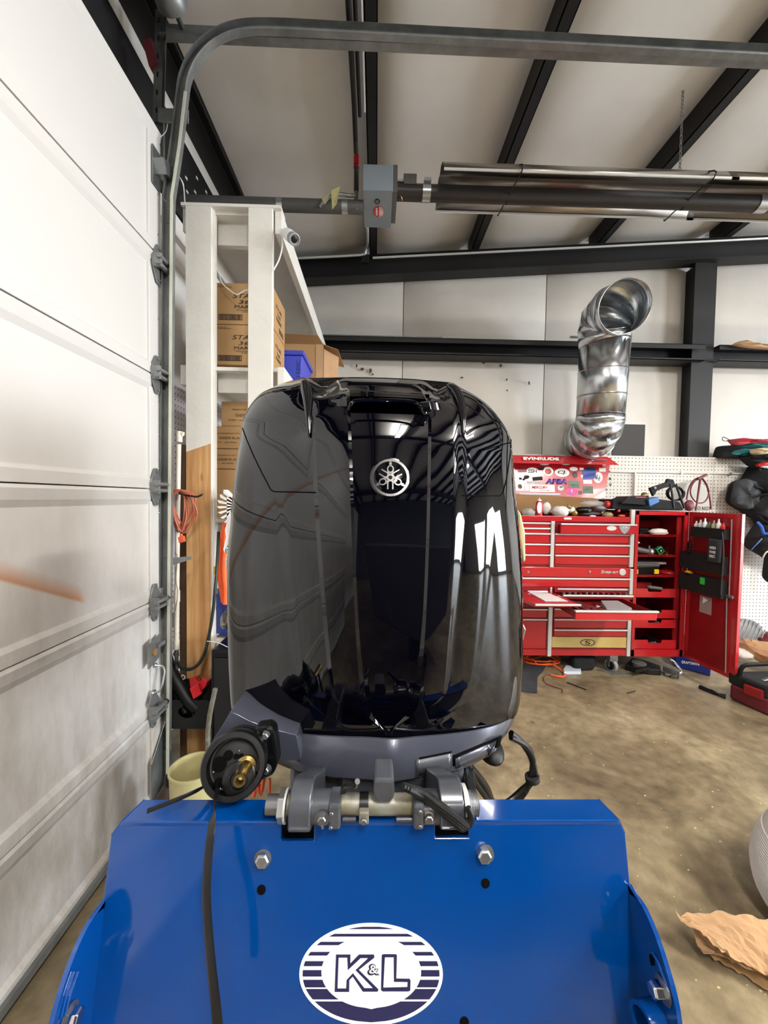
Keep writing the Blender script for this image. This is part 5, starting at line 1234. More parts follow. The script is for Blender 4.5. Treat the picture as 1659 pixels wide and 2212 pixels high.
obj('body', MB().prism([PY(px, py, FY+.08) for px, py in ((1400, 1102), (1402, 1085), (1425, 1078), (1470, 1084), (1480, 1103))], (0, .25, 0)), 'black_fabric', tb, bevel=.02)
obj('stiff_lid', MB().prism([PY(px, py, FY+.2) for px, py in ((1404, 1054), (1440, 1042), (1443, 1034), (1455, 1036), (1460, 1050), (1436, 1054), (1420, 1060), (1412, 1072))], (0, .03, 0)), 'black_matte', tb, bevel=.004)
obj('coil', MB().tube([PY(1457, 1066, FY+.1)+Vector((.075*math.cos(a_)+.004*a_/6, .01*math.sin(a_*.7), .065*math.sin(a_))) for a_ in [i*PI/8 for i in range(66)]], .0065, 7).tube([PY(1448, 1046, FY+.1), PY(1452, 1070, FY+.08), PY(1455, 1098, FY+.08)], .01, 7).tube([PY(1460, 1046, FY+.1), PY(1468, 1070, FY+.08), PY(1478, 1098, FY+.08)], .01, 7), 'black_rubber', tb, smooth=True)
c = PY(1415, 1054, FY+.19); obj('rivet', MB().lathe(c, (0, -1, 0), [(.012, 0), (.012, .004), (.001, .005)], 10), 'zinc', tb)
sg = thing('jug', 'clear plastic jug printed DO NOT behind the hanging leads', 'jug')
A, B = pxbox(1472, 1042, 1530, 1105, FY+.3, .15); 
obj('jug', MB().prism([PY(px, py, 3.96) for px, py in ((1478, 1104), (1474, 1070), (1484, 1044), (1505, 1036), (1525, 1048), (1534, 1075), (1536, 1104))], (0, .15, 0)), 'clear_plastic', sg, bevel=.02)
text('lettering', 'DO NOT', 'ink', PY(1518, 1098, 3.95), (1, 0, 0), (0, 0, 1), 38*3.8/F, 8*3.8/F, sg, bold=.02)
jl = obj('jumper_leads', MB().tube([PY(px, py, FY+.18) for px, py in ((1483, 1080), (1488, 1055), (1500, 1036), (1515, 1034), (1527, 1050), (1533, 1075), (1536, 1100))], .007, 8, 5).tube([PY(px, py, FY+.16) for px, py in ((1518, 1032), (1505, 1036), (1494, 1050), (1492, 1068), (1503, 1084), (1518, 1086), (1528, 1076), (1531, 1060), (1524, 1042), (1516, 1032))], .006, 8, 5), 'maroon', smooth=True)
jt = thing('clamp_leads', 'dark red test leads with metal clamp looped over the cabinet', 'leads'); jl.parent = jt; jl.name = 'lead_loop'
obj('clamp', MB().obox(PY(1517, 1030, FY+.15), (.045, 0, .022), (0, .012, 0), (-.005, 0, .009)).cyl(PY(1513, 1034, FY+.15), PY(1503, 1103, FY+.12), .011, .007, 8), 'maroon', jt, bevel=.002)
obj('jaw', MB().obox(PY(1524, 1027, FY+.15), (.02, 0, .012), (0, .008, 0), (-.003, 0, .006)), 'zinc', jt)
lump('maroon_pouch', 'small maroon pouch at the foot of the leads', 'pouch', 1488, 1092, .045, .03, .05, 'maroon', Y=FY+.12, seed=40, wob=.25)
lump('fitting', 'small brassy fitting behind the hard case', 'fitting', 1392, 1071, .03, .02, .03, 'brass', Y=FY+.22, seed=41, wob=.6)
# ================================================================= RIGHT EDGE: CLOTHES, FLOOR GOODS
def fold(nm, label, cat, pts, Y, D, m, wob=.018, seed=0, group=None, par=None):
    # a cloth piece: outline from control points, domed and creased
    rnd = random.Random(seed); P = [PY(px, py, Y) for px, py in pts]; c = sum(P, Vector())/len(P)
    Pc = catmull([p for p in P]+[P[0]], 4)[:-1]; n = len(Pc); rows = []
    for j, (s, d) in enumerate(((1, .0), (.93, .55), (.72, .85), (.42, 1.0), (.05, 1.05))):
        rows.append([c+(p-c)*s+Vector((0, -D*d*(1+.25*math.sin(i*.9+seed+j))+wob*s*rnd.uniform(-1, 1)*(j > 0), 0)) for i, p in enumerate(Pc)])
    back = [[c+(p-c)*s+Vector((0, D*.25, 0)) for p in Pc] for s in (.05, 1)]
    o = obj(nm, MB().grid(back+rows, True), m, par, smooth=True, angle=60, recalc=True)
    return o if par is not None else tag(o, label, cat, group)
v1 = thing('life_vests', 'pile of folded life vests, teal, pink and black, on top of the pegboard ledge', 'vests')
fold('black_vest', '', '', [(1546, 990), (1550, 972), (1560, 963), (1600, 966), (1640, 975), (1659, 990), (1600, 992)], 4.12, .16, 'black_fabric', par=v1, seed=1)
fold('blue_vest', '', '', [(1567, 985), (1569, 972), (1590, 970), (1625, 978), (1659, 984), (1659, 993), (1600, 990)], 4.08, .17, 'teal_fabric', par=v1, seed=2)
fold('teal_vest', '', '', [(1585, 965), (1600, 958), (1650, 960), (1660, 975), (1655, 985), (1620, 984)], 4.02, .14, 'teal_fabric', par=v1, seed=3)
fold('pink_vest', '', '', [(1575, 950), (1590, 948), (1630, 950), (1650, 956), (1652, 961), (1600, 962), (1588, 963)], 4.0, .12, 'pink_fabric', par=v1, seed=4)
fold('tan_band', '', '', [(1622, 970), (1656, 968), (1658, 980), (1626, 981)], 3.86, .05, 'tan_fabric', par=v1, seed=5)
fold('black_strap', '', '', [(1598, 988), (1625, 980), (1700, 985), (1690, 1000), (1640, 1008), (1622, 1008)], 3.98, .1, 'black_fabric', par=v1, seed=6)
fold('red_strap', '', '', [(1632, 1004), (1650, 998), (1656, 1002), (1640, 1009)], 3.86, .03, 'red_plastic', par=v1, seed=7)
obj('draw_cord', MB().tube([PY(1578, 952, 4.0), PY(1570, 947, 4.0), PY(1562, 944, 4.0), PY(1561, 951, 4.0), PY(1570, 953, 4.0), PY(1577, 952, 4.0)], .004, 6, 3), 'ink_brown', v1)
cl = thing('camo_jacket', 'dark camouflage and black vest hanging on the pegboard at the right edge', 'jacket')
fold('vest', '', '', [(1622, 1008), (1645, 1010), (1680, 1030), (1690, 1140), (1640, 1125), (1600, 1102), (1576, 1085), (1578, 1062), (1586, 1042), (1606, 1034)], 4.05, .16, 'black_fabric', par=cl, seed=8)
fold('camo_patch', '', '', [(1588, 1042), (1612, 1034), (1640, 1050), (1632, 1085), (1618, 1100), (1590, 1092), (1580, 1080)], 3.93, .05, 'charcoal_fabric', par=cl, seed=9)
fold('lower_flap', '', '', [(1615, 1098), (1660, 1104), (1690, 1180), (1650, 1150), (1632, 1128)], 4.0, .1, 'black_fabric', par=cl, seed=10)
c2 = thing('dark_vest', 'black vest with pale piping and blue straps hanging below the camouflage vest', 'vest')
fold('vest', '', '', [(1634, 1135), (1660, 1128), (1700, 1160), (1700, 1230), (1645, 1200), (1613, 1178), (1622, 1152)], 3.98, .14, 'black_fabric', par=c2, seed=11)
obj('piping', MB().tube([PY(1623, 1188, 3.82), PY(1634, 1176, 3.8), PY(1646, 1163, 3.8)], .005, 6, 3), 'blue_case', c2)
obj('strap', MB().tube([PY(1648, 1205, 3.83), PY(1655, 1193, 3.8), PY(1668, 1188, 3.8)], .007, 6, 3), 'rag_white', c2)
obj('blue_strap', MB().tube([PY(1636, 1128, 3.85), PY(1645, 1138, 3.82), PY(1650, 1152, 3.82), PY(1662, 1152, 3.8)], .014, 8, 4), 'blue_fabric', c2)
fold('sleeve', '', '', [(1655, 1200), (1668, 1205), (1665, 1255), (1654, 1252), (1650, 1240)], 3.95, .08, 'black_fabric', par=c2, seed=12)
# fabric on girt at right
fold('brown_cloth', 'brown cloth draped over the right girt', 'cloth', [(1580, 745), (1595, 738), (1608, 738), (1640, 748), (1700, 750), (1700, 756), (1620, 752)], 4.02, .04, 'kraft', seed=14)
# fan guard and paper roll
fg = thing('fan_guard', 'grey round ribbed fan guard leaning beside the cabinet door', 'fan')
c = PY(1612, 1372, 3.9); R_ = 36*3.9/F
obj('disc', MB().lathe(c, (-.25, -1, .25), [(R_, 0), (R_*.98, .02), (R_*.6, .035), (.001, .04)], 32), 'galvanized_dull', fg, smooth=True)
ax_ = Vector((-.25, -1, .25)).normalized(); sx_ = ax_.cross(Vector((0, 0, 1))).normalized(); sy_ = sx_.cross(ax_)
for k in range(9):
    u_ = -.85+k*.2125; hl = math.sqrt(1-u_*u_)*R_*.96
    e1 = (sx_*.9+sy_*.43).normalized(); e2 = (sy_*.9-sx_*.43).normalized()
    obj('rib', MB().cyl(c+ax_*.035+e1*u_*R_-e2*hl, c+ax_*.035+e1*u_*R_+e2*hl, .006, n=6), 'grey_plastic', fg)
pr = thing('paper_roll', 'rolled crumpled brown paper lying on the floor at the right edge', 'paper')
rnd = random.Random(77); mb = MB().tube([PY(1608, 1395, 3.75), PY(1630, 1402, 3.6), PY(1700, 1425, 3.4)], [.06, .09, .1], 14, 6)
mb.v = [(x+rnd.uniform(-.01, .01), y+rnd.uniform(-.01, .01), z+rnd.uniform(-.012, .012)) for x, y, z in mb.v]
obj('roll', mb, 'kraft', pr)
lump('maroon_bag', 'dark maroon bag behind the brown paper roll', 'bag', 1665, 1382, .15, .1, .07, 'maroon', Y=3.85, seed=50)
lump('plastic_bag', 'white plastic bag on the floor beside the brown paper roll', 'bag', 1602, 1412, .09, .1, .045, 'rag_white', Y=3.62, seed=51, wob=.25)
# tool bag on the floor
tg_ = thing('tool_tote', 'open black and maroon tool tote on the floor under the cabinet door', 'bag')
zz0 = 0.0; TYB = 2.95
a0 = PZ(1573, 1485, 0)
bx0 = PY(1575, 1490, TYB+.1).x
def tp_(x, y, z_): return Vector((x, y, z_))
x0t = bx0
obj('base', MB().prism([tp_(x0t, 3.05, 0), tp_(x0t+.06, 2.78, 0), tp_(x0t+.35, 2.62, 0), tp_(x0t+.75, 2.6, 0), tp_(x0t+.8, 3.1, 0)], (0, 0, .13)), 'maroon', tg_, bevel=.02)
obj('upper', MB().prism([tp_(x0t-.0, 3.07, .12), tp_(x0t+.055, 2.8, .12), tp_(x0t+.35, 2.64, .12), tp_(x0t+.75, 2.62, .12), tp_(x0t+.8, 3.12, .12)], (0, 0, .1)), 'black_fabric', tg_, bevel=.02)
obj('handle', MB().tube([tp_(x0t+.03, 3.0, .2), tp_(x0t+.04, 2.98, .30), tp_(x0t+.15, 2.95, .33), tp_(x0t+.35, 2.9, .36), tp_(x0t+.8, 2.9, .36)], .016, 8, 5), 'black_rubber', tg_, smooth=True)
obj('pocket', MB().obox(tp_(x0t+.16, 2.70, .15), (.06, -.035, 0), (.01, .02, 0), (0, 0, .05)), 'black_matte', tg_, bevel=.01)
obj('side_patch', MB().obox(tp_(x0t+.03, 2.88, .14), (.02, -.06, 0), (.01, .003, 0), (0, 0, .04)), 'red_dark', tg_, bevel=.01)
for k, (dx, dy, m_) in enumerate(((.22, 2.78, 'tool_steel'), (.35, 2.8, 'black_plastic'), (.3, 2.9, 'charcoal_fabric'), (.12, 2.92, 'tool_steel'))):
    t = tag(obj('hand_tool', MB().cyl(tp_(x0t+dx, dy, .2), tp_(x0t+dx+.1, dy-.04, .26), .012, .02), m_, bevel=.002), ['steel tool tip at the front of the tote', 'black grip in the middle of the tote', 'charcoal roll at the back of the tote', 'steel tool standing next to the tote handle'][k], 'tool')
t = tag(obj('green_tag', MB().obox(tp_(x0t+.28, 2.66, .19), (.04, -.02, -.01), (.004, .008, 0), (0, 0, .012)), 'green_plastic', bevel=.003), 'bright green strip on the front of the tote', 'tag')
t = tag(obj('red_tag', MB().obox(tp_(x0t+.33, 2.69, .225), (.05, -.02, -.005), (.004, .012, 0), (0, 0, .012)), 'red_plastic', bevel=.003), 'red handled cutter lying on the tote', 'tool')
# blue cooler / case under the cabinet
bl = thing('blue_toolbox', 'dark blue plastic toolbox under the cabinet door', 'toolbox')
obj('box', MB().prism([PZ(1455, 1440, 0), PZ(1535, 1462, 0), PZ(1540, 1446, 0)+Vector((0, .1, 0)), PZ(1462, 1420, 0)+Vector((0, .1, 0))], (0, 0, .13)), 'navy_plastic', bl, bevel=.012)
text('lettering', 'CRAFTSMAN', 'white_plastic', PY(1487, 1428, 3.42)+Vector((0, -.02, -.01)), (1, -.45, -.0), (0, 0, 1), .13, .024, bl, ext=.004, bold=.02)
# debris under the chest
oc3 = obj('extension_cord', MB().tube([PZ(1130+36*(1+math.sin(i*.55+.3))+(i % 5)*2, 1424+9*math.cos(i*.55)+i*.15, .0)+Vector((0, 0, .012+.004*(i % 9))) for i in range(70)]+[PZ(1215, 1450, .012), PZ(1222, 1456, .01), PZ(1214, 1462, .01), PZ(1190, 1458, .01)], .008, 6, 3), 'rope_orange', smooth=True)
tag(oc3, 'bright orange extension cord heaped under the left end of the tool chest', 'cord')
mt_ = tag(obj('rubber_mat', MB().prism([PZ(px, py, .004) for px, py in ((1100, 1440), (1130, 1436), (1180, 1437), (1172, 1452), (1161, 1462), (1160, 1498), (1100, 1490))], (0, 0, .006)), 'charcoal_fabric'), 'torn dark grey rubber mat on the floor left of the orange cord', 'mat')
jk = thing('floor_jack', 'black low floor jack pushed under the side cabinet', 'jack')
obj('frame', MB().prism([PZ(px, py, .0) for px, py in ((1350, 1448), (1365, 1452), (1400, 1458), (1428, 1460), (1426, 1450), (1395, 1440), (1365, 1432))], (0, 0, .06)), 'black_rubber', jk, bevel=.01)
obj('saddle', MB().lathe(PZ(1380, 1440, .06)+Vector((0, 0, .0)), (0, 0, 1), [(.05, 0), (.06, .02), (.06, .04), (.05, .045)], 18), 'heater_dark', jk, smooth=True)
obj('arm', MB().obox(PZ(1385, 1446, .07), (.08, .02, .005), (0, .02, 0), (0, 0, .015)), 'black_plastic', jk, bevel=.004)
bgk = tag(obj('black_bag', MB().prism([PZ(px, py, 0.0) for px, py in ((1228, 1440), (1240, 1452), (1284, 1450), (1286, 1436), (1250, 1424))], (0, 0, .12)), 'black_fabric', bevel=.03), 'black soft bag under the middle of the tool chest', 'bag')
tag(obj('trim_piece', MB().prism([PZ(px, py, .002) for px, py in ((1216, 1452), (1222, 1443), (1254, 1445), (1255, 1458), (1218, 1458))], (0, 0, .03)), 'bluish_white', bevel=.006), 'pale folded plastic piece on the floor beside the orange cord', 'scrap')
tag(obj('flat_bar', MB().prism([PZ(px, py, .0) for px, py in ((1296, 1446), (1330, 1455), (1366, 1456), (1366, 1459), (1326, 1459), (1290, 1448))], (0, 0, .008)), 'galvanized_dull'), 'flat steel bar on the floor in front of the caster', 'bar')
tag(obj('metal_bracket', MB().obox(PZ(1450, 1450, .04), (.03, -.06, .0), (.02, .02, 0), (0, 0, .03)).tube([PZ(1432, 1452, .02), PZ(1445, 1458, .02), PZ(1470, 1452, .03), PZ(1455, 1430, .1), PZ(1445, 1425, .13)], .014, 8, 3).cyl(PZ(1455, 1462, .02), PZ(1462, 1452, .03), .02), 'galvanized', smooth=True), 'twisted galvanized bracket on the floor below the side cabinet', 'bracket')
for i, (p0, p1, l_) in enumerate((((1225, 1474), (1266, 1490), 'dark zip tie on the lit floor patch'), ((1355, 1497), (1372, 1493), 'short dark stick on the floor in front of the jack'))):
    tag(obj('cable_tie', MB().cyl(PZ(*p0, .006), PZ(*p1, .006), .004, n=6), 'black_rubber'), l_, 'cable tie')
tag(obj('red_wire', MB().tube([PZ(px, py, .006) for px, py in ((1186, 1457), (1174, 1463), (1178, 1475), (1195, 1483), (1214, 1489), (1214, 1496))], .003, 6, 4), 'maroon'), 'thin dark red wire curling on the floor beside the rubber mat', 'wire')
br = thing('brush', 'black hand brush lying on the floor near the cabinet door', 'brush')
obj('handle', MB().tube([PZ(1536, 1494, .012), PZ(1550, 1500, .014)], [.022, .012], 8), 'black_rubber', br); obj('bristles', MB().tube([PZ(1550, 1500, .014)+Vector((0, 0, 0)), PZ(1568, 1505, .014)], [.012, .022], 8), 'black_fabric', br)
br.name = 'brush'
obj('tip', MB().tube([PZ(1512, 1484, .012), PZ(1536, 1494, .012)], [.02, .016], 8), 'black_rubber', br)
# specks on the floor
rnd = random.Random(9); mb = MB()
for k in range(90):
    px, py = rnd.uniform(1140, 1655), rnd.uniform(1490, 2150)
    p = PZ(px, py, .0); s_ = rnd.uniform(.002, .005); mb.box((p.x-s_, p.y-s_*.5, 0), (p.x+s_, p.y+s_*.5, .002))
o = obj('wood_chips', mb, 'bucket'); tag(o, 'tiny pale chips scattered over the concrete floor', 'debris'); o['kind'] = 'stuff'
# --- lower right: white roll and kraft paper
rl = thing('foam_roll', 'white ribbed rounded wrap roll standing on the kraft paper at the right edge', 'roll')
RYc = PZ(1630, 2120, 0).y
c = PY(1634, 1950, 1.75); rr_ = .30
xc_ = 1.80
ztp = PY(1655, 1755, 1.75).z
cz = .0
obj('roll', MB().lathe((xc_, 1.32, 0), (-.0, 0, 1), [(.22, 0), (.265, .03), (.29, .08), (.30, .15), (.292, .22), (.275, .28), (.25, .34), (.20, .42), (.12, .48), (.03, .5)], 48), 'rag_white', rl, smooth=True)
mb = MB()
for k in range(30):
    zq = .03+k*.009; rq = interp([(0, .22), (.03, .265), (.08, .29), (.15, .30), (.22, .292), (.28, .275), (.34, .25)], zq); mb.lathe((xc_, 1.32, zq), (0, 0, 1), [(rq, -.001), (rq+.0025, .002), (rq, .005)], 48)
o = obj('ribs', mb, 'white_paper', rl); o['kind'] = 'stuff'
kp = thing('kraft_paper', 'crumpled brown kraft paper sheets on the floor at the lower right', 'paper')
def sheet(pts, nm, m, z0, seed, amp):
    rnd = random.Random(seed)
    L_ = [Vector(p) for p in pts]      # four corners a b c d -> grid
    nx, ny = 26, 12; rows = []
    for j in range(ny+1):
        v = j/ny; row = []
        for i in range(nx+1):
            u = i/nx; p = (L_[0]*(1-u)+L_[1]*u)*(1-v)+(L_[3]*(1-u)+L_[2]*u)*v
            e = rnd.uniform(-1, 1)*(.006 if j in (0, ny) else 0)
            p = p+Vector((e, e, z0+amp*(math.sin(u*7+seed)*math.sin(v*5+seed*2)*.5+.5)+rnd.uniform(0, amp*.35)))
            row.append(p)
        rows.append(row)
    return obj(nm, MB().grid(rows), m, kp, solid=.002, smooth=False, recalc=False)
g = lambda px, py, z_=0: PZ(px, py, z_)
sheet([g(1458, 1980, .10), g(1800, 2010, .14), g(1800, 2180, .05), g(1540, 2060, .06)], 'upper_sheet', 'kraft', 0, 2, .03)
sheet([g(1490, 2010, .05), g(1760, 2080, .07), g(1800, 2200, .015), g(1510, 2056, .03)], 'lower_sheet', 'kraft', 0, 5, .03)
sheet([g(1498, 2030, .02), g(1760, 2120, .02), g(1800, 2215, .004), g(1515, 2062, .006)], 'under_sheet', 'cardboard', 0, 8, .015)

# --- behind the camera (hull added as a dark shape for the cowling to reflect)
hl = thing('reflection_hull', 'dark boat hull added unseen behind the camera, only for the cowling to reflect', 'boat')
obj('hull', MB().prism([(-.2, -1.3, 1.55), (2.2, -1.3, 1.55), (2.0, -1.25, .8), (1.0, -1.2, .45), (0, -1.25, .8)], (0, -5.5, 0)), 'rear_wall', hl, bevel=.03)
obj('added_hull_post', MB().box((.9, -2.0, 0), (1.1, -1.8, .6)).box((.9, -5.6, 0), (1.1, -5.4, .6)), 'dark_steel', hl)
# ================================================================= OUTBOARD MOTOR
mo = thing('outboard_motor', 'large glossy black outboard motor with grey lower cowl hanging on the blue stand', 'motor')
XLT = [(812, 800), (817, 735), (821, 700), (826, 665), (833, 615), (845, 588), (860, 560), (880, 542), (900, 530), (925, 521), (950, 519), (1000, 511), (1050, 505), (1100, 500), (1150, 497), (1200, 491), (1250, 490), (1350, 491), (1450, 494), (1500, 497), (1540, 503)]
XRT = [(812, 830), (817, 900), (821, 930), (826, 965), (833, 985), (845, 1012), (860, 1038), (880, 1062), (900, 1079), (925, 1096), (945, 1104), (1000, 1109), (1050, 1113), (1100, 1118), (1150, 1123), (1200, 1127), (1300, 1130), (1400, 1130), (1450, 1128), (1500, 1124), (1540, 1112)]
YCT = [(815, 1.04), (819, .96), (824, .90), (832, .865), (842, .84), (855, .818), (868, .80), (893, .775), (920, .762), (950, .752), (1050, .737), (1200, .726), (1350, .722), (1500, .726), (1560, .735), (1592, .745)]
DT = [(815, .05), (824, .09), (842, .12), (868, .15), (920, .175), (1050, .17), (1350, .16), (1500, .145), (1592, .12)]
F1L = [(830, 650), (900, 600), (1000, 600), (1170, 612), (1300, 625), (1450, 642), (1500, 652), (1530, 672), (1560, 720), (1592, 760)]
F2L = [(815, 745), (830, 722), (860, 668), (880, 669), (950, 672), (1050, 677), (1200, 686), (1300, 694), (1400, 703), (1506, 718), (1588, 838), (1592, 838)]
F4L = [(815, 760), (850, 748), (890, 750), (1050, 756), (1300, 765), (1500, 780), (1592, 822)]
F5L = [(815, 766), (850, 755), (890, 757), (1050, 763), (1300, 772), (1500, 791), (1592, 828)]
F5R = [(815, 884), (850, 911), (890, 925), (1050, 923), (1300, 915), (1500, 892), (1592, 850)]
F4R = [(815, 890), (850, 918), (890, 932), (1050, 930), (1300, 922), (1500, 905), (1592, 856)]
F2R = [(815, 905), (830, 935), (860, 990), (880, 997), (950, 999), (1050, 1000), (1200, 993), (1300, 985), (1400, 976), (1500, 966), (1588, 842), (1592, 842)]
F1R = [(830, 1000), (900, 1055), (1000, 1066), (1170, 1060), (1300, 1050), (1450, 1034), (1500, 1022), (1530, 1000), (1560, 955), (1592, 915)]
def solveX(px, Y, z):
    k = (px-CX)/F; dz = z-H
    return (k*(Y*fwd.y+dz*fwd.z)-Y*Rr.y-dz*Rr.z)/(Rr.x-k*fwd.x)
def cols(yf):
    Yc = interp(YCT, yf); D = interp(DT, yf)
    ys = 1077+(yf-1077)*Yc/(Yc+D)
    xl, xr = interp(XLT, ys), interp(XRT, ys)
    f = [interp(t, yf) for t in (F1L, F2L, F4L, F5L, F5R, F4R, F2R, F1R)]
    a1 = .0032*max(0, min(1, (yf-980)/150))*max(0, min(1, (1590-yf)/30))
    a2 = .0055*max(0, min(1, (yf-832)/50)); a3 = .004*max(0, min(1, (yf-870)/20))
    if yf > 1585: a1 = a2 = a3 = 0
    if yf >= 1506:                         # the V of the shield: inner lines may not cross the edge line
        f[2] = max(f[2], f[1]+8); f[3] = max(f[3], f[2]+4); f[5] = min(f[5], f[6]-8); f[4] = min(f[4], f[5]-4)
        if f[3] > f[4]-2: m = (f[1]+f[6])/2; f[2] = m-6; f[3] = m-3; f[4] = m+3; f[5] = m+6
        if f[1] > f[2]: f[1] = f[2]-2
        if f[6] < f[5]: f[6] = f[5]+2
    f[0] = min(f[0], f[1]-10); f[7] = max(f[7], f[6]+10)
    f[0] = max(f[0], xl+20); f[7] = min(f[7], xr-20)
    sc = 0
    if yf <= 868: sc = -.035*max(0, min(1, (yf-826)/34))
    P = []                                # (px, offset, tagname)
    e = min(7, (f[1]-f[0])*.3)
    for i in range(14): P.append((xl+(f[0]-xl)*(1-math.cos(i/14*PI/2)), 0))
    P += [(f[0], 0), (f[0]+e, -a1)]
    for i in range(1, 6): P.append((f[0]+e+(f[1]-f[0]-e)*i/6, -a1))
    g = min(9, (f[2]-f[1])*.5)
    P += [(f[1], -a1), (f[1]+g, -a1-a2)]
    for i in range(1, 5): P.append((f[1]+g+(f[2]-f[1]-g)*i/5, -a1-a2+sc*.5*i/5))
    P += [(f[2], -a1-a2+sc*.7)]
    P += [(f[3], -a1-a2+a3+sc)]
    for i in range(1, 8): P.append((f[3]+(f[4]-f[3])*i/8, -a1-a2+a3+sc))
    P += [(f[4], -a1-a2+a3+sc), (f[5], -a1-a2+sc*.7)]
    for i in range(1, 5): P.append((f[5]+(f[6]-g-f[5])*i/5, -a1-a2+sc*.5*(1-i/5)))
    P += [(f[6]-g, -a1-a2), (f[6], -a1)]
    for i in range(1, 6): P.append((f[6]+(f[7]-e-f[6])*i/6, -a1))
    P += [(f[7]-e, -a1), (f[7], 0)]
    for i in range(1, 15): P.append((xr-(xr-f[7])*(1-math.sin(i/14*PI/2)) if i < 14 else xr, 0))
    return Yc, D, xl, xr, P
NF5L = 14+2+5+2+4+1          # column index of F5L
NF5R = NF5L+8
def ymid(yf): return interp(YCT, yf)
rowsY = [1592, 1588, 1584, 1575, 1560, 1545, 1530, 1518, 1506, 1495, 1480, 1450, 1400, 1350, 1300, 1250, 1200, 1150, 1100, 1050, 1010, 980, 960, 945, 930, 915, 904, 893, 880, 868, 861, 854, 847, 841, 836, 832, 828, 824, 821, 818, 816]
ZB = {}
def row(yf, grow=0.0, back=True, sidedrop=0.0):
    Yc, D, xl, xr, P = cols(yf); mid = (xl+xr)/2; hw = (xr-xl)/2
    z = PY(843, yf, Yc).z; out = []
    for px, off in P:
        u = max(-1, min(1, (px-mid)/hw)); p = 2.15
        nz = max(0, min(1, (862-yf)/25))*(.017*math.exp(-((px-702)/22)**2)+.014*math.exp(-((px-945)/17)**2)-.006*math.exp(-((px-655)/14)**2)-.006*math.exp(-((px-976)/14)**2))
        Y = Yc+D*(1-max(0, 1-abs(u)**p)**(1/p))+off-grow
        zz = z-sidedrop*u*u-nz
        out.append(Vector((solveX(px, Y, zz)+grow*(u)*1.0, Y, zz)))
    if back:
        a, b = out[0], out[-1]; Lb = .55*max(.25, min(1, (yf-800)/90)) if yf < 890 else .55
        L1 = []; L2 = []; cx_ = (a.x+b.x)/2; h_ = (b.x-a.x)/2
        for i in range(1, 9):
            t = i/8*PI/2*.999; c_ = math.cos(t)**.7
            L1.append(Vector((cx_-h_*c_, a.y+Lb*math.sin(t), a.z))); L2.append(Vector((cx_+h_*c_, b.y+Lb*math.sin(t), b.z)))
        out = list(reversed(L1))+out+L2
    return out
SD = {1592: .012, 1588: .011, 1584: .010, 1575: .009, 1560: .007, 1545: .005, 1530: .003, 1518: .002}
G = [row(y, sidedrop=SD.get(y, 0)) for y in rowsY]
n = len(G[0]); mbc = MB(); mbc.v = [tuple(v) for r in G for v in r]
i0 = rowsY.index(893); i1 = rowsY.index(868)
for i in range(len(G)-1):
    for j in range(n-1):
        if i0 <= i < i1 and 8+NF5L <= j < 8+NF5R: continue
        mbc.f.append((i*n+j, i*n+j+1, (i+1)*n+j+1, (i+1)*n+j))
    mbc.f.append((i*n+n-1, i*n, (i+1)*n, (i+1)*n+n-1))
last = (len(G)-1)*n; mbc.f.append(tuple(range(last, last+n)))
cow = obj('cowling', mbc, 'cowl_black', mo, smooth=True, angle=24)
bv = BVHTree.FromPolygons([Vector(v) for v in mbc.v], mbc.f)
def S(px, py, lift=.0):
    h, nn_, _, _ = bv.ray_cast(CAM, ray(px, py).normalized())
    if h is None: return PY(px, py, .8), Vector((0, -1, 0))
    if nn_.dot(CAM-h) < 0: nn_ = -nn_
    return h+nn_*lift, nn_
# intake: dark cavity and scoop lip
a = PY(762, 893, .80); b_ = PY(917, 862, .80)
vd = MB().box((a.x-.01, .80, a.z-.015), (b_.x+.01, .92, b_.z+.01)); vd.f = [f for k, f in enumerate(vd.f) if k != 2]
obj('intake_cavity', vd, 'cowl_void', mo)
Ys = ymid(868)-.035-.02
lipw = [(752, 893), (757, 876), (764, 867), (790, 864), (840, 864), (880, 866), (898, 870), (908, 880), (915, 893), (930, 888)]
obj('scoop_lip', MB().tube([PY(px, py, Ys+.0+(.012 if py > 880 else 0)) for px, py in lipw], .0035, 8, 4), 'cowl_black', mo, smooth=True)
obj('scoop_chin', MB().prism([PY(px, py, Ys+.012) for px, py in ((905, 868), (925, 866), (932, 888), (916, 894), (911, 880))], (0, .03, 0)), 'cowl_black', mo, bevel=.002)
# fins of the hood
for pix, back, rr in ((((657, 828), (662, 846), (666, 872), (668, 905), (669, 945)), (651, 824, 1.0), [.003, .009, .012, .010, .007, .0015]),
                      (((974, 838), (985, 850), (994, 872), (999, 905), (1000, 945)), (965, 832, 1.0), [.003, .009, .012, .010, .007, .0015])):
    obj('hood_fin', MB().tube([PY(*back)]+[S(px, py, .003)[0] for px, py in pix], rr, 14, 6, flat=.8), 'cowl_black', mo, smooth=True, angle=60)
# seam of the top hood
for pts in (((524, 925), (533, 950), (548, 985), (566, 1022), (585, 1058), (592, 1062), (640, 1063), (682, 1064)), ((1104, 950), (1101, 990), (1094, 1035), (1086, 1066), (1080, 1071), (1040, 1071), (997, 1070))):
    dense = []
    for (p, q) in zip(pts, pts[1:]):
        for k_ in range(6): dense.append((p[0]+(q[0]-p[0])*k_/6, p[1]+(q[1]-p[1])*k_/6))
    dense.append(pts[-1])
    obj('hood_seam', MB().tube([S(px, py, .0002)[0] for px, py in dense], .0013, 6), 'cowl_void', mo)
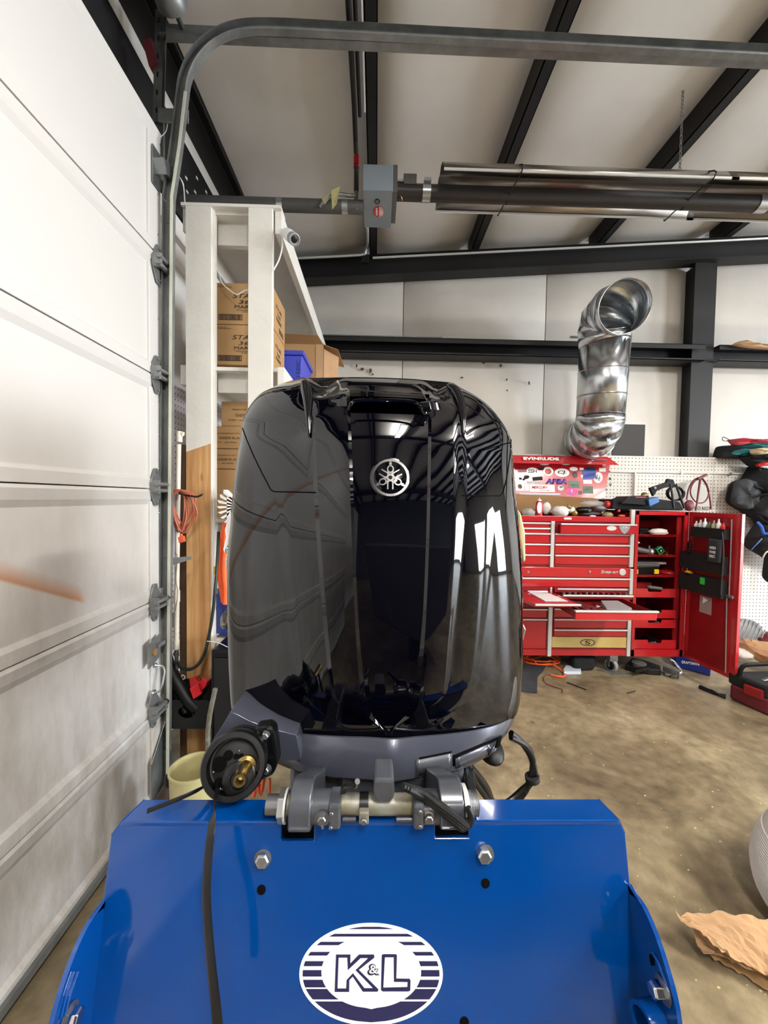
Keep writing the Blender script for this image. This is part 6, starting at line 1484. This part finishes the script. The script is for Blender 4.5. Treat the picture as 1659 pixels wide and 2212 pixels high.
# emblem
ec, en = S(843, 1033, .0)
if en.y > -.8: en = Vector((0, -1, 0))
en = Vector((0, en.y, en.z)).normalized()
ex = Vector((1, 0, .0)); ey = en.cross(ex); ey = ey if ey.z > 0 else -ey
ec = ec+en*.003
R1 = .037
em = obj('emblem', MB().lathe(ec, en, [(R1+.002, -.006), (R1+.002, .0), (R1-.001, .001), (.001, .001)], 48), 'cowl_black', mo, smooth=True, label='round chrome and black emblem with three crossed tuning forks')
obj('chrome_ring', MB().lathe(ec+en*.001, en, [(R1, 0), (R1-.001, .0025), (R1-.0055, .0025), (R1-.0065, 0)], 48, cap=False), 'chrome', em, smooth=True)
mb = MB()
def E(x, y, z_=.0012): return ec+ex*x+ey*y+en*z_
for k in range(3):
    a_ = PI/2+k*2*PI/3; d = (math.cos(a_), math.sin(a_)); s = (-d[1], d[0])
    Q = lambda r, t, z_=.001+.0006*k: E(d[0]*r+s[0]*t, d[1]*r+s[1]*t, z_)
    mb.prism([Q(.0335, 0), Q(.028, .0026), Q(.0255, .0026), Q(.0245, .0014), Q(.0225, .0014), Q(.0225, -.0014), Q(.0245, -.0014), Q(.0255, -.0026), Q(.028, -.0026)], en*.002)
    ro = [Q(.0165+.0065*math.cos(t), .0055*math.sin(t)) for t in [i*PI/10 for i in range(21)]]
    mb.sweep(ro, [(-.0012, 0), (.0012, 0), (.0012, .002), (-.0012, .002)], en)
    for sg_ in (-1, 1): mb.prism([Q(.012, sg_*.0036), Q(.012, sg_*.006), Q(-.0225, sg_*.006), Q(-.0225, sg_*.0036)], en*.002)
obj('tuning_forks', mb, 'chrome', em)
obj('letter_band', MB().add([], []).box((0, 0, 0), (0, 0, 0)) if False else MB().prism([E(x, -R1+.0045+.0009*math.cos(x*60)-.001, .0036) for x in (-.007, 0, .007)]+[E(x, -R1+.0015, .0036) for x in (.007, 0, -.007)], en*.0003), 'tool_steel', em)
# --- grey lower cowl
def grow_row(yf, Yc, D, xl, xr, z=None, crease=.006, nseg=40):
    mid = (xl+xr)/2; hw = (xr-xl)/2; z = PY(848, yf, Yc).z if z is None else z; out = []
    for i in range(nseg+1):
        th = -PI/2+PI*i/nseg; u = math.sin(th); px = mid+hw*u
        Y = Yc+D*(1-max(0, 1-abs(u)**2.15)**(1/2.15))-crease*max(0, 1-abs(px-850)/60)
        out.append(Vector((solveX(px, Y, z-SDg*u*u), Y, z-SDg*u*u)))
    a, b = out[0], out[-1]; cx_ = (a.x+b.x)/2; h_ = (b.x-a.x)/2; L1 = []; L2 = []
    for i in range(1, 7):
        t = i/6*PI/2*.999; c_ = math.cos(t)**.7
        L1.append(Vector((cx_-h_*c_, a.y+.5*math.sin(t), a.z))); L2.append(Vector((cx_+h_*c_, b.y+.5*math.sin(t), b.z)))
    return list(reversed(L1))+out+L2
SDg = .012
R_ = [grow_row(1590, .760, .11, 512, 1103), grow_row(1591, .738, .125, 501, 1114), grow_row(1594, .734, .128, 500, 1115), grow_row(1615, .726, .13, 503, 1112), grow_row(1645, .718, .13, 520, 1098), grow_row(1668, .713, .13, 545, 1080), grow_row(1682, .711, .128, 560, 1066), grow_row(1684, .716, .125, 565, 1060), grow_row(1682, .745, .11, 585, 1040), grow_row(1660, .80, .08, 620, 1000)]
lcm = MB().grid(R_, True)
lc = obj('lower_cowl', lcm, 'cowl_grey', mo, smooth=True, angle=30)
bv2 = BVHTree.FromPolygons([Vector(v) for v in lcm.v], lcm.f)
def S2(px, py, lift=0):
    h, nn_, _, _ = bv2.ray_cast(CAM, ray(px, py).normalized())
    if h is None: return PY(px, py, .76)
    if nn_.dot(CAM-h) < 0: nn_ = -nn_
    return h+nn_*lift
# latch handle with its dark groove, and the recess beside it
def patch(rows_px, m, nm, lift, par, solid=.004):
    rows = [[S2(px, py, lift) for px, py in r] for r in rows_px]
    return obj(nm, MB().grid(rows), m, par, solid=solid, smooth=True, recalc=False)
def lerp_row(a, b, k=10): return [(a[0]+(b[0]-a[0])*i/k, a[1]+(b[1]-a[1])*i/k) for i in range(k+1)]
patch([lerp_row((978, 1632), (1084, 1588)), lerp_row((978, 1655), (1080, 1612))], 'cowl_void', 'latch_groove', .0008, lc, .001)
patch([lerp_row((982, 1636), (1078, 1594)), lerp_row((981, 1657), (1070, 1622))], 'cowl_grey', 'cowl_latch', .004, lc)
patch([lerp_row((899, 1640), (976, 1626)), lerp_row((897, 1676), (974, 1662))], 'bracket_grey', 'latch_recess', .0012, lc, .001)
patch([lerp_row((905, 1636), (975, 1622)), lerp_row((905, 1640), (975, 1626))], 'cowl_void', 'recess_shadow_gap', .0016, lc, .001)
obj('rear_pad', MB().ball(PY(1058, 1618, .86), .03, .05, .022, 16, 8), 'black_rubber', lc, smooth=True)
# --- side badges and shoulders
sb_ = MB().prism([PY(px, py, .95) for px, py in ((497, 1100), (508, 1118), (512, 1140), (500, 1175), (486, 1200), (480, 1188), (486, 1160), (484, 1145), (490, 1115))], (.0, .14, 0))
obj('side_badge', sb_, 'chrome', mo, bevel=.006)
obj('side_badge', MB().prism([PY(px, py, .94) for px, py in ((486, 1185), (500, 1190), (498, 1215), (488, 1232), (485, 1210), (490, 1200))], (.0, .05, 0)), 'zinc', mo, bevel=.004)
obj('side_moulding', MB().tube([PY(512, 1325, .88), PY(500, 1345, .90), PY(490, 1352, .93), PY(485, 1335, .98), PY(492, 1318, 1.02)], [.004, .010, .013, .010, .005], 12, 4, flat=.7), 'cowl_black', mo, smooth=True, angle=60)
obj('side_badge', MB().prism([PY(px, py, .95) for px, py in ((1118, 1100), (1126, 1110), (1135, 1150), (1136, 1212), (1130, 1215), (1122, 1160))], (0, .1, 0)), 'bucket', mo, bevel=.004, label='cream side moulding on the right flank')
obj('side_badge', MB().prism([PY(px, py, .92) for px, py in ((1118, 1335), (1126, 1338), (1137, 1360), (1131, 1384), (1122, 1392))], (0, .06, 0)), 'tool_steel', mo, bevel=.003)
# --- left wing of the lower cowl and the rigging port
obj('port_fairing', MB().prism([PY(px, py, .715) for px, py in ((497, 1538), (512, 1543), (540, 1558), (585, 1574), (640, 1588), (650, 1640), (604, 1646), (598, 1600), (570, 1584), (520, 1582), (485, 1590), (455, 1616), (440, 1650), (462, 1595), (482, 1565))], (0, .10, 0)), 'cowl_grey', mo, bevel=.008, smooth=True, angle=60)
B0, F0 = PY(527, 1622, .72), PY(504, 1655, .605)
ax = (F0-B0).normalized(); Lp = (F0-B0).length; rp_ = 66*.605/F
port = obj('rigging_port', MB().lathe(B0, ax, [(rp_*1.02, 0), (rp_*1.04, .01), (rp_*.98, .02), (rp_*.98, Lp*.45), (rp_*1.03, Lp*.5), (rp_*1.03, Lp*.56), (rp_*.95, Lp*.6), (rp_*.95, Lp*.75), (rp_*1.06, Lp*.8), (rp_*1.06, Lp*.95), (rp_*1.0, Lp), (rp_*.84, Lp), (rp_*.80, Lp*.86), (.001, Lp*.84)], 48), 'black_plastic', mo, smooth=True, angle=40)
pc = B0+ax*Lp*.86; px_, py_ = MB().frame(ax)
def PPt(px, py, off=0): return PP(px, py, pc+ax*off, ax)
pl = obj('port_plate', MB().lathe(pc-ax*.002, ax, [(rp_*.74, 0), (rp_*.74, .003), (rp_*.70, .004), (.001, .004)], 36), 'black_rubber', port, smooth=True)
mb = MB()
for (px, py, r) in ((474, 1651, .0115), (493, 1632, .0078), (490, 1677, .006), (473, 1693, .0085), (510, 1634, .0045), (521, 1634, .0045)): mb.lathe(PPt(px, py, .0022), ax, [(r, 0), (r, .0006), (.0005, .0006)], 18)
obj('port_hole', mb, 'cowl_void', port)
mb = MB()
for (px, py) in ((461, 1668), (476, 1704), (517, 1622)): mb.ball(PPt(px, py, .003), .002, .002, .002, 8, 5)
obj('port_rivet', mb, 'tool_steel', port)
cbz = PPt(530, 1650, .004)
obj('boss', MB().lathe(PPt(519, 1680, .0), ax, [(.026, 0), (.026, .012), (.023, .014), (.014, .014), (.013, .006), (.001, .006)], 30), 'black_plastic', port, smooth=True)
b0 = PPt(532, 1655, .004); b1 = PY(517, 1687, .560)
bd2 = (b1-b0)
obj('brass_fitting', MB().lathe(b0, bd2, [(.0165, -.002), (.0165, .006), (.011, .008), (.0085, .016), (.0085, bd2.length-.012), (.0092, bd2.length-.01), (.0088, bd2.length), (.0058, bd2.length), (.0055, bd2.length-.02), (.0005, bd2.length-.021)], 26), 'brass', port, smooth=True)
obj('port_flange', MB().prism([PY(px, py, .68) for px, py in ((548, 1575), (580, 1570), (592, 1580), (596, 1610), (600, 1650), (590, 1676), (562, 1690), (540, 1700))], (0, .03, 0)), 'black_plastic', port, bevel=.006)
def hexbolt(c, axis, r, h, m, par, nm='bolt', washer=None):
    o = obj(nm, MB().lathe(c, axis, [(r, 0), (r, h*.8), (r*.8, h), (.0005, h)], 6), m, par, bevel=.0008)
    if washer: obj('washer', MB().lathe(c, axis, [(washer, -.001), (washer, .0015), (.0005, .0015)], 24), 'tool_steel', o)
    return o
hexbolt(PY(575, 1586, .672), Vector((-.1, -1, -.12)), .0065, .008, 'zinc', port, washer=.007)
hexbolt(PY(576, 1661, .672), Vector((-.1, -1, .05)), .0065, .009, 'zinc', port, washer=.009)
# --- mounting bracket
BR = .578
mount = obj('swivel_bracket', MB().prism([PY(px, py, .745) for px, py in ((625, 1650), (690, 1662), (800, 1680), (900, 1682), (960, 1672), (1004, 1655), (1006, 1735), (960, 1752), (900, 1722), (740, 1722), (672, 1752), (622, 1735))], (0, .16, 0)), 'bracket_grey', mo, bevel=.01)
def xcyl(x0, x1, py, r_px, m, nm, par, Y=BR, r2=None, n_=28):
    a = PY(x0, py, Y); b = PY(x1, py, Y); b.z = (a.z+b.z)/2; a.z = b.z; return obj(nm, MB().cyl(a, b, r_px*Y/F, (r2 or r_px)*Y/F, n_), m, par, smooth=True)
tt = xcyl(604, 1012, 1737, 21, 'tube_white', 'tilt_tube', mo)
e_ = xcyl(577, 604, 1738, 20, 'tool_steel', 'tube_end', tt)
nt_ = PY(604, 1740, BR); obj('tube_nut', MB().lathe(nt_, (1, 0, 0), [(.0235, 0), (.0235, .011), (.02, .014), (.02, .0)], 6), 'zinc', tt, bevel=.001)
obj('washer', MB().lathe(PY(617, 1740, BR), (1, 0, 0), [(.023, 0), (.023, .003), (.01, .003)], 28), 'trim_silver', tt)
r_end = MB(); cc_ = PY(1008, 1735, BR)
r_end.lathe(cc_, (1, 0, 0), [(.0165+.0009*(k % 2), k*.0012) for k in range(14)]+[(.012, .0158), (.001, .0158)], 28); obj('thread', r_end, 'tool_steel', tt)
obj('washer', MB().lathe(PY(998, 1735, BR), (1, 0, 0), [(.026, 0), (.026, .006), (.018, .009), (.01, .009)], 28), 'trim_silver', tt)
def arm(x0, x1, ytop, ybot, nm='clamp_bracket'):
    # a cast arm: hooked round the tube, rounded nose going down in front of the plate
    a, b = PY(x0, ybot, .551), PY(x1, ybot, .551); zt_ = PY(x0, ytop, .745).z; zb_ = a.z; cz = PY(800, 1737, BR).z
    prof = [(.551, zb_+.012), (.550, cz-.01), (.553, cz+.012), (.565, cz+.026), (.592, cz+.032), (.64, cz+.004), (.70, cz-.034), (.77, cz-.075), (.77, cz-.13), (.68, cz-.10), (.62, cz-.05), (.60, zb_+.004), (.575, zb_)]
    return obj(nm, MB().prism([(a.x, y, z_) for y, z_ in catmull_c(prof)], (b.x-a.x, 0, 0)), 'bracket_grey', mo, bevel=.007, smooth=True, angle=50)
def catmull_c(prof, k=3):
    P = [Vector((a, b, 0)) for a, b in prof]; P = [P[-1]]+P+[P[0], P[1]]; out = []
    for i in range(1, len(P)-2):
        a, b, c, d = P[i-1], P[i], P[i+1], P[i+2]
        for j in range(k):
            t = j/k; out.append(.5*((2*b)+(c-a)*t+(2*a-5*b+4*c-d)*t*t+(3*b-a-3*c+d)*t**3))
    return [(p.x, p.y) for p in out]
armL = arm(621, 670, 1660, 1815); armR = arm(952, 1003, 1655, 1810)
for (x0, x1) in ((673, 738), (896, 950)):
    xcyl(x0, x1, 1742, 33, 'bracket_grey', 'swivel_boss', mo)
for (x0, x1) in ((709, 736), (893, 917)):
    a, b = PY(x0, 1795, .550), PY(x1, 1740, .550); obj('lug', MB().box((a.x, .550, a.z), (b.x, .59, b.z)), 'bracket_grey', mo, bevel=.004)
for (px, py) in ((716, 1758), (714, 1788), (908, 1754), (908, 1786)): hexbolt(PY(px, py, .550), (0, -1, 0), .003, .0015, 'tool_steel', mo, 'set_screw')
hexbolt(PY(696, 1767, .553), (0, -1, .1), .0065, .008, 'tool_steel', mo, 'grease_fitting', washer=.011)
obj('cotter_pin', MB().tube([PY(696, 1770, .582), PY(695, 1780, .549), PY(697, 1790, .549)], .0018, 6), 'zinc', mo)
hexbolt(PY(926, 1765, .553), (0, -1, .1), .0065, .008, 'tool_steel', mo, 'grease_fitting')
for px in (786, 927):
    a = PY(px-9, 1737, BR); b = PY(px+10, 1737, BR); r__ = 24*BR/F
    c_ = obj('tube_clamp', MB().cyl((a.x, BR, a.z), (b.x, BR, a.z), r__, n=28), 'black_plastic', mo, smooth=True)
    A = PY(px-11, 1782, .553); B = PY(px+11, 1756, .553)
    obj('clamp_block', MB().box((A.x, .553, A.z), (B.x, .57, B.z)), 'tube_white', c_, bevel=.002); hexbolt(PY(px, 1772 if px < 800 else 1765, .553), (0, -1, 0), .0048, .005, 'tool_steel', c_)
obj('steering_arm', MB().prism([PY(px, py, .560) for px, py in ((808, 1684), (850, 1684), (853, 1712), (851, 1726), (842, 1734), (816, 1734), (808, 1726), (806, 1712))], (0, .05, 0)), 'bracket_grey', mo, bevel=.006)
obj('link_bracket', MB().tube([PY(742, 1712, .568), PY(744, 1700, .568), PY(768, 1698, .568), PY(772, 1688, .549)], .004, 8, 3), 'black_plastic', mo)
for (x0, x1) in ((740, 769), (856, 892)): xcyl(x0, x1, 1770, 5, 'bracket_grey', 'pin', mo, Y=.562)
wl_ = MB()
for k in range(3): wl_.tube([PY(870+k*6, 1698+k*3, .549), PY(915, 1712+k*5, .560), PY(950, 1738+k*6, .549), PY(985, 1765+k*7, .545), PY(1008-k*4, 1782+k*3, .546), PY(1016, 1770, .551)], .0055, 8, 5)
wl_.tube([PY(1010, 1745, .551), PY(1018, 1765, .549), PY(1012, 1785, .546)], .005, 8, 4)
obj('cable_bundle', wl_, 'black_rubber', mo, smooth=True)
# midsection and gearcase hidden behind the plate
obj('midsection', MB().prism([(x, y, 1.08) for x, y in ((-.1, .8), (-.06, .72), (.12, .72), (.16, .8), (.12, 1.1), (-.06, 1.1))], (0, .06, -.62)), 'cowl_grey', mo, bevel=.02)
obj('gearcase', MB().lathe((.03, .62, .40), (0, 1, 0), [(.005, 0), (.04, .05), (.06, .15), (.06, .4), (.04, .52), (.03, .56)], 24).prism([(.02, .8, .34), (.02, 1.1, .36), (.02, 1.12, .14), (.02, 1.0, .14)], (.02, 0, 0)).box((-.1, .75, .47), (.16, 1.25, .485)), 'cowl_grey', mo, smooth=True)
# --- harness on the right
hn = thing('wire_harness', 'looped black wire harness hanging out at the right foot of the motor', 'cable')
hp_ = [(1104, 1588, .86), (1130, 1606, .87), (1148, 1636, .88), (1152, 1672, .88), (1146, 1690, .88), (1128, 1712, .88), (1100, 1738, .87), (1068, 1738, .85), (1048, 1708, .82), (1030, 1682, .80), (1012, 1655, .78)]
hw_ = MB(); 
for k in range(3): hw_.tube([PY(px+(k-1)*5*math.sin(i*1.3), py+(k-1)*4, Y+.006*(k % 2)) for i, (px, py, Y) in enumerate(hp_)], .0075, 9, 6)
hw_.tube([PY(1014, 1665, .78), PY(1018, 1700, .74), PY(1022, 1735, .70)], .009, 8, 4).tube([PY(1004, 1660, .77), PY(1010, 1700, .73), PY(1014, 1735, .69)], .009, 8, 4)
obj('wires', hw_, 'black_plastic', hn, smooth=True)
obj('tape_band', MB().lathe(PY(1150, 1681, .88), (.2, 0, -1), [(.0165, -.006), (.017, 0), (.0165, .006)], 18), 'black_matte', hn)
# orange and misc pieces under the port
pz_ = thing('orange_tie', 'orange cable ends hanging below the round rigging port', 'cable')
obj('strip', MB().tube([PY(548, 1720, .80), PY(556, 1690, .80), PY(563, 1716, .80), PY(570, 1680, .80)], .0045, 6, 3).tube([PY(583, 1682, .79), PY(582, 1715, .79)], .003, 6), 'rope_orange', pz_)
# --- cable ties
def tie(pts, w0, nm, label):
    P = catmull([PY(*p) for p in pts], 6); mb = MB(); rows = []
    for i, p in enumerate(P):
        t = i/(len(P)-1); w_ = w0[0]+(w0[1]-w0[0])*t
        d = (P[min(i+1, len(P)-1)]-P[max(i-1, 0)]).normalized(); s = d.cross(CAM-p if False else Vector((0, 1, 0))).normalized()
        rows.append([p-s*w_, p-s*w_*.5+Vector((0, -.0012, 0)), p+Vector((0, -.0004, 0)), p+s*w_*.5+Vector((0, -.0012, 0)), p+s*w_, p+s*w_*.5+Vector((0, .0015, 0)), p-s*w_*.5+Vector((0, .0015, 0))])
    o = obj(nm, MB().grid(rows, True), 'strap_black', None, smooth=True, angle=40); tag(o, label, 'cable tie'); return o
mat('strap_black', '#141416', .3, spec=.4)
tie([(472, 1692, .612), (466, 1722, .575), (459, 1770, .535), (450, 1850, .515), (446, 1930, .50), (450, 2010, .487), (458, 2100, .472), (468, 2190, .462), (476, 2300, .455)], (.0052, .0068), 'cable_tie', 'long black cable tie hanging from the round port down across the blue plate')
tie([(450, 1694, .62), (425, 1708, .60), (380, 1728, .575), (318, 1752, .55)], (.0045, .0042), 'cable_tie', 'short black cable tie pointing left over the top edge of the blue plate')
# ================================================================= BLUE STAND
st = thing('motor_stand', 'blue painted steel motor stand with a white oval sign on its tilted plate', 'stand')
p0 = PY(800, 1770, .57); dn_ = Vector((0, -.206, -.978)).normalized(); nn2 = Vector((0, -.978, .206)).normalized()
def B(px, py, off=0): return PP(px, py, p0+nn2*off, nn2)
zb0_ = p0.z
tl, tr_ = B(262, 1776), B(1338, 1768)
zt0 = (tl.z+tr_.z)/2
xl2, xr2 = B(241, 1794).x, B(1350, 1786).x
def onp(x, z_): t = (p0.z-z_)/.978; return Vector((x, p0.y-.206*t, z_))
zb_bot = .80
front = [onp(xl2, zt0-.018), onp(tl.x, zt0)]
for (a0_, a1_, a2_, yy) in ((607, 678, 0, 1817), (940, 1012, 0, 1811)):
    xa_ = B(a0_, 1800).x; xb_ = B(a1_, 1800).x; zz_ = B(640, yy).z
    front += [onp(xa_, zt0), onp(xa_, zz_), onp(xb_, zz_), onp(xb_, zt0)]
front += [onp(tr_.x, zt0), onp(xr2, zt0-.018), onp(xr2+.002, zb_bot), onp(xl2-.002, zb_bot)]
plate = obj('plate', MB().prism(front, -nn2*.008), 'blue_paint', st, bevel=.0015)
def ft(px, py): return PZ(px, py, zt0)
bl_, br_ = ft(305, 1734), ft(1288, 1718)
yb_ = (bl_.y+br_.y)/2
fl_pts = [Vector((tl.x, p0.y, zt0)), Vector((xl2, p0.y+.003, zt0-.018))]
xsA, xsB = B(607, 1800).x, B(678, 1800).x; xsC, xsD = B(940, 1800).x, B(1012, 1800).x
yb3 = p0.y-.004
def flange(x0, x1, x0b, x1b, yb2=None):
    yb2 = yb2 or yb_
    return MB().prism([(x0, p0.y-.002, zt0), (x1, p0.y-.002, zt0), (x1b, yb2, zt0), (x0b, yb2, zt0)], (0, 0, -.008))
m1 = flange(tl.x, xsA, bl_.x, xsA); m2 = flange(xsB, xsC, xsB, xsC); m3 = flange(xsD, tr_.x, xsD, br_.x)
for m_ in (m1, m2, m3): obj('top_flange', m_, 'blue_paint', st, bevel=.002)
# chamfered corners of the folded flange
obj('corner_gusset', MB().prism([tuple(onp(xl2, zt0-.018)), tuple(onp(tl.x, zt0)), (bl_.x, yb_, zt0), (bl_.x-.006, yb_, zt0-.016)], (.004, 0, -.003)), 'blue_paint', st)
obj('corner_gusset', MB().prism([tuple(onp(xr2, zt0-.018)), tuple(onp(tr_.x, zt0)), (br_.x, yb_, zt0), (br_.x+.006, yb_, zt0-.016)], (-.004, 0, -.003)), 'blue_paint', st)
obj('shade_backing', MB().box((xsA-.03, p0.y+.03, zt0-.2), (xsD+.03, p0.y+.05, zt0-.012)), 'black_matte', st)  # black backing added for the dark shade behind the notches
# side gussets reaching forward, curved edge
def gusset(X, pix, sgn):
    out = catmull([PX(px, py, X) for px, py in pix], 4)
    out.append(Vector((X, out[-1].y, zb_bot)))
    rows = []
    for q in out:
        e = onp(X, q.z); rows.append([Vector((X, min(q.y, e.y)+(e.y-min(q.y, e.y))*t, q.z)) for t in (0, .5, 1)])
    return obj('side_gusset', MB().grid(rows), 'blue_paint', st, solid=.006, recalc=False)
gR = gusset(xr2, [(1366, 1932), (1388, 1952), (1416, 2012), (1442, 2090), (1462, 2165), (1472, 2240), (1476, 2330)], 1)
gL = gusset(xl2, [(224, 1958), (196, 1985), (166, 2042), (138, 2115), (118, 2180), (104, 2245), (98, 2330)], -1)
# hardware of the gussets
def gx(px, py, X): return PX(px, py, X)
c = gx(1432, 2138, xr2-.005); hexbolt(c, (-1, 0, 0), .010, .016, 'chrome', gR, washer=.014)
obj('slot', MB().prism([gx(px, py, xr2-.0036) for px, py in ((1404, 2062), (1409, 2060), (1414, 2072), (1413, 2086), (1408, 2086), (1405, 2074))], (-.001, 0, 0)), 'cowl_void', gR)
obj('slot_rim', MB().tube([gx(px, py, xr2-.004) for px, py in ((1410, 2058), (1425, 2085), (1440, 2130), (1446, 2175))], .0025, 8, 4), 'blue_paint', gR)
c = gx(1425, 2198, xr2-.004); obj('tube_socket', MB().lathe(c, (-1, -.2, .1), [(.019, 0), (.019, .03), (.014, .03), (.014, .002), (.001, .002)], 28), 'blue_paint', gR, smooth=True)
c = gx(150, 2196, xl2+.005); hexbolt(c, (1, 0, 0), .010, .014, 'chrome', gL, washer=.014)
obj('slot_rim', MB().tube([gx(px, py, xl2+.004) for px, py in ((168, 2098), (150, 2150), (138, 2200), (130, 2240))], .0022, 8, 4), 'blue_paint', gL)
obj('slot_rim', MB().tube([gx(px, py, xl2+.004) for px, py in ((160, 2098), (143, 2150), (131, 2200))], .0018, 8, 4), 'blue_paint', gL)
# bolts and holes of the plate
for (px, py) in ((566, 1862), (1047, 1852)):
    c = B(px+2, py-8); obj('washer', MB().lathe(c, nn2, [(.0125, 0), (.0125, .002), (.001, .002)], 28), 'heater_dark', plate)
    hexbolt(B(px, py, .008)-nn2*.008+Vector((0, 0, .001)), nn2, .0105, .012, 'zinc', plate)
for (px, py) in ((564.5, 1922), (1048.5, 1908), (1003, 2208)): obj('hole', MB().lathe(B(px, py, .0002), nn2, [(.0066, 0), (.0066, .0004), (.001, .0004)], 24), 'cowl_void', plate)
# oval sign
def K(cx, cy, off): return B(600+cx/4.1475, 1950+cy/4.1475, off)
ell = lambda cx, cy, rx, ry, n=64, off=0: [K(cx+rx*math.cos(t), cy+ry*math.sin(t), off) for t in [2*PI*i/n for i in range(n)]]
OC = (836, 640, 643, 460); IC = (838, 622, 447, 322)
sg2 = obj('oval_sign', MB().prism(ell(*OC[:2], OC[2], OC[3], 72, .0002), nn2*.0004), 'decal_white', st, label='white oval sign with navy stripes and two large outlined letters')
def lim(cx, cy, rx, ry, y): 
    t = 1-((y-cy)/ry)**2; return rx*math.sqrt(t) if t > 0 else 0
mb = MB(); orx, ory = OC[2]-30, OC[3]-32
for (y0, y1) in ((215, 235), (278, 302), (350, 379), (440, 472), (523, 567), (603, 660), (690, 757), (772, 865), (884, 1070)):
    full = y1 <= IC[1]-IC[3]+5; ys_ = [y0+(y1-y0)*i/6 for i in range(7)]
    if full:
        L_ = [(OC[0]-lim(OC[0], OC[1], orx, ory, y), y) for y in ys_]; R2 = [(OC[0]+lim(OC[0], OC[1], orx, ory, y), y) for y in ys_]
        mb.prism([K(x, y, .0006) for x, y in L_+R2[::-1]], nn2*.0003)
    else:
        for s_ in (-1, 1):
            ys_ = [y0+(y1-y0)*i/16 for i in range(17)]
            o_ = [(OC[0]+s_*lim(OC[0], OC[1], orx, ory, y), y) for y in ys_]; i_ = [(IC[0]+s_*lim(IC[0], IC[1], IC[2], IC[3], y), y) for y in ys_]
            mb.prism([K(x, y, .0006) for x, y in o_+i_[::-1]], nn2*.0003)
obj('stripe', mb, 'decal_navy', sg2)
Ko = [(522, 463), (652, 463), (650, 543), (728, 463), (862, 463), (866, 490), (726, 600), (902, 775), (895, 795), (762, 795), (672, 660), (642, 692), (640, 797), (510, 797)]
Ki = [(546, 493), (622, 493), (627, 605), (742, 497), (806, 497), (694, 603), (848, 762), (776, 762), (674, 628), (616, 690), (612, 765), (536, 765)]
Lo = [(932, 468), (945, 460), (1058, 460), (1068, 470), (1062, 678), (1180, 680), (1190, 695), (1187, 785), (1170, 793), (940, 793), (925, 780)]
Li = [(960, 490), (1038, 490), (1040, 710), (1162, 712), (1160, 752), (946, 757)]
obj('lettering', MB().prism([K(x, y, .0006) for x, y in Ko], nn2*.0004).prism([K(x, y, .0006) for x, y in Lo], nn2*.0004), 'decal_navy', sg2)
obj('lettering', MB().prism([K(x, y, .0010) for x, y in Ki], nn2*.0004).prism([K(x, y, .0010) for x, y in Li], nn2*.0004), 'decal_white', sg2)
kx = (K(960, 597, 0)-K(760, 597, 0)).normalized()
text('lettering', '&', 'decal_navy', K(857, 598, .0008), kx, -dn_, (K(912, 600, 0)-K(802, 600, 0)).length, (K(857, 547, 0)-K(857, 650, 0)).length, sg2, ext=.0004, bold=.045)
text('lettering', '&', 'decal_white', K(857, 598, .0013), kx, -dn_, (K(896, 600, 0)-K(820, 600, 0)).length, (K(857, 560, 0)-K(857, 638, 0)).length, sg2, ext=.0003, bold=-.005)
# legs and base (below the frame)
for x_ in (xl2+.05, xr2-.05):
    obj('leg', MB().prism([(x_-.03, .52, .85), (x_+.03, .52, .85), (x_+.03, .58, .85), (x_-.03, .58, .85)], (0, .05, -.80)), 'blue_paint', st, bevel=.004)
    obj('base_rail', MB().box((x_-.03, .2, .08), (x_+.03, 1.25, .14)), 'blue_paint', st, bevel=.004)
    for y_ in (.25, 1.2):
        obj('caster', MB().lathe((x_-.015, y_, .04), (1, 0, 0), [(.015, 0), (.04, .003), (.04, .027), (.015, .03)], 18).box((x_-.02, y_-.02, .06), (x_+.02, y_+.02, .082)), 'black_rubber', st)
obj('cross_rail', MB().box((xl2+.05, .56, .085), (xr2-.05, .62, .135)), 'blue_paint', st, bevel=.004)
finish()
